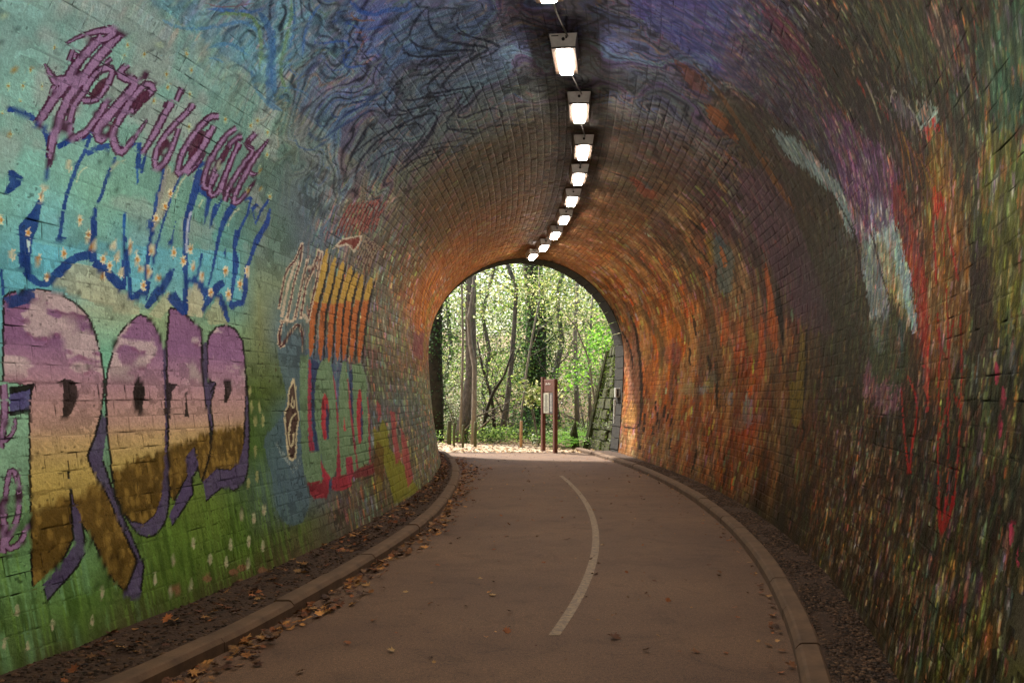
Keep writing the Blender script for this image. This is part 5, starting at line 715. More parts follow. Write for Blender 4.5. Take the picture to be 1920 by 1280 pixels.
2 12151e 0.90 3972,2615 16,-14 22,-19 30,-14 38,-5 45,4 45,10 40,17 37,23 35,27 38,38 34,42 28,31 18,14 2,2 8,-4 20,-17 20,-27 20,-31 20,-40 17,-44 25,-33 38,-17 55,-3 55,16 52,39 50,54 40,47 28,39 22,28 10,2 68,-46 72,-78 52,-62 30,-26 28,-9 28,-3 34,-5 53,0 60,15 77,38 80,53 60,38 38,8 35,-5 30,-5 3,1 -26,7 -42,8 -60,-9 -72,-38 -83,-52 -70,-37 -43,-10 -27,1 -33,4 -22,2 -12,5 -30,23 -53,63 -77,78 -73,49 -63,-3 -24,-32 -28,-39 -40,-46 -48,-54 -47,-36 -40,-12 -32,2 -28,12 -23,31 -17,44 -20,39 -23,32 -19,28 -23,19 -28,8 -27,-5 -20,-17 -27,-31 -33,-42 -37,-37 -33,-26 -35,-22 -35,-15 -40,-9 -37,-4 -33,1 -27,11 -28,17 -18,14
2 12151e 0.90 3865,2761 25,23 30,32 28,26 10,15 2,5 5,0 27,-16 36,-26 44,-17 51,2 55,13 50,19 42,24 38,30 40,27 44,26 48,24 32,9 20,-9 18,-25 15,-31 0,-36 -7,-41 -3,-38 13,-35 20,-32 12,-21 2,0 -7,22 -13,32 -7,34 5,37 8,41 -3,37 -13,32 -22,28 -38,13 -47,-11 -50,-25 -45,-26 -38,-28 -37,-29 -43,-23 -47,-18 -47,-12 -40,-3 -38,15 -35,25 -30,17 -23,2 -10,-9 -10,-14 -22,-27 -27,-34 -20,-24
2 12151e 0.90 3992,2873 28,-15 45,-18 50,-11 50,5 53,14 50,17 47,23 43,28 40,23 37,16 35,13 20,10 -2,1 -28,-6 -38,-12 -40,-17 -40,-24 -42,-27 -45,-22 -47,-17 -48,-13 -45,-4 -43,8 -44,17 -36,11
2 12151e 0.90 4270,2662 0,-22 2,-31 13,-26 20,-17 27,-12 36,-2 32,10 30,19 18,22 2,28 -12,31 -16,24 -17,14 -20,8 -30,0 -33,-12 -30,-19 -22,-14 2,-1 28,12 38,16 27,10 12,0 13,-5 12,-12 16,-23 10,-30 0,-26 -16,-20 -27,-16 -22,-8 -21,2 -22,9 -18,15 -10,24 -9,30 -11,22
2 12151e 0.90 4368,2622 -3,15 -13,19 -7,14 3,6 7,2 5,-1 10,-13 12,-20 16,-13 2,0 -2,15 -10,20 -15,15 -21,4 -17,-5 -5,-10 5,-16 15,-19 15,-13
2 12151e 0.90 4262,2517 26,-18 34,-26 33,-26 30,-22 33,-23 37,-16 50,-7 55,0 55,10 40,20 30,27 27,25 36,25 34,25 20,25 3,25 -13,22 -34,12 -40,-13 -38,-24 -35,-25 -30,-27 -30,-29 -30,-19 -37,-9 -40,-3 -28,4 -25,15 -23,24 -14,18 -6,0 10,-19 16,-26 22,-21 45,-7 53,4 47,12 37,22 33,30 30,26 35,24 35,23 15,8 2,-5 10,-19 -2,-22 -20,-21 -32,-25 -33,-25 -30,-26 -27,-25 -33,-17 -40,-7 -45,0 -38,5 -32,14 -30,21 -33,23 -39,23 -43,24 -30,17
2 12151e 0.90 4292,2500 10,-39 26,-54 30,-43 42,-25 53,-14 52,-4 47,7 43,17 37,21 46,29 37,34 17,26 -4,0 -38,-23 -40,-33 -40,-28 -38,-20 -34,-14 -33,-5 -40,4 -47,11 -38,22 -28,42 -27,52 -30,37
2 12151e 0.90 4540,2525 40,5 60,10 55,17 47,28 43,33 33,31 22,30 12,27 10,10 26,-6 42,-22 30,-25 20,-26 8,-30 -16,-27 -54,-24 -70,-24 -53,-16 3,-1 57,14 80,21 60,27 17,30 -7,32 -23,28 -32,26 -45,23 -47,8 -28,-16 -12,-27 -20,-29 -33,-31 -40,-32 -45,-26 -50,-17 -52,-12 -38,-8
2 12151e 0.90 4838,2609 12,12 5,17 7,11 8,0 20,-4 10,-6 -5,-11 -17,-15 -5,-12 2,0 20,10 18,16 7,13 -18,10 -27,5 -27,-3 -10,-13 -5,-17 2,-13
2 12151e 0.90 4800,2799 30,12 40,15 28,3 44,-19 56,-35 42,-35 22,-33 8,-34 18,-25 42,-13 60,1 50,23 28,53 12,72 18,54 44,27 63,13 50,1 43,-16 47,-31 30,-24 5,0 -18,26 -32,35 -55,22 -80,-2 -80,-16 -55,-32 -18,-57 -10,-71 -24,-51 -36,-16 -27,0 -27,8 -13,21 -10,34 -23,35 -47,36 -57,36 -58,23 -58,-5 -34,-20 -20,-14
2 12151e 0.90 5212,2543 118,35 155,55 115,53 23,38 -25,29 0,35 47,59 63,68 57,51 60,17 73,1 60,2 0,2 -58,4 -85,0 -80,-22 -57,-52 -63,-70 -47,-60 0,-37 22,-29 -18,-32 -110,-52 -150,-56 -100,-38
2 12151e 0.90 4970,2542 25,-22 53,-29 42,-31 28,-29 14,-32 16,-39 10,-58 -3,-65 5,-47 5,1 23,47 2,66 -10,58 -15,40 -17,32 -28,31 -45,32 -55,29 -48,17
2 12151e 0.90 4725,1956 -25,22 -32,31 -28,33 -5,36 7,42 13,43 15,46 22,49 30,50 43,57 47,60 46,48 37,32 37,19 36,2 67,-21 77,-41 58,-45 18,-51 -3,-55 -7,-39 4,0 23,40 20,57 -17,53 -60,48 -86,42 -77,24 -70,-4 -47,-23 -40,-34 -46,-49 -50,-61 -40,-57 -30,-51 -22,-50 -15,-46 -13,-44 -7,-42 5,-39 28,-35 50,-28 34,-20
2 12151e 0.90 4590,1911 -25,31 -35,44 -22,42 7,40 23,42 27,41 30,39 33,38 44,40 66,51 77,54 67,41 58,18 52,4 43,-6 30,-18 20,-33 13,-40 10,-53 2,-60 -2,-43 2,0 15,44 10,61 -7,54 -16,40 -20,34 -37,22 -57,8 -68,-6 -68,-21 -70,-42 -74,-55 -66,-51 -47,-41 -33,-38 -27,-39 -27,-42 -26,-43 -4,-42 22,-44 45,-42 33,-29
2 12151e 0.90 4750,2033 25,30 27,43 31,42 47,39 58,39 32,32 0,26 -28,18 -47,3 -60,-18 -67,-29 -53,-33 -20,-39 -5,-42 0,-29 2,0 13,30 10,41 20,37 50,30 65,29 52,15 23,-2 20,-14 3,-22 -33,-31 -55,-39 -50,-39 -30,-43 -20,-44 -12,-30
2 12151e 0.90 5205,2150 25,36 28,51 30,47 42,37 55,36 53,33 47,36 45,33 0,8 2,-29 -20,-55 -37,-56 -55,-53 -68,-53 -44,-38 2,0 60,36 78,53 60,55 37,56 20,57 -5,32 -58,-10 -44,-34 -48,-36 -50,-32 -55,-36 -45,-39 -30,-48 -18,-51 -12,-36
2 12151e 0.90 5205,2204 40,41 40,59 37,54 40,41 48,36 60,38 95,52 107,54 53,23 -5,-29 -35,-64 -27,-48 2,0 48,47 42,65 -12,37 -90,-27 -106,-55 -94,-52 -60,-38 -48,-38 -42,-41 -38,-55 -38,-59 -20,-41
2 12151e 0.90 5202,2328 23,18 25,27 42,37 83,54 100,67 77,59 43,44 28,35 5,24 -3,0 -27,-23 -26,-35 -42,-44 -78,-58 -97,-67 -83,-54 -44,-38 -23,-28 -5,-18
0 3c3858 0.35 3942,3631 -190,172 -294,271 -250,209 -40,96 84,54 93,54 57,63 60,62 26,76 -58,102 -118,113 -110,99 -82,87 -62,74 4,37 133,-15 223,-57 212,-81 122,-101 66,-121 65,-121 109,-121 118,-127 90,-128 65,-125 40,-124 -15,-123 -68,-157 -132,-145
0 522238 0.70 3310,4217 -25,44 -17,74 -6,70 28,64 45,63 43,36 47,-12 53,-44 34,-51 8,-56 -20,-61 -32,-50 -53,-42 -60,-33
0 2a281c 0.60 4548,4075 -86,33 -74,78 -78,92 -82,104 -103,118 -103,108 -80,84 -62,74 -68,81 -87,91 -105,97 -130,103 -170,116 -200,117 -162,93 -123,71 -83,53 -4,29 107,-7 195,-32 228,-33 257,-18 300,-16 275,-29 208,-52 160,-69 145,-80 117,-88 72,-96 66,-104 57,-117 30,-124 3,-120 -16,-114 -32,-110 -65,-100 -93,-103 -110,-91
0 181a10 0.70 3220,4427 -85,61 -115,114 -108,113 -64,98 -60,102 -78,96 -112,95 -123,86 -68,49 28,0 100,-35 123,-53 140,-70 150,-89 132,-92 115,-91 93,-93 44,-86 -2,-95 -45,-84
0 355c4c 0.50 1912,5015 -107,4 -127,28 -73,37 -5,60 18,81 32,53 68,-2 107,-39 85,-51 43,-63 2,-69
0 5c5e28 0.45 1965,5250 -100,-17 -130,28 -87,56 -43,114 -30,146 -3,96 50,14 98,-34 98,-63 87,-107 65,-140
0 241a18 0.70 2192,5471 -102,-14 -145,13 -103,30 -60,57 -37,72 3,51 72,21 128,3 117,-20 85,-61 52,-89
0 1e2218 0.60 4375,5308 -507,19 -646,76 -427,79 -185,93 -78,103 8,72 130,23 245,-3 270,-11 280,-9 305,-20 270,-52 252,-117 178,-157
0 4e3448 0.60 5328,4420 -223,16 -227,76 -156,88 -47,84 -3,103 -17,130 -120,198 -263,227 -162,140 118,24 302,-48 340,-90 325,-134 273,-182 134,-182 21,-186 -111,-172
0 3a4430 0.50 2692,4571 -182,76 -242,117 -168,96 -45,63 13,55 42,31 88,-1 137,-29 137,-47 108,-67 80,-82 48,-74 37,-70 10,-60
0 20241c 0.60 2555,4886 -117,42 -176,92 -137,85 -70,75 -42,75 0,41 82,-13 150,-51 143,-71 120,-103 67,-116
0 5a3e4e 0.45 2235,4825 -75,22 -100,50 -68,49 -17,48 5,52 22,28 53,-12 75,-38 65,-47 43,-59 17,-63
2 74481c 0.60 4355,3960 40,37 58,53 55,59 60,58 67,65 63,70 50,80 32,86 15,85 -5,90 -38,89 -40,63 -10,1 16,-61 2,-85 -2,-87 -13,-85 -33,-85 -44,-78 -58,-70 -65,-64 -60,-59 -43,-62 -29,-59 -25,-39
2 8e3c52 0.80 1742,5720 3,6 0,8 -5,8 0,9 -10,9 -8,7 -2,0 -10,-6 -7,-9 2,-9 5,-9 15,-8 13,-6
2 8e3c52 0.80 1678,5767 2,6 0,8 -5,8 0,8 -10,9 -7,6 -3,0 -7,-6 -8,-8 2,-9 6,-9 14,-8 10,-5
2 8e3c52 0.80 1678,5822 2,5 0,8 -5,8 -3,8 -7,9 -7,6 -6,0 -7,-6 -5,-9 2,-9 6,-8 12,-8 12,-5
2 8e3c52 0.80 1515,5998 3,6 0,7 -6,7 -2,7 -8,7 -7,4 -2,0 -5,-6 -6,-9 3,-8 5,-6 12,-6 10,-3
2 8e3c52 0.80 1458,6025 0,5 0,7 -5,6 0,7 -8,7 -7,4 -3,0 -5,-7 -5,-8 3,-7 4,-7 13,-5 10,-3
0 6a3018 0.80 4440,3879 -20,8 -10,16 -5,18 3,18 7,21 13,23 17,27 23,29 24,21 38,9 45,0 40,-10 33,-25 27,-35 3,-31 -28,-20 -50,-16 -45,-14 -43,-17 -42,-15
0 6e3a16 0.85 4755,4085 -27,12 -18,23 -8,28 3,30 13,35 22,33 45,33 57,32 46,14 20,-14 7,-34 5,-37 12,-38 8,-41 -15,-34 -50,-23 -67,-16
0 6a4014 0.90 4702,4508 -4,14 2,20 2,29 -2,42 -5,50 -13,46 -24,39 -28,35 -18,24 8,10 22,0 28,-11 30,-22 32,-33 26,-35 17,-37 10,-40 3,-38 -3,-38 -10,-35 -15,-24 -20,-8 -22,2
0 6a787e 0.85 4288,4475 -30,3 -36,23 -37,27 -47,31 -53,35 -48,38 -42,38 -43,42 -40,43 -40,48 -42,51 -42,46 -53,45 -50,40 -10,15 60,-25 103,-52 92,-51 70,-42 62,-42 68,-44 80,-50 80,-54 50,-50 5,-48 -25,-44
0 6e7e86 0.85 4152,4676 -47,7 -80,27 -73,31 -50,29 -42,32 -45,38 -45,46 -50,53 -58,50 -64,44 -73,41 -63,39 -62,39 -57,38 -20,25 45,10 87,-2 73,-9 27,-23 7,-30 18,-25 53,-12 65,-6 60,-15 42,-30 28,-39 20,-35 7,-29 0,-25 17,-29 38,-33 55,-37 53,-39 60,-49 57,-52
0 5e686e 0.85 3638,5090 -86,27 -124,49 -105,49 -55,46 -38,48 -32,41 -33,27 -27,20 -25,25 -28,33 -30,38 -17,35 -8,34 2,32 20,22 56,7 74,-4 68,-15 45,-28 35,-38 30,-37 28,-31 20,-27 27,-32 40,-38 47,-42 36,-42 12,-41 -2,-40 2,-36 32,-37 38,-34
0 6a8290 0.85 3418,5127 -13,-18 -20,-18 -22,-13 -28,-7 -27,-3 -28,1 -25,2 -20,5 -20,6 -20,6 -15,6 0,7 28,10 47,11 40,13 28,14 20,16 20,11 19,5 18,1 12,-5 10,-13 0,-18
0 7a909a 0.85 3305,5159 -27,-22 -40,-22 -36,-14 -22,-2 -18,5 -22,11 -35,18 -40,22 -37,23 -28,22 -28,22 -20,19 -14,14 -10,11 -20,21 -36,35 -44,43 -43,41 -40,39 -37,37 -33,34 -35,37 -28,34 -10,21 30,0 56,-13 50,-19 27,-21 25,-26 35,-28 60,-29 75,-32 62,-27 40,-17 31,-12 29,-14 36,-19 34,-22 36,-25 37,-29 35,-32 23,-28 5,-21 -5,-17
0 6b6a52 0.80 3260,5215 -32,13 -43,22 -53,28 -70,38 -82,43 -65,39 -37,29 -23,26 -25,29 -45,40 -47,42 -28,28 12,5 38,-9 42,-17 41,-26 47,-34 50,-31 58,-21 62,-18 53,-19 35,-25 24,-28 28,-30 38,-36 40,-39 22,-29 0,-16 -15,-7
2 141414 1.00 3660,4984 -42,35 -73,48 -70,45 -45,32 -35,28 -35,32 -37,42 -43,47 -42,42 -43,35 -43,30 -37,21 -2,0 17,-19 38,-30 42,-35 40,-41 42,-47 40,-42 36,-33 34,-28 48,-33 70,-45 78,-49 60,-35
2 141414 1.00 3872,4916 -27,49 -70,70 -63,60 -34,35 -18,25 -18,29 -22,44 -27,48 -35,36 -6,0 10,-33 28,-48 23,-44 15,-28 20,-26 34,-35 66,-60 67,-70 55,-51
2 6f8694 0.80 3200,5112 -35,23 -52,32 -48,34 -35,35 -35,39 -37,41 -56,52 -62,54 -45,37 -3,0 40,-36 56,-53 54,-52 38,-41 35,-39 35,-35 50,-35 58,-33 40,-22
2 93a0a0 0.80 3175,5124 -33,20 -52,29 -48,32 -34,35 -30,38 -40,42 -50,50 -60,54 -43,36 -3,1 38,-37 52,-52 50,-51 40,-42 30,-37 36,-35 50,-33 57,-30 40,-20
2 3a5870 0.80 3152,5135 -34,18 -50,26 -48,31 -32,33 -30,38 -38,41 -48,51 -57,52 -43,37 36,-36 50,-52 47,-50 37,-41 30,-38 36,-34 47,-31 55,-27 42,-18
2 8895a0 0.80 3130,5146 -35,16 -50,24 -45,28 -32,32 -30,38 -36,41 -44,50 -56,52 -40,36 -2,0 35,-35 48,-52 45,-49 34,-41 30,-38 33,-33 47,-29 56,-24 40,-16
0 2a3026 0.85 3495,5487 -213,5 -290,27 -204,30 -78,28 -20,33 0,34 12,36 30,37 36,30 34,18 38,9 48,-1 70,-23 77,-35 53,-18 -6,25 -34,44 -8,26 53,-8 79,-25 73,-30 47,-29 38,-34 38,-37 74,-51 78,-56
0 5a404e 0.80 3358,5651 -68,27 -90,51 -70,32 -25,-6 -7,-21 -23,-12 -55,14 -70,23 -62,14 -50,-5 -43,-12 -30,-5 -15,12 -5,20 17,18 46,16 64,15 70,7 70,-6 70,-16 76,-15 80,-8 85,-7 57,-17 20,-42 -10,-52
0 2c4048 0.70 2900,5539 -22,-14 -38,6 -30,16 -18,25 -14,36 -3,31 13,32 20,29 24,5 31,-44 27,-70
0 55395c 0.75 3490,4659 -60,25 -62,39 -56,40 -37,40 -33,42 -44,37 -63,24 -67,17 -56,24 -44,37 -40,45 -23,44 3,46 17,49 43,33 90,7 130,-10 127,-12 110,-4 103,-5 90,-23 52,-53 20,-70 5,-66 7,-56 3,-53 -5,-48 -10,-43 -15,-39 -27,-31 -46,-23 -54,-15
2 8a7394 0.60 3485,4761 3,5 2,8 5,8 5,8 8,8 2,6 -10,-4 -10,-7 -8,-8 -2,-9 0,-8 2,-7
2 8a7394 0.60 3458,4827 2,6 2,8 0,9 6,8 4,8 3,6 -3,1 -7,-5 -10,-8 -5,-8 0,-9 2,-9 3,-6
2 8a7394 0.60 3418,4895 0,6 0,8 0,9 4,8 3,9 0,6 -7,-4 -8,-8 -5,-8 0,-9 5,-10 5,-7
2 8a7394 0.60 3365,4964 0,5 -2,9 -3,9 3,9 0,9 0,6 -3,1 -5,-6 -5,-8 -2,-8 2,-10 8,-9 5,-7
2 8a7394 0.60 3298,5033 -3,6 -3,9 -4,9 0,9 0,9 -3,6 -3,1 -2,-6 -5,-8 0,-9 5,-9 8,-10 7,-7
2 8a7394 0.60 3050,4928 0,6 0,8 0,7 2,8 0,8 3,5 -3,1 -4,-5 -8,-6 -2,-8 2,-9 5,-8 5,-7
2 8a7394 0.60 3570,4834 3,6 2,8 0,9 5,8 5,9 3,6 -10,-4 -10,-8 -6,-8 0,-10 3,-9 3,-7
2 8a7394 0.60 3528,4904 0,6 0,9 0,8 2,9 2,9 3,7 -3,0 -7,-5 -7,-8 -3,-9 0,-9 5,-10 5,-7
2 8a7394 0.60 3470,4974 0,6 -2,10 -3,9 3,8 0,10 0,6 -3,1 -5,-6 -8,-8 0,-9 3,-9 7,-10 6,-7
2 8a7394 0.60 3190,4870 0,6 2,7 0,8 3,8 3,8 2,6 -8,-4 -7,-7 -5,-8 0,-8 5,-9 3,-6
2 8a7394 0.60 3145,4935 0,5 0,8 0,8 0,8 3,8 0,7 -8,-5 -5,-7 -3,-8 3,-9 5,-9 5,-6
2 8a7394 0.60 3090,5000 0,5 -2,9 -3,8 0,8 0,8 0,6 -3,1 -4,-5 -5,-8 0,-8 2,-8 7,-9 8,-7
2 8a7394 0.60 3642,4913 0,7 0,9 -2,9 5,9 3,10 0,7 -3,0 -5,-6 -10,-8 -2,-9 0,-10 7,-10 5,-7
2 8a7394 0.60 3325,4811 3,6 2,7 2,8 6,8 5,8 2,6 -2,0 -8,-4 -10,-7 -5,-8 -2,-8 5,-9 2,-7
0 62281e 0.85 2985,5090 -27,-2 -33,11 -35,18 -38,26 -40,32 -37,32 -27,29 -23,30 -25,31 -40,37 -42,39 -10,24 47,5 83,-10 74,-16 40,-25 28,-32 28,-32 40,-31 37,-32 25,-32 5,-39 -10,-39
0 38182a 0.80 2958,5169 -30,9 -46,22 -39,25 -35,31 -36,34 -14,23 22,3 43,-8 42,-14 33,-19 30,-24 22,-24 12,-24 6,-24
0 6c241a 0.90 2840,5326 -228,45 -124,125 -73,156 135,-8 138,-172
0 741f18 0.90 2580,5567 -117,10 -118,237 50,1 95,-120
0 6a4a2a 0.60 2485,5112 -203,55 -94,117 -76,120 -62,57 -75,216 457,-26 116,-245 74,-138
0 5e4228 0.55 2452,5578 -382,33 -43,69 130,84 121,28 70,0
2 7a2a22 1.00 2448,5226 12,19 18,28 7,31 -10,32 -15,34 -18,33 -12,31 -10,30 -10,21 -27,4 9,-21 10,-30 13,-31 17,-33 16,-33 10,-32 -8,-30 -15,-28 -12,-18
2 7a2a22 1.00 2430,5235 -15,15 -25,22 -30,27 -30,30 -32,34 -36,36 -37,41 -40,42 -28,29 -22,2 27,-29 38,-41 40,-41 32,-36 33,-33 30,-31 30,-26 25,-22 15,-15
2 7a2a22 1.00 2383,5297 -11,17 -12,23 -10,24 -10,23 -8,24 -4,17 -16,2 6,-17 7,-23 7,-23 13,-24 13,-23 9,-17
2 7a2a22 1.00 2282,5501 -4,14 -10,19 -10,25 -16,36 -20,40 -12,29 -15,1 13,-29 17,-40 17,-35 10,-25 10,-20 6,-13
0 8c2a24 0.85 2470,5231 -12,-7 -20,0 -20,6 -23,12 -25,17 -20,18 -18,20 -14,21 -6,12 10,-4 23,-13 20,-12 18,-9 19,-7 18,-4 15,7 15,11 13,1 9,-19 3,-29
2 762624 1.00 2365,5566 -20,27 -30,38 -23,35 -7,28 0,26 -5,27 -18,28 -22,28 -20,28 -10,27 -2,29 -16,32 -32,43 -43,46 -29,31 -13,-2 30,-31 40,-45 33,-42 14,-33 3,-28 10,-27 17,-28 26,-28 17,-27 5,-27 0,-27 8,-28 22,-35 30,-37 20,-27
2 762624 1.00 2242,5578 -12,31 -20,42 -18,38 -17,24 -13,20 -7,20 -3,24 5,26 8,23 10,22 15,21 8,15 -16,0 -9,-14 -16,-21 -9,-22 -8,-24 -2,-25 0,-24 7,-21 12,-19 18,-25 17,-37 21,-42 12,-31
2 762624 1.00 2155,5743 -40,22 -50,29 -35,18 -10,-4 18,-13 12,-10 8,0 -13,10 -15,13 -8,3 33,-18 53,-28 37,-22
2 762624 1.00 2157,5743 -7,21 -10,31 -12,31 -16,27 -19,28 -18,31 -23,42 -22,45 -15,31 -13,-1 18,-31 20,-45 22,-41 18,-31 20,-28 15,-27 13,-31 10,-31 7,-21
2 762624 1.00 2105,5594 -15,31 -25,43 -20,44 -18,44 -17,46 -15,41 -10,35 -7,31 -6,29 -7,32 -5,31 -5,22 -15,-2 5,-21 5,-31 8,-32 5,-29 7,-31 10,-34 15,-41 18,-46 14,-43 23,-44 22,-43 18,-30
2 762624 1.00 2170,5602 3,10 7,15 5,16 3,19 0,19 7,10 18,-4 35,-13 32,-16 22,-16 20,-19 13,-13 15,-1 -12,14 -18,18 -25,17 -33,16 -40,15 -37,5 -12,-12 0,-19 -3,-19 -5,-15 -5,-15 -5,-10
2 742428 1.00 2130,6022 -8,10 -14,15 -13,12 -7,10 -10,7 -8,7 -18,8 -20,7 -14,5 -10,-2 0,-7 7,-10 5,-9 12,-7 13,-6 13,-8 17,-12 18,-13 15,-10
2 742428 1.00 2045,6012 -3,10 0,15 -2,15 -8,15 -5,17 -5,11 -24,-3 4,-11 6,-17 5,-15 7,-15 5,-13 5,-10
2 742428 1.00 1978,6004 4,11 8,15 8,15 7,16 8,15 7,12 -22,-2 -13,-11 -15,-17 -12,-15 -8,-16 -5,-14 -2,-11
2 80262a 1.00 2728,5713 -33,11 -47,17 -40,18 -40,18 -36,21 -22,26 -2,36 7,42 3,36 -3,27 -5,20 -5,14 -30,-3 10,-13 10,-19 7,-26 -4,-36 -8,-42 2,-36 20,-26 36,-22 37,-19 45,-18 50,-16 35,-11
2 80262a 1.00 2772,5751 -20,28 -32,40 -38,42 -52,50 -60,51 -42,35 -30,-3 47,-34 65,-50 55,-49 40,-43 33,-39 22,-28
0 6c5a1e 0.95 4848,5401 -123,71 -120,335 30,106 87,33 130,-28 103,-77 100,-163 -182,28 -28,-62
2 100c0a 1.00 4718,5427 -10,71 -26,100 -20,89 -12,63 -2,53 -13,49 -35,50 -42,45 -16,36 26,27 55,23 39,15 -20,2 -47,-15 -65,-22 -38,-30 23,-38 45,-44 38,-49 4,-49 -7,-52 3,-62 30,-89 34,-99 20,-71
2 0e0a08 1.00 5480,5098 8,34 -3,50 -5,50 -25,43 -25,42 -28,52 -42,76 -48,86 -40,60 -40,1 16,-59 20,-82 17,-74 20,-51 20,-42 20,-42 43,-53 37,-52 25,-37
0 6e4c30 0.90 5450,5318 -20,-12 -38,0 -42,21 -52,54 -63,72 -40,54 3,24 30,6 37,-8 43,-24 44,-38 40,-40 30,-40 23,-41
0 9a4a18 0.80 5688,4968 -46,-17 -32,15 -18,35 -4,57 -10,80 -26,85 -47,94 -57,97 -28,66 22,25 58,-5 62,-28 58,-54 52,-79 48,-88 28,-104 -18,-108
0 9c4a1c 0.80 5635,5302 -50,-9 -80,7 -55,18 -8,34 13,46 17,33 16,11 20,-1 24,-14 46,-38 45,-51
0 a0481c 0.80 6000,5270 -40,-35 -52,7 -40,40 -30,93 -38,126 -25,96 17,49 46,20 50,-25 60,-106 47,-154
0 6c5826 0.70 6333,5333 -85,-9 -123,8 -90,23 -30,45 -3,60 23,41 63,10 92,-8 78,-23 52,-46 32,-59
0 5a6a6c 0.90 2562,4974 -114,1 -128,78 20,5 188,-19
0 a03c20 0.90 2520,5042 -180,16 0,22 148,4
2 9ab0b0 1.00 2528,5037 -216,18 13,-8 215,-18
0 6a5020 0.60 2488,5084 -53,-9 -65,5 -50,22 -48,54 -52,73 -18,46 73,-2 127,-30 100,-38 30,-43 -12,-47
0 5a5260 0.80 2775,4876 -10,-8 -15,-4 -18,-1 -20,3 -17,6 -20,12 -25,19 -28,25 -22,25 -22,32 -23,34 -7,19 12,-5 30,-19 32,-21 40,-18 46,-21 34,-21 23,-21 7,-20
2 94938e 1.00 2768,4879 -8,-6 -12,-6 -16,-3 -14,1 -18,4 -22,13 -36,31 -40,41 -34,36 -16,25 -4,19 -6,14 -12,3 2,-13 6,-20 17,-25 35,-37 40,-41 35,-32 30,-17 27,-6 20,-1 18,3 12,7 10,5
2 8a8478 1.00 3025,4693 3,-7 2,-9 -5,-5 -13,0 -22,4 -12,4 -6,5 -2,8 -2,14 -3,22 -5,28 -2,26 0,26 0,24 2,20 0,16 2,11 3,7 -15,3 0,-7 -2,-11 0,-16 -3,-20 -3,-24 0,-25 6,-27 4,-28 3,-22 3,-14 2,-9 10,-8 20,-7 28,-5 17,0 7,6 -2,10 -2,7
2 6a5a6a 1.00 2968,4717 -8,22 -10,29 -18,30 -30,27 -32,24 -25,23 -7,23 0,21 0,16 -10,2 -3,-15 0,-21 7,-23 28,-25 32,-24 28,-26 18,-29 12,-30 5,-21
2 7c3020 1.00 3025,4699 7,9 -2,16 -5,14 0,11 0,9 -7,8 -3,1 -10,-4 -5,-8 0,-11 5,-15 5,-16 12,-13
2 8a2c24 1.00 2925,4825 -77,84 -3,1 77,-85
2 7a4a22 0.70 2800,4924 2,20 -4,31 -3,34 10,42 13,46 -6,35 -12,-31 -10,-47 -10,-41 2,-35 6,-31 10,-22
2 52301e 0.70 2775,4951 3,17 -10,28 -6,32 3,39 5,44 -10,34 -2,0 -6,-30 -2,-44 -2,-40 4,-31 10,-29 13,-20
2 8a6a2a 0.70 2750,4977 -2,16 -10,24 -10,30 -3,36 -3,42 -14,32 -3,-29 5,-41 2,-37 10,-29 10,-25 16,-19
2 5a3a50 0.70 2722,5003 -2,14 -15,22 -13,26 -7,34 -10,40 -17,30 -3,0 3,-27 10,-39 10,-35 12,-26 15,-23 15,-15
2 7a4a22 0.70 2692,5029 -4,12 -16,19 -14,23 -16,33 -14,37 -20,27 -3,1 7,-26 16,-36 14,-33 16,-23 14,-19 18,-14
2 52301e 0.70 2662,5056 -7,10 -17,16 -18,20 -18,29 -22,35 -22,26 -3,1 10,-24 23,-35 17,-29 17,-21 20,-17 18,-11
2 8a6a2a 0.70 2628,5082 -6,8 -20,13 -17,17 -23,27 -27,32 -27,25 -3,0 15,-22 28,-33 22,-27 20,-18 18,-13 20,-9
2 5a3a50 0.70 2593,5109 -8,6 -17,9 -20,14 -28,25 -30,30 -32,23 17,-21 30,-30 27,-25 23,-15 20,-10 18,-7
2 7a4a22 0.70 2558,5135 -10,4 -18,6 -20,11 -30,22 -38,28 -32,21 20,-19 35,-28 33,-23 22,-12 22,-8 16,-3
0 6c4638 0.90 10860,4913 -92,247 -210,458 -66,430 218,90 600,2 -88,-357 3,-387 -70,-206
0 7a5240 0.70 11418,4940 -330,253 -40,244 130,241 250,-217 184,-351
0 86602e 0.60 11068,5818 -118,-7 -132,31 -100,43 -60,59 -28,71 40,55 178,34 250,17 165,-18 0,-86 -88,-120
2 120c0a 0.96 10835,4793 3,41 -6,62 0,74 13,90 -5,105 -30,113 -55,119 -57,126 -50,128 -53,142 -47,144 -13,109 37,54 83,25 65,18 -28,8 -94,-13 -136,-27 -84,-62 10,-112 42,-144 50,-141 58,-128 67,-125 63,-118 44,-113 18,-105 5,-91 10,-76 20,-62 10,-42
2 120c0a 0.96 11462,4943 -40,40 -60,57 -60,58 -52,53 -50,55 -45,55 -30,64 -17,65 -13,46 -95,2 13,-46 19,-65 30,-65 48,-58 50,-55 52,-55 63,-59 60,-57 37,-40
2 120c0a 0.96 11460,4741 -10,107 -70,-2 8,-106
2 120c0a 0.96 8288,5013 2,22 -2,31 0,34 -18,41 -20,46 -20,32 -52,2 0,-31 -3,-44 -5,-41 28,-36 27,-32 23,-23
2 120c0a 0.96 7780,5423 -30,27 -42,37 -28,34 -17,35 -3,35 -8,26 -47,3 -27,-24 -30,-34 -13,-37 40,-39 55,-38 40,-26
2 120c0a 0.96 7472,5482 -22,49 -37,69 -40,71 -51,73 -50,75 -40,52 -62,0 20,-52 30,-74 28,-73 42,-70 45,-69 27,-48
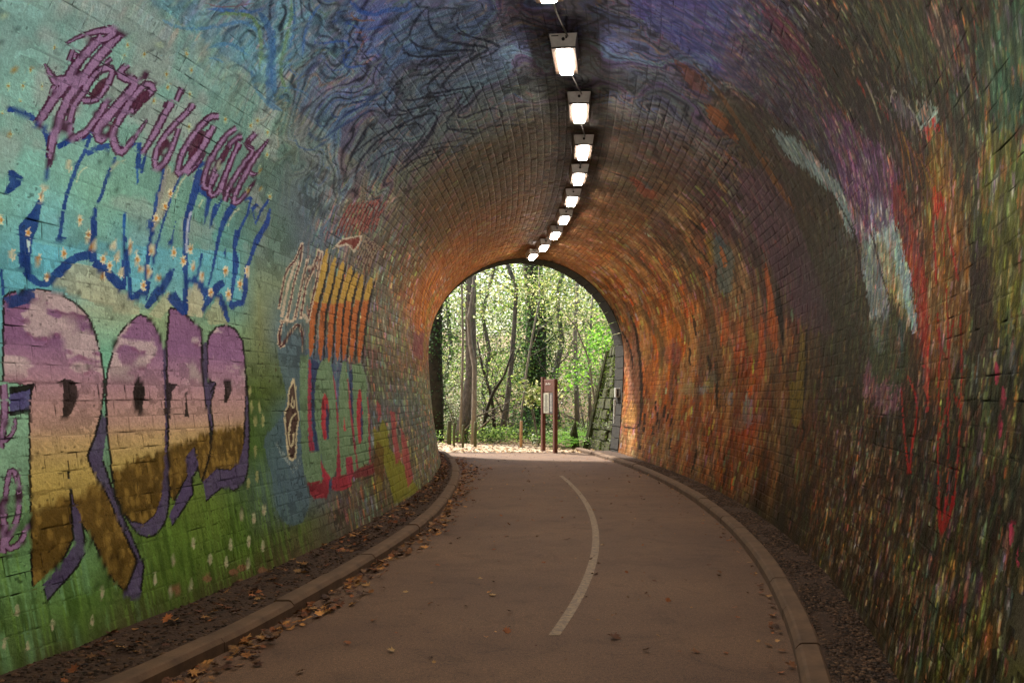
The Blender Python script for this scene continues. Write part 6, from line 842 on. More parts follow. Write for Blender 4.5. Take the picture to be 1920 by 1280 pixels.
2 120c0a 0.96 8540,5315 -30,13 -40,18 -20,16 15,12 35,16 18,21 -23,27 -43,27 -30,19 -72,-3 30,-18 38,-26 20,-22 -16,-15 -32,-16 -18,-19 26,-22 42,-20 30,-13
2 120c0a 0.96 9865,5815 -60,108 -83,-1 58,-107
2 120c0a 0.96 9375,5843 23,147 -138,0 58,-146
2 120c0a 0.96 9115,5770 -37,86 -76,0 38,-85
2 120c0a 0.96 10330,5963 -58,128 -100,-2 60,-127
2 120c0a 0.96 9718,5938 -18,20 -25,28 -15,26 5,22 13,22 10,15 -98,4 -12,-16 -13,-22 -3,-26 16,-27 25,-29 17,-20
2 120c0a 0.96 9208,5942 14,81 -87,1 -15,-80
2 120c0a 0.96 9018,5989 14,79 -84,1 -15,-78
2 120c0a 0.96 9552,6010 -34,104 -78,-1 32,-104
2 120c0a 0.96 8933,6186 -55,103 -76,-3 56,-102
2 120c0a 0.96 7852,6157 -24,30 -38,43 -15,45 5,55 22,60 16,43 -50,-1 -28,-43 -32,-60 -18,-56 35,-47 53,-42 42,-29
2 120c0a 0.96 10290,6108 -45,72 -113,-4 48,-71
2 120c0a 0.96 9815,6093 -33,92 -102,-3 30,-91
2 120c0a 0.96 10332,6320 13,59 -105,-2 -12,-58
2 120c0a 0.96 9412,6213 28,69 -78,0 -27,-68
2 120c0a 0.96 5552,5182 -22,35 -38,50 -42,53 -52,58 -53,60 -47,42 -46,2 10,-40 20,-58 18,-55 28,-52 22,-48 10,-33
2 120c0a 0.96 11308,6160 -600,-8 2,-20 598,6
2 120d0c 1.00 6913,4350 -3,20 -10,29 -8,30 -17,32 -17,34 -18,25 -40,0 2,-24 3,-34 3,-33 27,-30 30,-29 23,-20
2 120d0c 1.00 7295,4507 -15,27 -30,39 -25,36 -17,28 -13,25 -7,24 -10,23 -8,22 -7,15 -21,1 -4,-15 -6,-21 -2,-24 10,-24 10,-26 20,-29 35,-36 43,-38 27,-28
2 120d0c 1.00 7032,4759 0,16 -4,24 0,27 -10,35 -10,39 -13,28 -23,1 -7,-27 -12,-37 -11,-35 13,-28 15,-25 12,-17
2 120d0c 1.00 6890,3503 32,60 26,83 10,75 -3,55 -2,46 0,38 5,32 14,25 10,17 -10,0 -14,-16 -20,-25 -13,-33 0,-38 5,-46 2,-55 -4,-75 -20,-83 -28,-60
0 6a3038 0.55 8770,5345 48,60 147,40 215,9 228,-26 174,-56 68,-71 -60,-65 -170,-38 -222,-4 -210,31 -156,55
0 6c6a50 0.55 7988,5710 32,28 117,21 171,7 182,-9 142,-23 63,-31 -35,-30 -125,-20 -175,-6 -177,11 -136,23
0 586a78 0.55 7572,5714 26,18 82,13 122,4 128,-6 100,-14 45,-20 -28,-18 -87,-13 -125,-3 -125,7 -98,14
0 6e6a3a 0.55 7405,5670 10,29 47,20 78,8 85,-9 70,-23 35,-31 -10,-30 -52,-21 -78,-6 -85,10 -67,23
0 5c626c 0.55 5952,5880 -7,52 40,39 77,16 101,-11 89,-37 56,-53 7,-55 -47,-40 -83,-14 -97,14 -83,38
0 5a5046 0.55 6125,5960 13,30 67,23 110,12 120,-3 100,-19 53,-30 -13,-31 -75,-25 -110,-10 -120,6 -95,19
0 6a4a50 0.55 5518,5900 12,22 65,18 100,8 110,-3 87,-14 43,-23 -15,-23 -70,-18 -102,-8 -108,5 -82,15
0 56687a 0.55 6670,5786 2,21 28,16 45,6 53,-6 42,-15 25,-22 -3,-21 -27,-16 -47,-5 -50,6 -46,15
0 9a5a22 0.55 9028,5149 75,59 165,37 222,5 222,-31 153,-60 27,-72 -107,-62 -197,-35 -226,1 -192,35 -118,57
0 a05c28 0.55 9755,5570 13,92 94,66 163,25 185,-27 152,-72 76,-99 -26,-98 -112,-67 -165,-19 -170,32 -137,73
0 9c5c24 0.55 8758,5099 60,37 120,22 154,0 148,-22 98,-39 12,-45 -75,-38 -135,-21 -155,2 -132,24 -83,38
0 6a5a26 0.55 6155,5333 10,48 43,33 62,9 72,-18 58,-40 25,-52 -17,-48 -50,-33 -70,-7 -63,19 -50,40
0 96481c 0.55 6965,5241 15,64 42,45 63,14 70,-22 53,-53 14,-68 -34,-65 -70,-43 -70,-11 -53,23 -27,50
0 9c421a 0.55 6422,5414 3,65 40,46 70,15 83,-21 70,-52 34,-71 -10,-67 -49,-46 -75,-12 -76,23 -60,53
0 9a401a 0.55 5738,5499 0,49 34,35 58,12 70,-16 60,-40 32,-53 -2,-51 -40,-35 -62,-10 -66,18 -54,40
0 964818 0.55 5540,5310 8,64 32,46 52,14 60,-22 53,-53 23,-69 -18,-66 -50,-44 -62,-11 -48,23 -32,51
0 5a5850 0.55 7318,5625 7,34 48,25 75,8 84,-10 70,-28 38,-36 -10,-36 -50,-25 -78,-7 -82,12 -68,28
0 6a5030 0.55 6762,5638 6,31 44,23 70,8 78,-10 68,-25 32,-34 -8,-33 -47,-23 -70,-6 -77,11 -66,25
2 4a3c26 0.65 10460,4669 5,73 -105,94 -140,89 -125,82 -120,83 -80,82 -23,103 -34,117 -100,87 -40,2 -103,-77 -47,-113 30,-114 92,-97 128,-91 124,-87 140,-93 178,-88 182,-55
2 4c3a28 0.65 8882,4892 73,50 -70,67 -70,69 -55,75 -65,81 -173,58 -30,0 -59,-55 65,-81 57,-78 73,-73 70,-68 155,-46
2 40301f 0.65 7748,4972 57,55 -27,80 -75,85 -71,84 -77,90 -80,96 -97,118 -146,124 -172,83 -38,-1 -14,-85 62,-119 95,-115 83,-95 77,-89 73,-85 77,-87 108,-81 127,-57
2 4a3626 0.65 7002,5304 10,56 -80,80 -54,77 -8,74 15,75 -52,56 -18,0 -77,-49 -16,-75 8,-76 58,-79 80,-80 117,-59
2 4a3636 0.65 6410,5136 -325,129 -25,-2 322,-128
2 4e3322 0.65 8157,5606 48,74 -82,107 -68,124 -40,163 -37,182 -136,124 -27,-1 -63,-130 38,-178 40,-161 68,-124 80,-106 152,-73
2 4e3422 0.65 6852,5678 73,326 -23,0 -69,-325
0 46504e 0.85 6905,4633 -105,-28 -132,-18 -100,-3 -40,14 -13,28 -20,28 -53,25 -60,26 -30,29 18,34 45,37 57,38 68,39 83,41 77,33 78,25 80,16 82,-1 95,-28 88,-45 40,-45 -45,-34 -90,-32 -70,-35 -16,-48 0,-53
0 8a5020 0.90 6610,4651 -18,10 -9,24 0,26 9,28 23,30 23,22 34,9 40,1 28,-9 5,-20 -13,-29 -20,-28 -30,-27 -40,-26
0 34424c 0.80 6552,4548 -34,11 -43,29 -27,30 -6,29 8,31 18,17 44,-3 60,-17 38,-24 0,-37 -25,-43
0 6a5a22 0.60 6765,4502 -77,-5 -48,21 0,31 80,48 118,62 102,45 85,16 77,-3 26,-25 -80,-62 -150,-79
0 6a2c1c 0.60 6882,3788 -32,20 0,55 15,55 33,54 44,56 50,31 83,-8 97,-35 38,-46 -72,-68 -143,-76
0 2c3a40 0.70 6838,3895 -16,20 -4,32 10,23 40,8 57,0 45,-5 15,-14 -3,-20 -17,-17 -37,-15 -53,-12
"""
def _load():
    raw = np.frombuffer(bytes.fromhex(MURAL_BASE), np.uint8).reshape(MURAL_N[0], MURAL_N[1], 3) / 255.0
    sh = []
    for ln in MURAL_SHAPES.strip().split('\n'):
        a = ln.split(' ')
        q = np.cumsum(np.array([[int(v) for v in w.split(',')] for w in a[3:]], float), axis=0) / 500
        sh.append((int(a[0]), np.array(lin(a[1])) if a[1] != 'ramp' else None, float(a[2]), q))
    return raw ** 2, sh
BASE, SHAPES = _load()
STRAW = np.array([[4.6, .98], [4.845, 1.023], [5.18, 1.074], [5.435, 1.126], [5.67, 1.225], [6.045, 1.267], [6.415, 1.339], [6.725, 1.396], [7.315, 1.424]])
def base_col(s, t):
    u = (1 / 3.0 - 1 / np.clip(s, 3.0, 24.0)) / (1 / 3.0 - 1 / 24.0) * (MURAL_N[0] - 1)
    v = np.clip(t / T_LEN, 0, 1) * (MURAL_N[1] - 1)
    i = np.clip(u.astype(int), 0, MURAL_N[0] - 2); j = np.clip(v.astype(int), 0, MURAL_N[1] - 2)
    fu = (u - i)[:, None]; fv = (v - j)[:, None]
    return (BASE[i, j] * (1 - fu) + BASE[i + 1, j] * fu) * (1 - fv) + (BASE[i, j + 1] * (1 - fu) + BASE[i + 1, j + 1] * fu) * fv
def inside(q, x, y):
    w = np.zeros(len(x), int); n = len(q)
    for k in range(n):
        x0, y0 = q[k]; x1, y1 = q[(k + 1) % n]
        if y0 == y1: continue
        up = (y0 <= y) & (y1 > y); dn = (y1 <= y) & (y0 > y)
        side = (x1 - x0) * (y - y0) - (x - x0) * (y1 - y0)
        w += (up & (side > 0)).astype(int) - (dn & (side < 0)).astype(int)
    return w != 0
def dabs(s, t, ws, wt, seed, base, spread):
    """short brush dabs: nearest jittered cell, its own colour"""
    s = s + .35 * ws * (fbm(s / ws / 3, t / wt / 2, seed + 50, 2) - .5) * 2
    x = s / ws; y = t / wt; bi = np.floor(x); bj = np.floor(y); best = np.full(len(s), 9.0); bx = bi.copy(); by = bj.copy()
    for di in (-1, 0, 1):
        for dj in (-1, 0, 1):
            cx = bi + di; cy = bj + dj
            d = (x - cx - _h(cx, cy, seed)) ** 2 + (y - cy - _h(cx, cy, seed + 1)) ** 2
            k = d < best; best[k] = d[k]; bx[k] = cx[k]; by[k] = cy[k]
    return best, bx, by
PAL = np.array([lin(c) for c in ('b89a50', '6f8a3c', 'a04a28', '4f7a68', '7a5a86', '202018', '181612', '8f8f74', 'c06a28', '2c3440', '3c4a2c', 'a0545c')])
GAIN = 1.0
def paint(s, t):
    n = len(s); c = base_col(s, t)
    lum = c.mean(1)
    # how brushy the paint is: strong on the right-hand wall, faint on the left
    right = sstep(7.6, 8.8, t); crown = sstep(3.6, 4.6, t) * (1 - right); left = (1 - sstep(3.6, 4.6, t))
    # --- brush dabs
    near = 1 - sstep(6.5, 10.0, s)
    for lay, (ws, wt, seed, amt) in enumerate(((.040, .15, 11, .85), (.022, .09, 23, .85), (.085, .17, 37, .6))):
        d, bx, by = dabs(s, t, ws, wt, seed, c, 0)
        k = _h(bx, by, seed + 5); ci = (k * 7919 % 1 * len(PAL)).astype(int)
        col = c * (0.22 + 1.9 * _h(bx, by, seed + 7) ** 1.6)[:, None]
        lum2 = np.maximum(c.mean(1), .008)[:, None]
        pc = PAL[ci] / np.maximum(PAL[ci].mean(1), .02)[:, None] * lum2 * (.15 + 5.0 * _h(bx, by, seed + 8) ** 2.6)[:, None]
        col = mixc(col, pc, .62 * (_h(bx, by, seed + 9) < .55) + .12)
        w = amt * (sstep(.50, .25, d)) * (.5 + .5 * (_h(bx, by, seed + 3) > .35))
        zone = right * (near if lay < 2 else np.clip(.5 + .5 * (1 - near), 0, 1)) + left * sstep(8.3, 9.5, s) * .5 + crown * .25
        if lay == 2: zone = zone + .35 * right * near
        c = mixc(c, col, np.clip(w * zone * (1 - .8 * right * near), 0, 1))
    # thick impasto on the right-hand wall: dark ground with loose bright strokes over it
    c = c * (1 - right[:, None] + right[:, None] * (np.maximum(c.mean(1), .006) / .05).clip(.3, 1.5)[:, None] ** .35)
    c = mixc(c, (c + (.15 + .3 * near)[:, None] * (c - c.mean(1, keepdims=True))).clip(.002), right)
    far = right * (1 - near)
    st = vnoise(s / .35, t / 1.6, 131) + .5 * vnoise(s / .16, t / .9, 132)
    c = c * (1 + far * (1.3 * (st / 1.5 - .5)))[:, None]
    c = mixc(c, np.array(lin('8a6a42')) * (c.mean(1) / .085)[:, None].clip(.3, 1.6), .55 * far * sstep(.42, .7, fbm(s / .5, t / .7, 133, 3)))
    c = mixc(c, np.array(lin('4a4038')), .5 * far * sstep(.58, .74, fbm(s / .8, t / 1.2, 134, 3)))
    # --- soft mottling on the left
    m = fbm(s / .12, t / .10, 3, 3) - .5
    c = c * (1 + .35 * m * left)[:, None]
    pinkish = left * sstep(.50, .72, fbm(s / .30, t / .22, 61, 3)) * sstep(2.4, 3.2, t) * (1 - sstep(7.2, 8.2, s))
    c = mixc(c, np.array(lin('8a8480')), .55 * pinkish)
    # grass at the foot of the left wall
    gz = left * (1 - sstep(.7, 1.35, t + .5 * (vnoise(s / .05, t / 3, 5) - .5))) * (1 - sstep(7.6, 8.6, s))
    g = vnoise(s / .018, t / .35, 71); g2 = vnoise(s / .03, t / .25, 72)
    c = mixc(c, np.array(lin('5f7a30')), .45 * gz * sstep(.62, .8, g)); c = mixc(c, np.array(lin('26380f')), .5 * gz * sstep(.66, .8, g2))
    c = mixc(c, np.array(lin('6f9468')), .4 * gz * sstep(.74, .85, vnoise(s / .02, t / .3, 73)) * (1 - sstep(5, 6, s)))
    # --- marbled bands over the crown
    az = sstep(3.3, 4.6, t - .25 * np.clip(7 - s, -2, 3)) * (1 - sstep(8.6, 9.6, t - .10 * (s - 6))) * (1 - sstep(10.5, 12.5, s))
    wx = fbm(s / .55, t / .42, 41, 3); wy = fbm(s / .35 + 5, t / .5, 47, 2)
    F = s / .50 + .9 * t + 1.5 * fbm(s / 1.1, t / .8, 43, 2) + .62 * np.sin(t / .14 + 5 * wy) + .5 * wx
    fr = F * 2.1; fr = fr - np.floor(fr); band = np.floor(F * 2.1)
    line = np.exp(-((fr - .5) / (.10 + .10 * vnoise(s / .4, t / .4, 57))) ** 4); line2 = np.exp(-((fr - .86) / .07) ** 2)
    thick = .55 + .45 * vnoise(s / .3, t / .3, 55)
    hb = _h(band, band * 0, 77)
    bc = c * (.75 + .6 * hb)[:, None]
    tint = np.array([lin(x) for x in ('3a4660', '4e3040', '484838', '504030', '3a3840', '46564e')])[(hb * 997 % 1 * 6).astype(int)]
    bc = mixc(bc, tint, .42)
    c = mixc(c, bc * 1.9, az * .9)
    c = mixc(c, np.array(lin('10121c')), az * line * thick * .97)
    acc = np.array([lin(x) for x in ('2c4a80', '7a3440', '8a5a2c', '5f6a38')])[(_h(band, band * 0, 78) * 4).astype(int) % 4]
    c = mixc(c, acc, az * line2 * .6 * sstep(.5, .6, vnoise(s / .5, t / .5, 56)))
    # --- traced shapes
    order = np.argsort(s); ss = s[order]; tt = t[order]; cs = c[order]
    fine = np.ones(n); dab = vnoise(ss / .05, tt / .07, 81); cl = fbm(ss / .30, tt / .12, 83, 4)
    for kind, col, al, q in SHAPES:
        lo, hi = q.min(0), q.max(0)
        a = np.searchsorted(ss, lo[0] - .03); b = np.searchsorted(ss, hi[0] + .03)
        if a >= b: continue
        k = np.nonzero((tt[a:b] > lo[1] - .03) & (tt[a:b] < hi[1] + .03))[0]
        if not len(k): continue
        k += a
        big = (hi - lo).max() > .5
        jx = .0022 * (vnoise(ss[k] / .03, tt[k] / .03, 6) - .5) * 2; jy = .003 * (vnoise(ss[k] / .03, tt[k] / .03, 7) - .5) * 2
        if kind == 0 and al < .93 and (tt[k[0]] > 6 or (ss[k[0]] > 11 and al < .85)): jx = jx * 14; jy = jy * 22
        ins = inside(q, ss[k] + jx, tt[k] + jy); k = k[ins]
        if not len(k): continue
        if kind == 1:
            tv = tt[k]; rt = np.array([0, 1.1, 1.22, 1.38, 1.47, 1.62, 1.78, 1.95, 2.5])
            rc = np.array([lin(x) for x in ('8c7440', '9c8246', 'a48a50', 'a68660', 'a27e70', '9e7878', '946e7e', '7a5474', '6e4a66')])
            pc = np.stack([np.interp(tv, rt, rc[:, i]) for i in range(3)], 1)
            cz = sstep(.53, .62, cl[k]) * sstep(1.68, 1.80, tv); pc = mixc(pc, np.array(lin('b09a98')), .75 * cz)
            cz = sstep(.60, .66, np.roll(cl, 0)[k] * 0 + fbm(ss[k] / .30, (tv + .03) / .12, 83, 4)) * sstep(1.66, 1.76, tv) * (1 - cz); pc = mixc(pc, np.array(lin('6e3c50')), .5 * cz)
            sl = np.interp(ss[k], STRAW[:, 0], STRAW[:, 1]) + .05 * (vnoise(ss[k] / .02, tv * 0, 84) - .5)
            br = np.array(lin('44320f')) + 0 * pc; br = mixc(br, np.array(lin('6e5226')), .6 * fbm(ss[k] / .1, tv / .1, 85, 2))
            dd, bx, by = dabs(ss[k], tv, .055, .09, 87, None, 0)
            br = mixc(br, np.array(lin('84662f')), .6 * sstep(.30, .03, dd) * (_h(bx, by, 88) > .35))
            pc = mixc(pc, br, sstep(.015, -.03, tv - sl))
            cs[k] = pc
        else:
            aa = al * (1 - .10 * dab[k])
            tone = col * (1 + .30 * (dab[k] - .5))[:, None]
            fine[k] = .15 if kind == 2 else (.42 if al > .78 else .6)
            if tt[k[0]] > 8.2: tone = (tone + (.35 if ss[k[0]] < 8 else .0) * (tone - tone.mean(1, keepdims=True))).clip(.002) * (.75 + 1.3 * vnoise(ss[k] / .02, tt[k] / .10, 97) ** 1.5)[:, None] * ((1.05 if kind == 2 else 1.5) if ss[k[0]] < 8 else 1.05)
            cs[k] = cs[k] * (1 - aa)[:, None] + tone * aa[:, None]
    c = np.empty_like(cs); c[order] = cs
    kept = np.empty(n); kept[order] = fine
    for ws, wt, seed, dens, lo, hi in ((.07, .14, 201, .60, .55, 1.55), (.032, .075, 211, .52, .52, 1.75), (.019, .042, 221, .34, .80, 2.1)):
        wsv = ws; d, bx, by = dabs(s, t, wsv, wt, seed, c, 0)
        on = _h(bx, by, seed + 3) < dens; ci = ((vnoise(bx * ws / .7, by * wt / .8, seed + 12) * 1.6 + .38 * _h(bx, by, seed + 4)) * len(PAL)).astype(int) % len(PAL)
        m_ = np.maximum(c.mean(1), .012)[:, None]; pc = PAL[ci] / PAL[ci].mean(1)[:, None] * m_
        br = mixc(c, pc, .22 + .42 * (_h(bx, by, seed + 6) > .55)) * (hi * (.45 + .9 * _h(bx, by, seed + 7)))[:, None]
        zone = (right * (near if ws < .04 else .30 + .70 * near) + .12 * crown) * kept
        w = sstep(.66, .22, d)
        c = mixc(c, c * lo, zone * .9); c = mixc(c, br, zone * on * w)
    # --- wear, then paint gain by zone
    dirt = sstep(.52, .05, t + .15 * fbm(s / .3, t / .1, 98, 2)) + sstep(T_LEN - .45, T_LEN - .05, t)
    c = mixc(c, np.array(lin('3a3020')), .75 * np.clip(dirt, 0, 1))
    chips = (vnoise(s / .02, t / .02, 95) > .90) & (vnoise(s / .3, t / .3, 96) > .52)
    c = c * (1 - .55 * chips)[:, None]
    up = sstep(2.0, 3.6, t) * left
    gl = left[:, None] * np.array([1.62, 1.85, 1.9]) + up[:, None] * np.array([.1, .25, .4]) + crown[:, None] * np.array([1.7, 2.1, 2.6]) + (right * (.47 + .30 * sstep(9.5, 14, s) + .1 * (1 - sstep(8.2, 10.0, t)) + .42 * sstep(T_LEN - 4.2, T_LEN - 2.2, t) * (1 - sstep(7, 9, s))))[:, None] * np.array([1.08, 1.12, 1.02])  # zone gains on the paint; crown and lower right lifted to offset weak light
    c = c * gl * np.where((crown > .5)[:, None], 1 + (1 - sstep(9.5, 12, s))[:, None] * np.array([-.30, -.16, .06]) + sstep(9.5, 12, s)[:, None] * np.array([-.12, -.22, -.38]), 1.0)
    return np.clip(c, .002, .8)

# ================= tunnel =================
tunnel = thing('tunnel', 'curving brick tunnel with its whole vault covered in a painted mural', 'tunnel', (0, Y0, 0))
def P(parent_loc=(0, Y0, 0)): return np.array(parent_loc)
_mm, _nt, _N, _L, _p = new_mat('painted_brick')
_a = _N.new('ShaderNodeAttribute'); _a.attribute_name = 'paint'; _v = n_map(_nt)
_fine = n_noise(_nt, 55, 5, .7, _v)
_col = n_mix(_nt, _a.outputs['Color'], n_ramp(_nt, _fine, [(.28, (.72,) * 3), (.72, (1.2,) * 3)]), 1.0, 'MULTIPLY')
_hsv = _N.new('ShaderNodeHueSaturation'); _hsv.inputs['Saturation'].default_value = 1.0; _hsv.inputs['Value'].default_value = 1.0; _L.new(_col, _hsv.inputs['Color'])
_L.new(_hsv.outputs[0], _p.inputs['Base Color']); _p.inputs['Roughness'].default_value = .62; _p.inputs['Specular IOR Level'].default_value = .05
n_bump(_nt, n_noise(_nt, 38, 6, .72, _v), .75, .012)
M_PAINT = _mm
PITCH = T_LEN / 131; BL = 0.25
def ppm(s, t):
    """rough detail wanted per metre along s and along t (coarser farther down the tunnel)"""
    x, y, z = wall(s, t); x1, y1, z1 = wall(s + .05, t); x2, y2, z2 = wall(s, t + .05)
    y = np.maximum(y, 1.0); y1 = np.maximum(y1, 1.0); z = z - CAM_H; z1 = z1 - CAM_H; z2 = z2 - CAM_H
    f = 907
    ds = np.hypot(x1 / y1 - x / y, z1 / y1 - z / y) * f / .05; dt = np.hypot(x2 / y2 - x / y, z2 / y2 - z / y) * f / .05
    vis = (y > 2.6) & (np.abs(x / y) < .64) & (z / y < .50) & (z / y > -.36)
    return ds, dt, vis
# every brick of the lining: position, size, jitter
rows = np.arange(131); bs = []; 
for r in rows:
    a = np.arange(Y0 + (BL / 2 if r % 2 else 0), 22.95 - BL, BL); bs.append(np.stack([a, np.full(len(a), r)], 1))
bs = np.concatenate(bs); nb = len(bs)
bs0 = bs[:, 0] + .0035; bs1 = bs[:, 0] + BL - .0035; bt0 = bs[:, 1] * PITCH + .0030; bt1 = (bs[:, 1] + 1) * PITCH - .0030
j = rng.normal(0, .0016, (nb, 4)).clip(-.003, .003); bs0 += j[:, 0]; bs1 += j[:, 1]; bt0 += j[:, 2] * .8; bt1 += j[:, 3] * .8
sc_, tc_ = (bs0 + bs1) / 2, (bt0 + bt1) / 2
ds_, dt_, vis_ = ppm(sc_, tc_)
nu = np.clip(np.round(ds_ * .24 / 1.15), 1, 40).astype(int); nv = np.clip(np.round(dt_ * .09 / 1.15), 1, 24).astype(int)
nu[~vis_] = 1; nv[~vis_] = 1
nu = np.where(nu > 12, (nu + 1) // 2 * 2, nu); nv = np.where(nv > 8, (nv + 1) // 2 * 2, nv)
area = ds_ * .25 * dt_ * .1 * vis_
top = np.argsort(-area)[:300]; is_top = np.zeros(nb, bool); is_top[top] = True
kz = np.where((tc_ > 7.5) & (sc_ < 9.5), .45, .75); proud = rng.normal(0, .0013, nb) * kz; tilt = rng.normal(0, .008, (nb, 2)) * kz[:, None]
def joint_depth(s, t):
    # thick repainting has nearly filled the joints on the near left; open joints elsewhere
    thick = (1 - sstep(8.6, 10.5, s)) * np.where(t > 8, .85, 1.0)
    return .0004 + .0015 * (1 - thick)
parts = {'V': [], 'F': [], 's': [], 't': [], 'dark': [], 'obj': []}; off = 0
allV = []; allF = []; allS = []; allT = []; allE = []; tops = []
for key in set(zip(nu.tolist(), nv.tolist())):
    idx = np.nonzero((nu == key[0]) & (nv == key[1]))[0]; a, b = key
    e = .07 if a > 2 else .10
    gu = np.concatenate([[0], np.linspace(.022, .978, a + 1), [1]]); gv = np.concatenate([[0], np.linspace(.07, .93, b + 1), [1]])
    U, W = np.meshgrid(gu, gv, indexing='ij'); m = U.size
    edge = ((U == 0) | (U == 1) | (W == 0) | (W == 1)).ravel().astype(float)
    S = bs0[idx, None] + (bs1 - bs0)[idx, None] * U.ravel(); T = bt0[idx, None] + (bt1 - bt0)[idx, None] * W.ravel()
    H = proud[idx, None] + tilt[idx, 0, None] * (S - sc_[idx, None]) + tilt[idx, 1, None] * (T - tc_[idx, None])
    H = H + .0035 * (fbm(S.ravel() / .05, T.ravel() / .05, 31, 2).reshape(S.shape) - .5) if a > 1 else H
    H = H * (1 - edge) - (joint_depth(S, T) + .0003) * edge * np.where(((W == 0) | (W == 1)).ravel(), 1.0, .25)
    X, Y, Zz = wall(S, T, -H * -1.0)
    allV.append(np.stack([X, Y - Y0, Zz], -1).reshape(-1, 3)); allS.append(S.ravel()); allT.append(T.ravel()); allE.append(np.tile(edge, len(idx)))
    g = np.arange(m).reshape(a + 3, b + 3); q = np.stack([g[:-1, :-1], g[:-1, 1:], g[1:, 1:], g[1:, :-1]], -1).reshape(-1, 4)
    base = off + np.arange(len(idx)) * m
    F = (q[None] + base[:, None, None])
    k = is_top[idx]
    for ii in np.nonzero(k)[0]: tops.append((off + ii * m, m, q))
    allF.append(F[~k].reshape(-1, 4)); off += m * len(idx)
# mortar bed behind the bricks
def sheet(s0, s1, n_s, n_t, depth):
    s = np.linspace(s0, s1, n_s); t = np.linspace(0, T_LEN, n_t); S, T = np.meshgrid(s, t, indexing='ij'); S = S.ravel(); T = T.ravel()
    d = joint_depth(S, T); hole = sstep(.66, .80, vnoise(S / .09, T / .03, 15)) * sstep(.45, .6, vnoise(S / .6, T / .5, 16))
    X, Y, Zz = wall(S, T, -(d * (1 + 0 * hole) + .012 * hole) if depth is None else -depth)
    g = np.arange(n_s * n_t).reshape(n_s, n_t); q = np.stack([g[:-1, :-1], g[:-1, 1:], g[1:, 1:], g[1:, :-1]], -1).reshape(-1, 4)
    return np.stack([X, Y - Y0, Zz], 1), q, S, T, hole
segs = [sheet(Y0, 2.9, 30, 66, None), sheet(2.9, 11.0, 260, 400, None), sheet(11.0, 23.0, 200, 262, None)]
V = np.concatenate(allV); S = np.concatenate(allS); T = np.concatenate(allT); E = np.concatenate(allE)
nB = len(V)
mS = np.concatenate([q[2] for q in segs]); mT = np.concatenate([q[3] for q in segs]); mH = np.concatenate([q[4] for q in segs])
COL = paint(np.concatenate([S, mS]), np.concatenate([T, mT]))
grime = sstep(.45, .75, vnoise(S / .5, T / .25, 18)) * (.35 + .65 * sstep(7.5, 9.5, S)) 
gm = sstep(.45, .75, vnoise(mS / .5, mT / .25, 18)) * (.35 + .65 * sstep(7.5, 9.5, mS))
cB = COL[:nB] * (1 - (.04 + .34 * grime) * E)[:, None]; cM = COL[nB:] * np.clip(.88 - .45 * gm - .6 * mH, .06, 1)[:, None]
bi_tone = _h(np.floor((S - Y0) / BL * 1.0 + 0 * T), np.floor(T / PITCH), 9)
cB = cB * (1 + .12 * (bi_tone - .5))[:, None]
F = np.concatenate(allF)
used = np.zeros(nB, bool); used[F.ravel()] = True; remap = np.cumsum(used) - 1
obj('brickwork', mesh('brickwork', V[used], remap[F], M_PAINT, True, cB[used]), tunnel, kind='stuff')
for o0, m, q in tops:
    vv = V[o0:o0 + m]; ctr = vv.mean(0)
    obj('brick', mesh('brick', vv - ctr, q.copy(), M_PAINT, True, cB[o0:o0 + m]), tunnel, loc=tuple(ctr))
o = 0; mv = []; mf = []
for q in segs: mv.append(q[0]); mf.append(q[1] + o); o += len(q[0])
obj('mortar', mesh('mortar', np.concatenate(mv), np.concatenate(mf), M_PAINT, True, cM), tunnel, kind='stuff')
# stone ring that closes the far mouth, stone by stone
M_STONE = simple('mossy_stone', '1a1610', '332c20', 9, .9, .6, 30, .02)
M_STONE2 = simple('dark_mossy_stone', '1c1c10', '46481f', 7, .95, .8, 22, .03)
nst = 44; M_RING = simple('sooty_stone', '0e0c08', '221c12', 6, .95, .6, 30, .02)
for i in range(nst):
    t0 = T_LEN * i / nst + .008; t1 = T_LEN * (i + 1) / nst - .008; dep = rng.normal(0, .006)
    S_ = np.array([22.98, 22.98, 22.98, 23.8, 23.8, 23.8]); T_ = np.array([t0, (t0 + t1) / 2, t1] * 2)
    inn = np.stack(wall(S_, T_, .012 + dep), 1); out = np.stack(wall(S_, T_, -.5), 1)
    vv = np.concatenate([inn, out]); vv[:, 1] -= Y0; cc = vv.mean(0)
    fs = [(0, 3, 4, 1), (1, 4, 5, 2), (6, 7, 10, 9), (7, 8, 11, 10), (0, 1, 7, 6), (1, 2, 8, 7), (3, 9, 10, 4), (4, 10, 11, 5), (0, 6, 9, 3), (2, 5, 11, 8)]
    obj('arch_stone', mesh('arch_stone', vv - cc, fs, M_RING), tunnel, loc=tuple(cc))
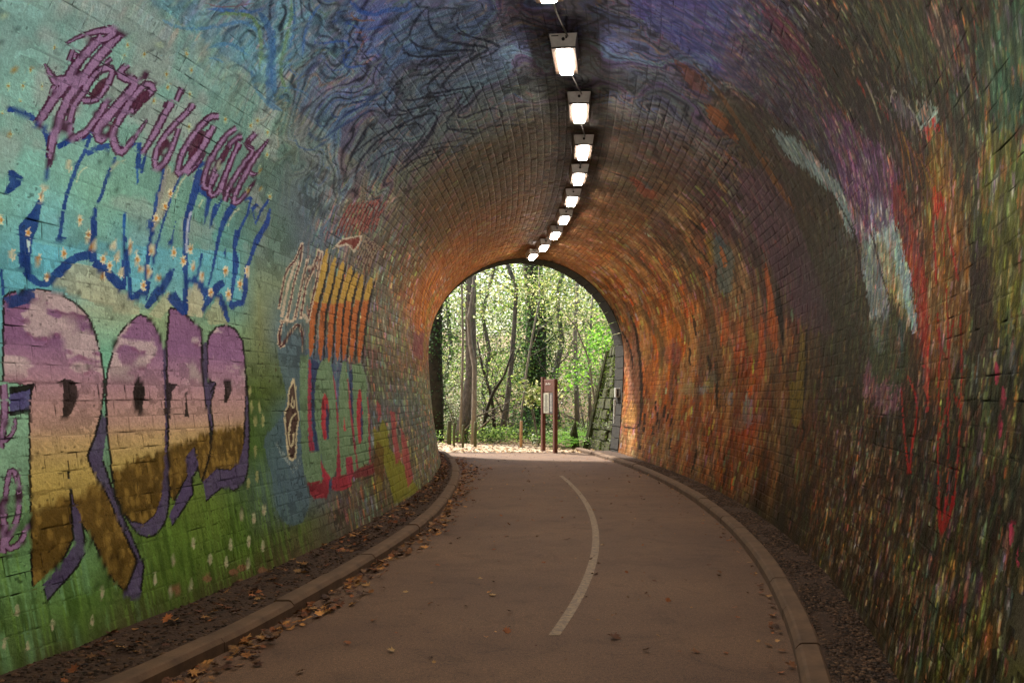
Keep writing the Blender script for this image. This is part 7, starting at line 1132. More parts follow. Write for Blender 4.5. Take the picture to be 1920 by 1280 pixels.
# solid masonry round the lining and the two headwalls
t = np.linspace(0, T_LEN, 90); s = np.linspace(Y0, Y1 - .02, 30)
S_, T_ = np.meshgrid(s, t, indexing='ij'); g = np.arange(S_.size).reshape(S_.shape)
x, y, z = wall(S_.ravel(), T_.ravel(), -.42)
q = np.stack([g[:-1, :-1], g[:-1, 1:], g[1:, 1:], g[1:, :-1]], -1).reshape(-1, 4)
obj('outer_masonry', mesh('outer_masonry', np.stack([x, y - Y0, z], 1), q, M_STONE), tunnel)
for yy, sg in ((Y1, 1), (Y0, -1)):
    c0 = float(centre(yy)); tt = np.linspace(0, T_LEN, 61); xi, yi, zi = wall(np.full(61, yy), tt, -.0 if sg < 0 else -.30)
    ang = np.arctan2(zi - 2.2, xi - c0); R_ = np.minimum(7.5 / np.maximum(np.abs(np.cos(ang)), .01), np.where(np.sin(ang) > 0, 4.6 / np.maximum(np.sin(ang), .01), 2.5 / np.maximum(-np.sin(ang), .01)))
    xo = c0 + R_ * np.cos(ang); zo = 2.2 + R_ * np.sin(ang)
    V = []; F = []
    for k in range(61): V += [(xi[k], 0, zi[k]), (xo[k], 0, zo[k]), (xi[k], -.5 * sg, zi[k]), (xo[k], -.5 * sg, zo[k])]
    for k in range(60):
        a, b = 4 * k, 4 * k + 4; F += [(a, b, b + 1, a + 1), (a + 2, a + 3, b + 3, b + 2), (a + 1, b + 1, b + 3, a + 3), (a, a + 2, b + 2, b)]
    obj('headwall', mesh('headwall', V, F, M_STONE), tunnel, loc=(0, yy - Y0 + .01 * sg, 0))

# ================= ground =================
def at(px, py, y): return ((px - 960) / 1700 * y, y, CAM_H + (747 - py) / 1700 * y)
def ground_z(x, y):
    x = np.asarray(x, float); y = np.asarray(y, float)
    c = centre(np.clip(y, -12, 30))
    inn = (y > Y0 - .3) & (y < Y1 + .3)
    z = .05 * (fbm(x / 2.2, y / 2.2, 301, 3) - .5)
    bank = 2.6 * sstep(3.2, 9.5, x - .12 * (y - 24)) * sstep(24.5, 30, y) + 1.6 * sstep(-8, -18, x)
    far = .085 * np.maximum(y - 36, 0) + .03 * np.maximum(y - 27, 0) * sstep(-1.5, 2, x)
    z = z * sstep(0.2, 2.5, np.abs(x - c) - 1.6 * (y < 26)) + (bank + far) * (y > 20)
    back = (y < Y0 + 1); z = np.where(back, 0.02 * (fbm(x, y, 303) - .5) + 2 * sstep(5, 12, np.abs(x)), z)
    return z
gx = np.concatenate([np.linspace(-160, -14, 22)[:-1], np.linspace(-14, 14, 84), np.linspace(14, 160, 22)[1:]])
gy = np.concatenate([np.linspace(-120, -10, 20)[:-1], np.linspace(-10, 20, 16)[:-1], np.linspace(20, 60, 110), np.linspace(60, 300, 24)[1:]])
GX, GY = np.meshgrid(gx, gy, indexing='ij'); GZ = ground_z(GX.ravel(), GY.ravel()) - .02
inT = (GY.ravel() > Y0 + .5) & (GY.ravel() < Y1 - .3)
GZ[inT] = -.25
g = np.arange(GX.size).reshape(GX.shape); q = np.stack([g[:-1, :-1], g[1:, :-1], g[1:, 1:], g[:-1, 1:]], -1).reshape(-1, 4)
M_EARTH = simple('woodland_floor', '4a3a28', '8c7658', 3.5, .95, .6, 18, .03)
obj('ground', mesh('ground', np.stack([GX.ravel(), GY.ravel(), GZ], 1), q, M_EARTH, True), kind='structure')
# hill over the tunnel
hx = np.linspace(-30, 30, 61); hy = np.linspace(Y0 + .0, Y1 - .1, 26); HX, HY = np.meshgrid(hx, hy, indexing='ij')
d = np.abs(HX - centre(HY)); hz = 7.2 * sstep(28, 5.5, d) + .4 * (fbm(HX / 3, HY / 3, 310) - .5); hz = np.where(d > 26, -.1, hz)
g = np.arange(HX.size).reshape(HX.shape); q = np.stack([g[:-1, :-1], g[1:, :-1], g[1:, 1:], g[:-1, 1:]], -1).reshape(-1, 4)
M_HILL = simple('grassy_hill', '2c3a18', '4a5a28', 2, .95, .5, 12, .05)
obj('hill', mesh('hill', np.stack([HX.ravel(), HY.ravel(), hz.ravel()], 1), q, M_HILL, True), kind='structure')

# path
KY = np.array([-8, 5.4, 7.6, 10.2, 13.8, 17, 21.4, 24.5]); KL = np.array([-1.49, -1.50, -1.57, -1.6, -1.72, -1.80, -1.93, -2.0]); KR = np.full(8, 1.75)
def kerb_off(y, side): return np.interp(y, KY, KL if side < 0 else KR)
def strip(name, ys, l, r, z, mat, nx=2, **k):
    ys = np.asarray(ys); V = []; F = []
    for y in ys:
        a = float(centre(y)) + (l(y) if callable(l) else l); b = float(centre(y)) + (r(y) if callable(r) else r)
        for i in range(nx): u = i / (nx - 1); V.append((a + (b - a) * u, y, z(u, y) if callable(z) else z))
    for i in range(len(ys) - 1):
        for jx in range(nx - 1): p = i * nx + jx; F.append((p, p + 1, p + nx + 1, p + nx))
    return obj(name, mesh(name, V, F, mat, True), **k)
m, nt, N, L, p = new_mat('tarmac'); v = n_map(nt)
big = n_ramp(nt, n_noise(nt, .8, 5, .6, v), [(.3, '4b3525'), (.7, '614832')])
col = n_mix(nt, big, n_ramp(nt, n_noise(nt, 160, 3, .7, v), [(.38, (.32,) * 3), (.66, (1.7,) * 3)]), 1.0, 'MULTIPLY')
st = n_ramp(nt, n_noise(nt, 2.6, 6, .7, v, 1.2), [(.50, (1, 1, 1)), (.68, (.66, .62, .58))]); col = n_mix(nt, col, st, 1.0, 'MULTIPLY')
col = n_mix(nt, col, n_ramp(nt, n_noise(nt, 45, 6, .85, v), [(.36, (.50,) * 3), (.66, (1.5,) * 3)]), 1.0, 'MULTIPLY')
L.new(col, p.inputs['Base Color']); p.inputs['Roughness'].default_value = .82; p.inputs['Specular IOR Level'].default_value = .35
n_bump(nt, n_noise(nt, 140, 3, .7, v), .6, .004); M_TAR = m
ys = np.concatenate([np.arange(-40, 3, 1.0), np.arange(3, 24.6, .3)])
strip('path', ys, lambda y: kerb_off(y, -1) - .01, lambda y: kerb_off(y, 1) + .01, 0.0, M_TAR, 9, kind='structure')
# pavement beyond the mouth, bending left, under leaves
M_PATH2 = simple('leafy_gravel_path', '7a6a56', 'a8957c', 6, .95, .6, 60, .01)
V = []; F = []
pts = [(24.4, -2.3, 2.25), (25.4, -3.6, 2.3), (26.6, -6.0, 1.6), (28.2, -10, .2), (30.5, -16, -2.5), (33.0, -24, -8)]
for i, (y, a, b) in enumerate(pts):
    for k in range(9):
        u = k / 8; xx = a + (b - a) * u; V.append((xx, y - .02 * k * i, float(ground_z(xx, y)) + .012))
for i in range(len(pts) - 1):
    for k in range(8): p_ = i * 9 + k; F.append((p_, p_ + 1, p_ + 10, p_ + 9))
obj('woodland_path', mesh('woodland_path', V, F, M_PATH2, True), kind='structure')
# worn painted centre line
m, nt, N, L, p = new_mat('worn_line_paint'); v = n_map(nt)
L.new(n_ramp(nt, n_noise(nt, 22, 7, .85, v), [(.44, '4c3a28'), (.60, '7c6644')]), p.inputs['Base Color']); p.inputs['Roughness'].default_value = .7
LP = np.polyfit([5.4, 7.4, 9.7, 13.5, 17.8], [.32, .32, .31, .20, .09], 3)
strip('path_marking', np.arange(5.55, 17.2, .25), lambda y: float(np.polyval(LP, y)) - .036, lambda y: float(np.polyval(LP, y)) + .036, .004, m, 2, kind='structure')
# verges
M_SOIL = simple('dark_leafy_soil', '241810', '443020', 12, .95, .9, 45, .03)
def vz(u, y): return .07 + .02 * float(vnoise(np.array([u * 5.0]), np.array([y * 4.0]), 3)[0])
strip('verge', np.arange(-14, 24.2, .25), lambda y: -2.36, lambda y: kerb_off(y, -1) - .13, vz, M_SOIL, 7, kind='structure')
strip('verge', np.arange(-14, 24.2, .25), lambda y: kerb_off(y, 1) + .13, lambda y: 2.42, vz, M_SOIL, 7, kind='structure')
# kerbs of separate edging stones
M_KERB = simple('concrete_edging', '3e2e20', '5e4833', 5, .85, .5, 70, .004)
for side, lab in ((-1, 'low concrete kerb along the left edge of the path, leaves drifted against it'), (1, 'low concrete kerb along the right edge of the path beside the gravel')):
    kt = thing('kerb', lab, 'kerb', (0, 3, 0)); y = 3.2 if side > 0 else 3.35
    prof = [(0, -.05), (0, .062), (.022, .088), (.038, .094), (.125, .094), (.14, .082), (.14, -.05)]
    while y < (24.4 if side > 0 else 24.2):
        ln = .915; V = []; F = []; n = len(prof); dz = rng.normal(0, .003); dx = rng.normal(0, .004)
        for i in range(5):
            yy = y + .003 + (ln - .006) * i / 4; x0 = float(centre(yy)) + float(kerb_off(yy, side)) + dx
            for a, b in prof: V.append((x0 + side * a, yy - 3, b + dz))
        for i in range(4):
            for k in range(n - 1):
                f = (i * n + k, i * n + k + 1, i * n + n + k + 1, i * n + n + k); F.append(f if side > 0 else f[::-1])
        F += [tuple(range(n)), tuple(range(4 * n + n - 1, 4 * n - 1, -1))]
        V = np.array(V); cc = V.mean(0); obj('kerb_stone', mesh('kerb_stone', V - cc, F, M_KERB), kt, loc=tuple(cc)); y += ln

# ---- loose stones on the verges ----
def stones(n, xr, yr, size, zb):
    """irregular little stones joined in one mesh"""
    yy = yr[0] + (yr[1] - yr[0]) * rng.random(n) ** 1.7; lo = np.array([xr[0](v) for v in yy]); hi = np.array([xr[1](v) for v in yy])
    xx = centre(yy) + lo + (hi - lo) * rng.random(n); sz = size[0] + (size[1] - size[0]) * rng.random(n) ** 2
    P0 = np.array([[1, 0, 0], [0, 1, 0], [-1, 0, 0], [0, -1, 0], [0, 0, 1], [.7, .7, .5], [-.7, .7, .5], [-.7, -.7, .5], [.7, -.7, .5]]) * [1, 1, .7]
    Fq = np.array([[4, 5, 6], [4, 6, 7], [4, 7, 8], [4, 8, 5], [5, 0, 1], [5, 1, 6], [6, 1, 2], [6, 2, 7], [7, 2, 3], [7, 3, 8], [8, 3, 0], [8, 0, 5]])[:, ::1]
    V = P0[None] * (1 + .35 * rng.normal(0, 1, (n, 9, 3)) * .5) * sz[:, None, None]
    a = rng.random(n) * 6.28; R = np.stack([np.stack([np.cos(a), -np.sin(a)], -1), np.stack([np.sin(a), np.cos(a)], -1)], 1)
    V[:, :, :2] = np.einsum('nij,nkj->nki', R, V[:, :, :2] * [1.3, .9])
    V += np.stack([xx, yy, np.full(n, zb)], 1)[:, None]
    return V.reshape(-1, 3), (Fq[None] + np.arange(n)[:, None, None] * 9).reshape(-1, 3), sz
def tinted(n, k, cols, var=.3):
    c = np.array([lin(x) for x in cols])[rng.integers(0, len(cols), n)] * (1 + var * rng.normal(0, 1, n).clip(-2, 2))[:, None]
    return np.repeat(np.clip(c, .003, .8), k, axis=0)
M_STN = attr_mat('gravel_stone', .85, .3, 80, .003)
V, F, _ = stones(24000, (lambda y: float(kerb_off(y, 1)) + .15, lambda y: 2.30), (3.6, 20), (.005, .015), .080)
obj('gravel', mesh('gravel', V, F, M_STN, False, tinted(24000, 9, ('3a2a1e', '2c2016', '483526', '241a12', '54402e'))), kind='stuff', label='brown gravel filling the strip between right kerb and wall', cat='gravel')
V, F, _ = stones(3500, (lambda y: -2.25, lambda y: float(kerb_off(y, -1)) - .15), (4, 20), (.007, .017), .080)
obj('gravel', mesh('gravel', V, F, M_STN, False, tinted(3500, 9, ('3e2c1e', '2e2016', '4a3624', '20160e'))), kind='stuff', label='dark grit and crumbled soil between left kerb and wall', cat='gravel')

# ---- leaves ----
LEAF = np.array([(0, -.55), (.06, -.2), (.42, -.32), (.30, -.08), (.62, .12), (.34, .16), (.40, .48), (.16, .34), (0, .66), (-.16, .34), (-.40, .48), (-.34, .16), (-.62, .12), (-.30, -.08), (-.42, -.32), (-.06, -.2)])
def fallen(n, X, Y, Zg, size, lift=.012):
    k = len(LEAF); sz = size[0] + (size[1] - size[0]) * rng.random(n); a = rng.random(n) * 6.28
    P0 = np.concatenate([LEAF, [[0, 0]]]); V = np.zeros((n, k + 1, 3))
    lx = P0[:, 0] * sz[:, None]; ly = P0[:, 1] * sz[:, None]
    curl = rng.normal(0, 3.2, (n, 1)); cur2 = rng.normal(0, 3.2, (n, 1)); tx = rng.normal(0, .22, (n, 1)); ty = rng.normal(0, .22, (n, 1))
    zz = curl * lx ** 2 + cur2 * ly ** 2 + tx * lx + ty * ly + .12 * np.abs(lx) * rng.normal(1, 1, (n, 1)) + .05 * sz[:, None] * rng.normal(0, 1, (n, k + 1))
    zz = zz - zz.min(1, keepdims=True)
    V[:, :, 0] = X[:, None] + lx * np.cos(a)[:, None] - ly * np.sin(a)[:, None]; V[:, :, 1] = Y[:, None] + lx * np.sin(a)[:, None] + ly * np.cos(a)[:, None]
    V[:, :, 2] = Zg[:, None] + .003 + zz + lift * rng.random(n)[:, None]
    Fq = np.array([[i, (i + 1) % k, k] for i in range(k)])
    return V, Fq
M_LEAF = attr_mat('dry_leaf', .7, .2, 60, .002, .25, .4, 30, .15)
DRY = ('64381c', '744422', '4a2c1a', '805a30', '8c6a3e', '3c2618', '6e4c2c', '563922')
def litter(n, fx, fy, zf, size, label, cols=DRY):
    u = rng.random(n); Y = fy(u); X = fx(Y); V, Fq = fallen(n, X, Y, zf(X, Y), size)
    k = V.shape[1]; F = (Fq[None] + np.arange(n)[:, None, None] * k).reshape(-1, 3)
    obj('leaf_litter', mesh('leaf_litter', V.reshape(-1, 3), F, M_LEAF, False, tinted(n, k, cols)), kind='stuff', label=label, cat='leaves')
# drift against the left kerb, on path side, heavier in places
def fxl(Y): return centre(Y) + np.array([float(kerb_off(v, -1)) for v in Y]) + .02 + np.abs(rng.normal(0, .085, len(Y))) * (.5 + 1.5 * vnoise(Y / .8, Y * 0, 9)) * (1 + 1.2 * sstep(15, 20, Y))
litter(900, fxl, lambda u: 3.9 + 18 * u ** 1.1, lambda X, Y: 0 * X, (.035, .075), 'brown leaves drifted along the foot of the left kerb', DRY + ('8a5a2c', '9a6c38'))
litter(900, lambda Y: centre(Y) - 2.2 + (.10 + np.array([float(kerb_off(v, -1)) for v in Y]) + 2.1 - .22) * rng.random(len(Y)), lambda u: 4.2 + 19 * u ** .8, lambda X, Y: .08 + 0 * X, (.03, .07), 'scattered dead leaves on the soil strip by the left wall', DRY + ('3a2a1a', '3a2418'))
litter(130, lambda Y: centre(Y) + 1.72 - np.abs(rng.normal(0, .05, len(Y))), lambda u: 4 + 18 * u, lambda X, Y: 0 * X, (.02, .05), 'few small leaves caught along the foot of the right kerb', DRY)
litter(5200, lambda Y: -9 + 12.2 * rng.random(len(Y)), lambda u: 24.0 + 15 * u ** 1.3, lambda X, Y: ground_z(X, Y) + .01, (.05, .10), 'carpet of pale brown fallen leaves on the woodland floor', ('8c6a4a', '74563a', 'a88c66', '5e4230', '7e7048', '4c3626', '9a7e56'))
litter(150, lambda Y: centre(Y) - 1.5 + 3.1 * rng.random(len(Y)), lambda u: 4 + 20 * u, lambda X, Y: 0 * X, (.022, .045), 'small curled leaves blown over the tarmac along the tunnel', DRY)
litter(330, lambda Y: centre(Y) - 1.5 + 3.1 * rng.random(len(Y)), lambda u: 4 + 20 * u ** .8, lambda X, Y: 0 * X, (.010, .028), 'tiny leaf scraps scattered over the whole width of the path', DRY)
# leaves lying singly on the path: pick each one up
spots = [(950, 1186, 20), (1150, 1197, 30), (1253, 1130, 14), (1303, 1223, 22), (925, 1117, 18), (1018, 1055, 12), (1063, 1012, 14), (1448, 1157, 18), (1442, 1117, 16), (735, 1222, 20), (808, 1133, 14), (875, 1138, 12), (1210, 1113, 10), (1008, 1007, 9), (1130, 1022, 10), (948, 1007, 8), (1290, 992, 9), (1052, 940, 7), (885, 935, 8), (1000, 912, 6), (1180, 905, 6), (1330, 1060, 10), (1392, 1010, 8), (1485, 1253, 26), (1240, 930, 6), (940, 968, 8), (1100, 893, 5), (980, 885, 5), (1145, 945, 7), (900, 1085, 12), (1175, 1075, 9), (1425, 1070, 12), (650, 1208, 18), (700, 1165, 16), (760, 1110, 14), (820, 1060, 12), (860, 1010, 10), (1360, 1225, 14), (565, 1262, 22), (905, 900, 8), (920, 878, 7), (935, 865, 6)]
lt_cols = [('7c4824', 'orange brown'), ('52331e', 'dark brown'), ('94774a', 'pale tan'), ('6a452a', 'brown')]
for i, (px, py, w) in enumerate(spots):
    Y = CAM_H * 1700 / (py - 747); X = (px - 960) / 1700 * Y; ci = [0, 1, 0, 3, 2][i % 5]
    V, Fq = fallen(1, np.zeros(1), np.zeros(1), np.zeros(1), (w * Y / 1700 * .82,) * 2, 0)
    big = w >= 16
    where = 'in the foreground' if py > 1100 else ('halfway along' if py > 960 else 'near the far mouth')
    lab = '%s curled fallen leaf lying alone on the tarmac %s' % (lt_cols[ci][1], where)
    obj('fallen_leaf', mesh('fallen_leaf', V[0], Fq, M_LEAF, False, np.tile(lin(lt_cols[ci][0]), (17, 1))), None, (X, Y, .001), None, None, lab, 'leaf', 'fallen leaves on the path, %s, %s' % (lt_cols[ci][1], where))

# ================= ceiling lights =================
M_CASE = simple('white_enamelled_steel', '9a9690', 'b4b0aa', 14, .45, .1, 60, .001, 0, .5)
M_CASE2 = simple('dark_lamp_trim', '2a2019', '382a20', 20, .5, .1, 60, .001, 0, .5)
M_DARKM = simple('dark_hole', '0a0a0a', '141210', 20, .8, 0)
M_COND = simple('grey_conduit', '6a6862', '8a8680', 20, .5, .1, 60, .001, .3, .5)
m, nt, N, L, p = new_mat('lit_diffuser'); p.inputs['Base Color'].default_value = (.9, .85, .8, 1)
p.inputs['Emission Color'].default_value = (*LAMP_COL, 1); p.inputs['Emission Strength'].default_value = LAMP_RAD; M_LENS = m
fx = [(1022, -30), (1060, 115), (1086, 212), (1093, 285), (1085, 335), (1072, 377), (1058, 412), (1041, 441), (1020, 464), (999, 481)]
names = ['white box ceiling light cut off by the top edge, nearest the camera', 'large white box ceiling light with a chipped end plate, first fully seen', 'second whole white ceiling light from the camera, below the chipped one', 'third whole white ceiling light from the camera, directly over the bend', 'fourth whole ceiling light, with a bright fitting on its end plate', 'fifth whole ceiling light from the camera, above the brown brick', 'sixth whole ceiling light from the camera, tilted to the left', 'seventh ceiling light, third from the far mouth', 'eighth ceiling light, second from the far mouth', 'last and smallest ceiling light just inside the far mouth']
LZ = 4.845
lamp_pos = []
for px, py in fx:
    Y = (LZ - CAM_H) * 1700 / (747 - py); lamp_pos.append(((px - 960) / 1700 * Y, Y))
Yb = lamp_pos[0][1]
extra = [(float(centre(Yb - 1.6 * k)) + .1, Yb - 1.6 * k) for k in range(1, 9)]
def lamp_shape(name, d, z0, z1, wtop, wbot, ltop, lbot):
    V = [(sx * w / 2, sy * l / 2, z) for z, w, l in ((z0, wbot, lbot), (z1, wtop, ltop)) for sx, sy in ((-1, -1), (1, -1), (1, 1), (-1, 1))]
    return V, [(3, 2, 1, 0), (4, 5, 6, 7), (0, 1, 5, 4), (1, 2, 6, 5), (2, 3, 7, 6), (3, 0, 4, 7)]
body_me = mesh('casing', *lamp_shape('', 0, .012, .125, .27, .225, .78, .70), M_CASE)
fr = MB()
for sx in (-1, 1): fr.box((sx * .092, 0, .004), (.052, .70, .018), .003)
for sy in (-1, 1): fr.box((0, sy * .325, .0035), (.131, .05, .017), .003)
frame_me = mesh('trim', fr.v, fr.f, M_CASE2)
le = MB(); le.box((0, 0, -.016), (.128, .56, .052), .010); lens_me = mesh('diffuser', le.v, le.f, M_LENS)
kh = MB(); kh.tube([(0, -.372, .075), (0, -.382, .075)], .016, 12); hole_me = mesh('entry_hole', kh.v, kh.f, M_DARKM)
cl = MB(); cl.box((.135, .1, .055), (.02, .03, .02), .003); clip_me = mesh('clip', cl.v, cl.f, M_CASE)
ch = MB(); ch.box((-.08, -.382, .108), (.07, .006, .012), 0, .0); chip_me = mesh('rust_patch', ch.v, ch.f, M_DARKM); ch = MB(); ch.box((.03, -.381, .095), (.016, .006, .03), 0); chip2_me = mesh('rust_patch', ch.v, ch.f, M_DARKM)
lamps_ = []; allp = [(x, y, n) for (x, y), n in zip(lamp_pos, names)] + [(x, y, None) for x, y in extra]
for i, (x, y, nm) in enumerate(allp):
    sl = float(centre(y + .3) - centre(y - .3)) / .6
    r = thing('ceiling_light', nm or 'white box ceiling light on the vault behind the camera', 'ceiling light', (x, y, LZ), 'ceiling lights along the crown', (0, 0, -math.atan(sl)))
    obj('casing', body_me, r); obj('trim', frame_me, r); obj('diffuser', lens_me, r); obj('entry_hole', hole_me, r); obj('clip', clip_me, r)
    if i == 1: obj('rust_patch', chip_me, r); obj('rust_patch', chip2_me, r)
    lamps_.append((y, x, r))
order = sorted(lamps_, key=lambda q: q[0])
for (ya, xa, ra), (yb, xb, rb) in zip(order[:-1], order[1:]):
    cd = MB(); z = .13; dx, dy = xb - xa, yb - ya; a = -ra.rotation_euler[2]; ca, sa = math.cos(a), math.sin(a)
    loc = lambda x, y, z: (x * ca - y * sa, x * sa + y * ca, z)
    cd.tube([(0, .37, z - .03), loc(dx * .5, dy * .5, z + .0), loc(dx, dy - .375, z - .03)], .009, 8)
    cd.build('conduit', M_COND, ra, True)

# ================= things at the far mouth =================
# notice board
M_WOOD = simple('brown_stained_wood', '4a2c20', '6a4232', 6, .7, .4, 30, .004, mapping=(6, 6, 1))
nb_ = thing('notice_board', 'brown timber notice board on two posts with a pale map panel', 'notice board', (1.35, 24.4, 0))
pa = np.array(at(1018.5, 848, 24.75)); pb = np.array(at(1041, 850, 24.1)); o3 = np.array([1.35, 24.4, 0])
pa = pa - o3; pb = pb - o3; dv = pb - pa; dv[2] = 0; Lw = float(np.linalg.norm(dv)); ang = math.atan2(dv[1], dv[0]); mid = (pa + pb) / 2
for q_, h in ((pa, 2.03), (pb, 1.97)):
    b = MB(); b.box((q_[0], q_[1], h / 2 - .05), (.10, .10, h + .1), .006, ang); b.build('post', M_WOOD, nb_)
b = MB(); b.box((mid[0], mid[1], 1.80), (Lw - .1, .05, .33), .006, ang); hb_ = b.build('header_board', M_WOOD, nb_)
b = MB(); b.box((mid[0], mid[1], 1.33), (Lw - .1, .04, .60), .004, ang); b.build('back_board', M_WOOD, nb_)
dn = dv / Lw; nrm = np.array([dn[1], -dn[0], 0])
M_PAPER = simple('printed_panel', '8a8a78', 'b0ae98', 25, .5, 0); M_INK = simple('panel_ink', '3a3e40', '5a5a58', 20, .6, 0); M_WH = simple('white_lettering', 'c8c0b4', 'd8d0c4', 20, .6, 0)
for nm, u0, u1, z0, z1, mt in (('map_panel', .12, .56, 1.06, 1.60, M_PAPER), ('information_panel', .62, .88, 1.06, 1.60, M_INK)):
    p0 = pa + dn * Lw * u0; p1 = pa + dn * Lw * u1; c_ = (p0 + p1) / 2 + nrm * .028; b = MB(); b.box((c_[0], c_[1], (z0 + z1) / 2), (float(np.linalg.norm(p1 - p0)), .012, z1 - z0), .002, ang); pn = b.build(nm, mt, nb_)
    b = MB(); rr = random.Random(3)
    for k in range(14):
        zz = z1 - .05 - k * (z1 - z0 - .08) / 14; w = (.4 + .5 * rr.random()) * (u1 - u0) * Lw * .8; c2 = c_ + nrm * .008
        b.box((c2[0], c2[1], zz), (w, .004, .010), 0, ang)
    b.build('print_lines', M_INK if mt is M_PAPER else M_WH, pn)
b = MB(); c2 = mid + nrm * .028
for k in range(6):
    c3 = c2 + dn * (-.13 + .05 * k); b.box((c3[0], c3[1], 1.84 + .01 * (k % 2)), (.022, .006, .05 - .012 * (k % 3)), 0, ang)
b.build('header_lettering', M_WH, nb_)

# posts and stump outside
M_POST = simple('weathered_post', '3a3c26', '5f5f40', 9, .9, .6, 30, .01, mapping=(4, 4, 1)); M_POSTP = simple('new_timber_post', '9a7a54', 'b8946a', 8, .8, .4, 30, .005, mapping=(5, 5, 1))
for px, py0, py1, w, lab, mt in ((842, 788, 834, 9, 'thick mossy round post, leftmost of the posts by the path bend', M_POST), (851, 792, 838, 5, 'thin mossy post just right of the thick leftmost post', M_POST), (868, 796, 840, 5, 'thin leaning mossy post between the pale stem and the forked trunk', M_POST), (891, 790, 838, 6, 'slim green post at the foot of the bent pale tree', M_POST), (977, 788, 839, 6, 'short pale new timber post left of the notice board', M_POSTP)):
    Y = CAM_H * 1700 / (py1 - 747); x, _, _ = at(px, py1, Y); gz = float(ground_z(x, Y)); h = (py1 - py0) * Y / 1700; r = w * Y / 3400
    b = MB(); b.tube([(0, 0, -.1), (.0, 0, h * .5), (.01, 0, h - .02), (.01, 0, h)], [r, r, r * .95, r * .7], 10)
    b.build('timber_post', mt, None, True, loc=(x, Y, gz), label=lab, cat='post')
b = MB(); x, Y = at(1077, 838, 26.6)[0], 26.6
b.tube([(0, 0, -.1), (.01, 0, .2), (-.02, 0, .45), (.0, 0, .62), (.03, 0, .78)], [.16, .13, .11, .07, .015], 9)
b.build('tree_stump', M_STONE2, None, False, loc=(x, Y, 0), label='dark broken pointed tree stump among the bright ferns', cat='tree stump')

# electric boxes and conduit on the jamb
M_BOXG = simple('grey_plastic_box', '8a8a84', 'a8a8a0', 20, .5, .05, 60, .001); M_BOXW = simple('white_plastic_trunking', 'b8b8b0', 'ccccc4', 20, .5, .05, 60, .001)
x0, y0_, z0_ = wall(23.2, T_LEN - 1.75); x0 = float(x0)
eb = thing('meter_box', 'small pale grey electrical box fixed to the right jamb of the far mouth', 'electrical box', (x0 - .05, 23.35, 1.60))
b = MB(); b.box((0, 0, 0), (.16, .26, .24), .008); b.build('box_body', M_BOXG, eb); b = MB(); b.box((-.02, -.137, 0), (.04, .012, .18), .002); b.build('door_gap', M_DARKM, eb)
tb = MB(); tb.box((0, 0, 0), (.06, .05, .62), .004); tb.build('cable_trunking', M_BOXW, None, loc=(x0 - .10, 23.62, 1.12), label='white vertical cable trunking below the grey electrical box', cat='trunking')

# ================= woodland =================
M_BARK = simple('grey_brown_bark', '4a4236', '84786a', 6, .95, .9, 25, .02, mapping=(3, 3, 1)); M_BARKP = simple('pale_bark', '6a5f50', 'a09480', 7, .9, .7, 25, .01, mapping=(3, 3, 1)); M_BARKD = simple('dark_ivy_bark', '2a251c', '4a4230', 6, .95, .9, 20, .03)
M_FOL = attr_mat('leaf_green', .55, 0, 1, 0, .35, .25, 20, .5)
GREENS = {'yellow': ('a4ac58', 'c4c47c', '889c48', 'd8d4a0', '6c8440'), 'mid': ('6a8a3c', '8aa64a', '587a34', 'a0b860', '405c24'), 'dark': ('2c421e', '3c5a2c', '22341a', '4c6e38', '648a44'), 'fern': ('78b030', '90c840', '5a9428', 'a0d050', '4a7a20'), 'pale': ('8c986c', 'b4ba90', '70804c', 'd4d4b8', '54683a'), 'brown': ('8a7448', 'a89060', '6a5634', 'b8a070')}
def leaves(P_, size, cols, droop=.3, name='foliage'):
    n = len(P_); sz = size[0] + (size[1] - size[0]) * rng.random(n)
    a = rng.normal(0, 1, (n, 3)); a /= np.linalg.norm(a, axis=1, keepdims=True); b = rng.normal(0, 1, (n, 3)); b -= a * (a * b).sum(1, keepdims=True); b /= np.linalg.norm(b, axis=1, keepdims=True)
    a[:, 2] *= .7; c = np.cross(a, b)
    V = np.stack([P_ - a * sz[:, None], P_ + b * sz[:, None] * .55 - c * sz[:, None] * .1, P_ + a * sz[:, None], P_ - b * sz[:, None] * .55 - c * sz[:, None] * .1], 1)
    return V.reshape(-1, 3), np.arange(n * 4).reshape(n, 4), tinted(n, 4, cols, .28)
def cloud(n, c, r, clumps=14, spread=.26):
    """points gathered in clumps through an ellipsoid"""
    k = rng.normal(0, 1, (clumps, 3)); k /= np.linalg.norm(k, axis=1, keepdims=True); k *= (rng.random((clumps, 1)) ** .45)
    i = rng.integers(0, clumps, n); p = k[i] + rng.normal(0, spread, (n, 3)); return np.array(c) + p * np.array(r)
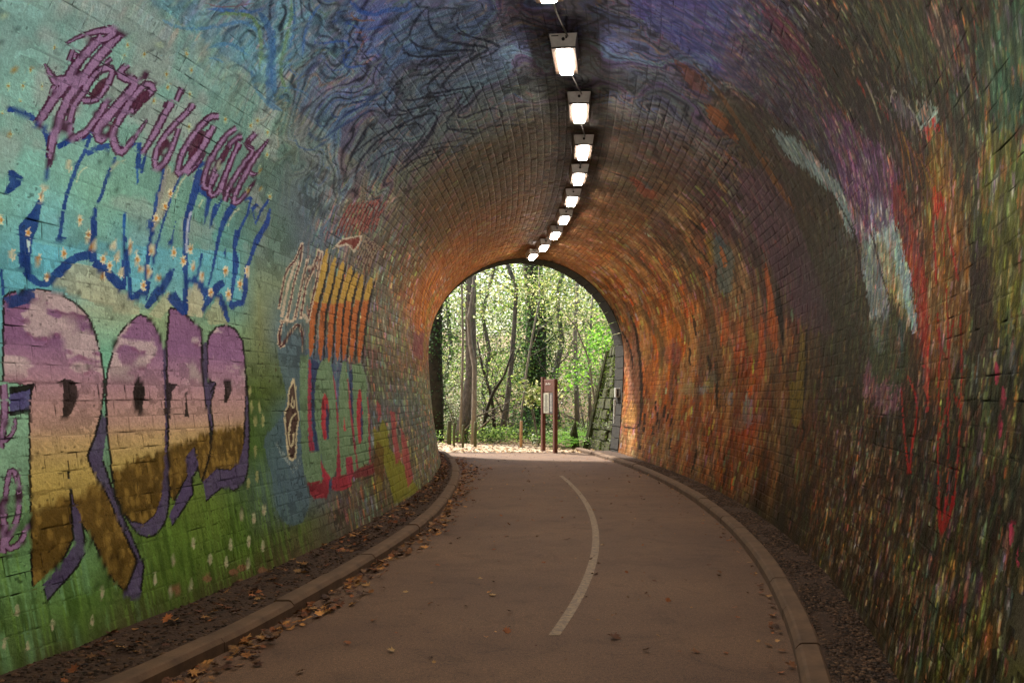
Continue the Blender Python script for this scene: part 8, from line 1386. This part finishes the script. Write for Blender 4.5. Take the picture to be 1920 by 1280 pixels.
def tree(base, pts, rad, bark, crowns, label, name='tree', ivy=0, size=(.035, .075), twigs=6, cat='tree'):
    r = thing(name, label, cat, base); b = MB(); bb = np.array(base)
    rad = np.interp(np.linspace(0, 1, len(pts)), np.linspace(0, 1, len(rad)), rad).tolist()
    b.tube([np.array(p) - bb for p in pts], rad, 9)
    P0 = [np.array(p) - bb for p in pts]
    for k in range(twigs):
        i = rng.integers(1, len(P0)); q = P0[i] * (1 - .5 * rng.random()) + P0[i - 1] * .0 if False else P0[i - 1] + (P0[i] - P0[i - 1]) * rng.random()
        d = np.array([rng.normal(0, 1), rng.normal(0, .6), .55 + .6 * rng.random()]); d /= np.linalg.norm(d); ln = .6 + 1.4 * rng.random(); rr = min(.035, rad[min(i, len(rad) - 1)] * .35)
        side = np.array([rng.normal(0, .18), rng.normal(0, .18), rng.normal(0, .12)])
        b.tube([q, q + d * ln * .35 + side * .5, q + d * ln * .7 + side, q + d * ln + side * .4 + np.array([0, 0, .1])], [rr, rr * .7, rr * .45, rr * .15], 5)
    b.build('trunk', bark, r, True)
    if ivy:
        i = rng.integers(0, len(P0) - 1, ivy); u = rng.random((ivy, 1)); c_ = P0_arr(P0)[i] * (1 - u) + P0_arr(P0)[i + 1] * u; a = rng.random(ivy) * 6.28; R_ = (np.array(rad)[i] * (1.0 + .45 * rng.random(ivy)))
        V, F, cc = leaves(c_ + np.stack([np.cos(a) * R_, np.sin(a) * R_, 0 * a], 1), (.03, .06), GREENS['dark']); obj('ivy', mesh('ivy', V, F, M_FOL, False, cc), r)
    if crowns:
        V_ = []; F_ = []; C_ = []; o_ = 0
        for n, c, rr, pal in crowns:
            V, F, cc = leaves(cloud(n, np.array(c) - bb, rr, max(8, n // 60)), size, GREENS[pal]); V_.append(V); F_.append(F + o_); C_.append(cc); o_ += len(V)
        obj('crown', mesh('crown', np.concatenate(V_), np.concatenate(F_), M_FOL, False, np.concatenate(C_)), r)
    return r
# leaning stone buttress wall outside the mouth
bw = thing('wing_wall', 'mossy battered stone wall leaning back from the right side of the far mouth', 'wall', (2.5, 24.0, 0))
for r_ in range(11):
    z0 = r_ * .29; nbk = 4; yy = 24.14 - (.25 if r_ % 2 else 0)
    far_y = 26.3 - .02 * r_
    cuts = [23.84] + sorted([24.3 + .55 * k + rng.normal(0, .06) + (.25 if r_ % 2 else 0) for k in range(3)]) + [far_y]
    for a_, b_ in zip(cuts[:-1], cuts[1:]):
        if b_ - a_ < .12: continue
        def fxx(y, z): return 2.62 - .16 * (y - 23.84) + .23 * z * (.35 + .25 * (y - 23.84)) - 2.5
        V = []
        jz = rng.normal(0, .02, 8); jx = rng.normal(0, .03)
        for yv, zv in ((a_ + .012, z0 + .01), (b_ - .012, z0 + .01), (b_ - .012, z0 + .28), (a_ + .012, z0 + .28)):
            V.append((fxx(yv, zv) + jx, yv - 24.0, zv + jz[len(V)] * .3))
        m_ = np.mean(V, 0); Vf = [tuple(m_ + (np.array(v_) - m_) * .86 - np.array([.035, 0, 0])) for v_ in V]; Vb = [(v_[0] + .6, v_[1], v_[2]) for v_ in V]
        VV = np.array(Vf + V + Vb); cc = VV.mean(0)
        fs = [(0, 1, 2, 3)] + [(i, i + 4, (i + 1) % 4 + 4, (i + 1) % 4) for i in range(4)] + [(i + 4, i + 8, (i + 1) % 4 + 8, (i + 1) % 4 + 4) for i in range(4)] + [(11, 10, 9, 8)]
        obj('stone', mesh('stone', VV - cc, fs, M_STONE2), bw, loc=tuple(cc))
V_ = []
for k in range(9): V_.append((2.62 - .16 * 2.35 + .23 * (.36 * k) * (.35 + .25 * 2.35) - 2.5 - .05, 2.38 + .02 * k, .36 * k - .05))
b = MB(); b.tube(V_, [.16, .14, .12, .12, .10, .11, .10, .09, .08], 7); b.build('edge_strip', M_DARKM if False else M_STONE2, bw)  # coping strip along the wall's outer edge, same stone as the blocks
mo = np.array([[.0, 0, 0]]) ; n_ = 1500; yy = rng.random(n_) * 2.4; zz_ = 3.1 * rng.random(n_) ** .9
V, F, cc = leaves(np.stack([2.62 - .16 * yy + .23 * zz_ * (.35 + .25 * yy) - 2.5 - .04 - .03 * rng.random(n_), yy - .16, zz_], 1), (.015, .04), ('3a4a1c', '54682a', '26300f', '6a7c34'))
obj('moss', mesh('moss', V, F, M_FOL, False, cc), bw)
def P0_arr(p): return np.array(p)
def A(px, py, y): return at(px, py, y)
def gbase(px, y): x = (px - 960) / 1700 * y; return (x, y, float(ground_z(x, y)) - .05)
def wpts(y, L_): return [gbase(L_[0][0], y)] + [A(px, py, y) for px, py in L_[1:]]
Y = 33.; tree(gbase(998, Y), wpts(Y, [(998, 0), (1000, 780), (1003, 700), (1006, 600), (998, 500), (985, 380), (990, 200)]), [.55, .46, .42, .38, .34, .3, .2], M_BARKD, [(2600, A(1000, 680, Y - .5), (.75, .9, 2.4), 'dark'), (500, A(985, 800, Y - .8), (.9, .6, .6), 'dark'), (900, A(1000, 560, Y - 1.2), (1.6, .6, 1.5), 'mid'), (700, A(1010, 540, Y - 1.6), (1.7, .6, .9), 'yellow')], 'massive dark ivy-covered tree trunk in the middle of the wood', ivy=1500)
Y = 30.; tree(gbase(866, Y), wpts(Y, [(862, 0), (872, 780), (884, 700), (882, 600), (884, 500), (880, 380)]), [.24, .20, .19, .18, .17, .14], M_BARK, [(260, A(870, 540, Y), (1.6, 1, 1.0), 'yellow')], 'grey leaning tree trunk curving up behind the wavy pale stem', ivy=160)
Y = 28.5; tree(gbase(887, Y), wpts(Y, [(887, 0), (889, 760), (890, 690), (882, 645), (879, 600), (887, 550), (892, 490), (890, 400)]), [.085, .08, .075, .07, .065, .06, .055, .04], M_BARKP, [(160, A(900, 560, Y), (1.2, 1, 1.0), 'yellow')], 'slender wavy pale-barked tree with a kink at its middle', twigs=9)
Y = 29.; tree(gbase(862, Y), wpts(Y, [(862, 0), (866, 740), (868, 640), (866, 540), (862, 450)]), [.05, .045, .04, .035, .03], M_BARKP, [(120, A(850, 560, Y), (1.0, .8, 1.0), 'pale')], 'thin straight pale sapling left of the wavy stem', twigs=8)
Y = 31.; tree(gbase(812, Y), wpts(Y, [(812, 0), (814, 760), (812, 650), (816, 560), (820, 450)]), [.36, .33, .30, .27, .2], M_BARKD, [(700, A(815, 620, Y), (.7, .7, 1.6), 'dark')], 'dark ivy-wrapped trunk at the left edge of the opening', ivy=1300)
Y = 31.5; tree(gbase(946, Y), wpts(Y, [(938, 0), (950, 760), (958, 690), (965, 600), (968, 540), (950, 490), (940, 400)]), [.12, .10, .09, .08, .075, .07, .05], M_BARK, [(240, A(960, 540, Y), (1.5, 1, 1.2), 'yellow')], 'mossy slanting trunk just left of the massive ivy tree', ivy=100, twigs=9)
Y = 29.5; tree(gbase(975, Y), wpts(Y, [(972, 0), (980, 760), (988, 690), (1000, 620), (1012, 560), (1010, 500)]), [.045, .04, .036, .03, .027, .02], M_BARKP, [(60, A(1010, 600, Y), (.8, .6, .8), 'yellow')], 'thin pale sapling crossing in front of the ivy tree', twigs=7)
Y = 30.5; tree(gbase(905, Y), wpts(Y, [(902, 0), (912, 770), (925, 735), (945, 705), (960, 660)]), [.07, .06, .055, .045, .03], M_BARKD, [(60, A(920, 700, Y), (.9, .6, .7), 'mid')], 'dark crooked stem leaning right near the path bend', twigs=8)
Y = 32.; tree(gbase(930, Y), wpts(Y, [(928, 0), (925, 770), (918, 730), (905, 690), (895, 640)]), [.07, .06, .05, .04, .03], M_BARKD, [], 'dark crooked stem leaning left beside the other leaning stem', twigs=9)
Y = 34.; tree(gbase(1080, Y), wpts(Y, [(1083, 0), (1080, 700), (1078, 620), (1082, 540), (1086, 450)]), [.10, .09, .08, .07, .05], M_BARKP, [(380, A(1080, 600, Y - 1), (1.5, 1, 1.2), 'yellow')], 'pale upright tree on the right bank behind the board', ivy=40, twigs=9)
Y = 32.; tree(gbase(1105, Y), wpts(Y, [(1108, 0), (1104, 690), (1108, 600), (1114, 520)]), [.06, .055, .045, .03], M_BARKP, [(220, A(1110, 600, Y - .6), (1.0, .8, 1.2), 'mid')], 'slim tree on the right bank nearest the stone wall', twigs=8)
Y = 36.; tree(gbase(1045, Y), wpts(Y, [(1048, 0), (1036, 720), (1054, 640), (1044, 560), (1062, 480), (1066, 400)]), [.13, .12, .10, .09, .06], M_BARK, [(420, A(1050, 560, Y), (1.8, 1, 1.6), 'yellow')], 'grey tree standing between the ivy tree and the right bank', ivy=60, twigs=9)
Y = 38.; tree(gbase(915, Y), wpts(Y, [(915, 0), (905, 740), (918, 660), (904, 590), (925, 510), (940, 400)]), [.11, .10, .09, .08, .05], M_BARK, [(500, A(915, 560, Y), (2.2, 1.2, 1.6), 'pale')], 'grey tree farther back behind the two leaning stems', twigs=9)
Y = 40.; tree(gbase(840, Y), wpts(Y, [(842, 0), (830, 740), (846, 660), (838, 560), (850, 450)]), [.12, .11, .09, .06], M_BARK, [(600, A(840, 600, Y), (2.0, 1.4, 2.2), 'mid')], 'distant tree behind the left ivy-wrapped trunk', twigs=8)
Y = 27.2; tree((2.1, 27.2, .0), [(2.6, 27.2, -.1), (2.5, 27.2, 1.2), (2.3, 27.1, 2.6), (1.9, 27, 3.6), (1.2, 26.9, 4.4)], [.04, .035, .03, .02, .01], M_BARKP, [(520, (2.1, 27.0, 2.7), (.8, .6, 1.0), 'fern'), (520, (1.3, 27.0, 4.2), (1.2, .6, .8), 'yellow')], 'bright green hazel reaching over from the right bank', twigs=8, size=(.03, .06))
def shrub(px, py, y, n, r, pal, label, size=(.03, .06), name='shrub', cat='shrub'):
    c = A(px, py, y); base = (c[0], y, float(ground_z(c[0], y))); rt = thing(name, label, cat, base)
    b = MB()
    for k in range(9):
        a = rng.random() * 6.28; h = (c[2] - base[2] + r[2] * .6) * (.6 + .5 * rng.random()); b.tube([(0, 0, -.05), (.3 * r[0] * math.cos(a), .3 * r[1] * math.sin(a), h * .5), (.7 * r[0] * math.cos(a), .7 * r[1] * math.sin(a), h)], [.015, .011, .004], 5)
    b.build('stems', M_BARK, rt)
    p = cloud(n, (0, 0, c[2] - base[2]), r, max(8, n // 50)); V, F, cc = leaves(p, size, GREENS[pal]); obj('foliage', mesh('foliage', V, F, M_FOL, False, cc), rt)
shrub(1010, 735, 28.0, 420, (.75, .5, .45), 'yellow', 'broad-leaved yellow-green bush hanging behind the notice board', (.05, .09))
shrub(1000, 800, 29.5, 700, (.8, .5, .5), 'dark', 'dark ivy clump at the foot of the massive tree')
shrub(930, 818, 29.6, 900, (1.3, .5, .3), 'mid', 'low green bramble left of the pale post', (.03, .055), cat='bramble')
shrub(860, 740, 32.0, 1300, (1.1, .6, .9), 'pale', 'pale thicket behind the thin sapling', (.03, .055))
shrub(955, 720, 32.5, 1500, (1.2, .6, 1.1), 'mid', 'green thicket between the slanting trunk and the ivy tree', (.03, .06))
shrub(1130, 640, 28.5, 500, (.55, .5, .8), 'fern', 'vivid green leaves pressed against the stone wall top', (.035, .07))
shrub(1100, 700, 30.5, 520, (.9, .6, .6), 'pale', 'pale bramble on the bank above the ferns', (.03, .055))
# ferns: arching fronds
def fern(x, y, label, nf=13, ln=.6):
    z = float(ground_z(x, y)); r = thing('fern', label, 'fern', (x, y, z))
    for k in range(nf):
        a = 6.28 * k / nf + rng.normal(0, .2); L_ = ln * (.7 + .5 * rng.random()); V = []; F = []; 
        m_ = 9
        for i in range(m_):
            u = i / (m_ - 1); rx = L_ * .75 * u; rz = L_ * (1.15 * u - .95 * u * u) + .02; w = .12 * L_ * 1.6 * math.sin(math.pi * min(1, u * .9 + .08))
            cx, cy = rx * math.cos(a), rx * math.sin(a); px_, py_ = -math.sin(a), math.cos(a)
            V += [(cx, cy, rz), (cx + px_ * w, cy + py_ * w, rz - .02), (cx - px_ * w, cy - py_ * w, rz - .02), (cx + .04 * math.cos(a), cy + .04 * math.sin(a), rz)]
            b_ = i * 4; F += [(b_, b_ + 1, b_ + 3), (b_, b_ + 3, b_ + 2)]
        obj('frond', mesh('frond', V, F, M_FOL, False, np.tile(np.array(lin(GREENS['fern'][k % 5])), (len(V), 1))), r)
fs_ = [(1.62, 26.0, 'bright green fern directly right of the notice board'), (2.0, 26.6, 'bright green fern in front of the pointed stump'), (1.75, 27.4, 'tall bright fern behind the notice board posts'), (2.3, 27.6, 'bright fern at the foot of the leaning stone wall'), (1.2, 26.2, 'small green fern showing under the notice board'), (2.45, 28.6, 'fern half way up the right bank'), (1.9, 28.8, 'fern at the back of the bank above the stump'), (1.3, 27.8, 'fern under the yellow-green bush')]
for i, (x, y, l) in enumerate(fs_): fern(x, y, l, 18, .75 + .3 * (i % 3) / 2 + (.15 if y > 27 else 0))
# ground ivy and bramble patches
def scatter_cover(n, xr, yr, pal, size, label, hh=.18):
    X = xr[0] + (xr[1] - xr[0]) * rng.random(n); Yv = yr[0] + (yr[1] - yr[0]) * rng.random(n); k = fbm(X / .8, Yv / .8, 77, 2) > .45; X = X[k]; Yv = Yv[k]
    V, F, cc = leaves(np.stack([X, Yv, ground_z(X, Yv) + hh * rng.random(len(X)) + .02], 1), size, GREENS[pal]); obj('ground_cover', mesh('ground_cover', V, F, M_FOL, False, cc), kind='stuff', label=label, cat='ground cover')
scatter_cover(12000, (-6, 3), (28.3, 37), 'mid', (.025, .055), 'low green ivy and bramble spreading between the trunks', .45)
scatter_cover(8000, (.6, 6), (25.5, 34), 'pale', (.025, .055), 'pale undergrowth on the right bank', .35)
# farther wood reads as one mass
def mass(n, xr, yr, zr, pal, size, label):
    X = xr[0] + (xr[1] - xr[0]) * rng.random(n); Yv = yr[0] + (yr[1] - yr[0]) * rng.random(n); Zv = zr[0] + (zr[1] - zr[0]) * rng.random(n) ** 1.05
    k = fbm(X / 1.3 + Yv * .7, Zv / 1.3, 88, 3) > .42; X, Yv, Zv = X[k], Yv[k], Zv[k]; Zv = Zv + ground_z(X, Yv)
    V, F, cc = leaves(np.stack([X, Yv, Zv], 1), size, GREENS[pal]); obj('far_foliage', mesh('far_foliage', V, F, M_FOL, False, cc), kind='stuff', label=label, cat='woodland')
mass(70000, (-11, 9), (35, 44), (.1, 9), 'pale', (.04, .09), 'sunlit pale leaves of the wood behind the near trunks')
mass(34000, (-10, 9), (34, 42), (.2, 8), 'mid', (.04, .08), 'mid green leaves filling the middle of the wood')
mass(110000, (-20, 18), (46, 56), (0, 14), 'yellow', (.07, .14), 'distant yellow-green canopy closing the view through the tunnel')
mass(26000, (-22, 20), (62, 70), (0, 17), 'mid', (.12, .24), 'dark depth of the wood behind everything')
bt = MB()
for k in range(8):
    y = 40 + 20 * rng.random(); x = -9 * y / 40 + 16 * y / 40 * rng.random(); z = float(ground_z(x, y)); l = rng.normal(0, .5)
    bt.tube([(x, y, z - .1), (x + l * .3, y, z + 2.5), (x + l, y, z + 6), (x + l * 1.3 + rng.normal(0, .3), y, z + 11)], [.03 + .07 * rng.random()] * 2 + [.04, .02], 5)
for k in range(150):
    y = 30 + 9 * rng.random(); x = -6 * y / 33 + 10.5 * y / 33 * rng.random(); z = float(ground_z(x, y)) + 3.6 * rng.random() ** .8; a_ = rng.normal(0, 1); L_ = .5 + 1.6 * rng.random(); v_ = np.array([math.cos(a_) * rng.choice([-1, 1]), .3 * rng.normal(), .5 + .8 * rng.random()]); v_ /= np.linalg.norm(v_)
    p_ = np.array([x, y, z]); w_ = rng.normal(0, .16, 3); bt.tube([p_, p_ + v_ * L_ * .35 + w_, p_ + v_ * L_ * .7 + w_ * .4, p_ + v_ * L_ + w_ * 1.3], [.016, .012, .008, .003], 4, False)
bt.build('far_stems', M_BARK, None, True, kind='stuff', label='tangle of thin twigs and far stems woven through the wood', cat='woodland')
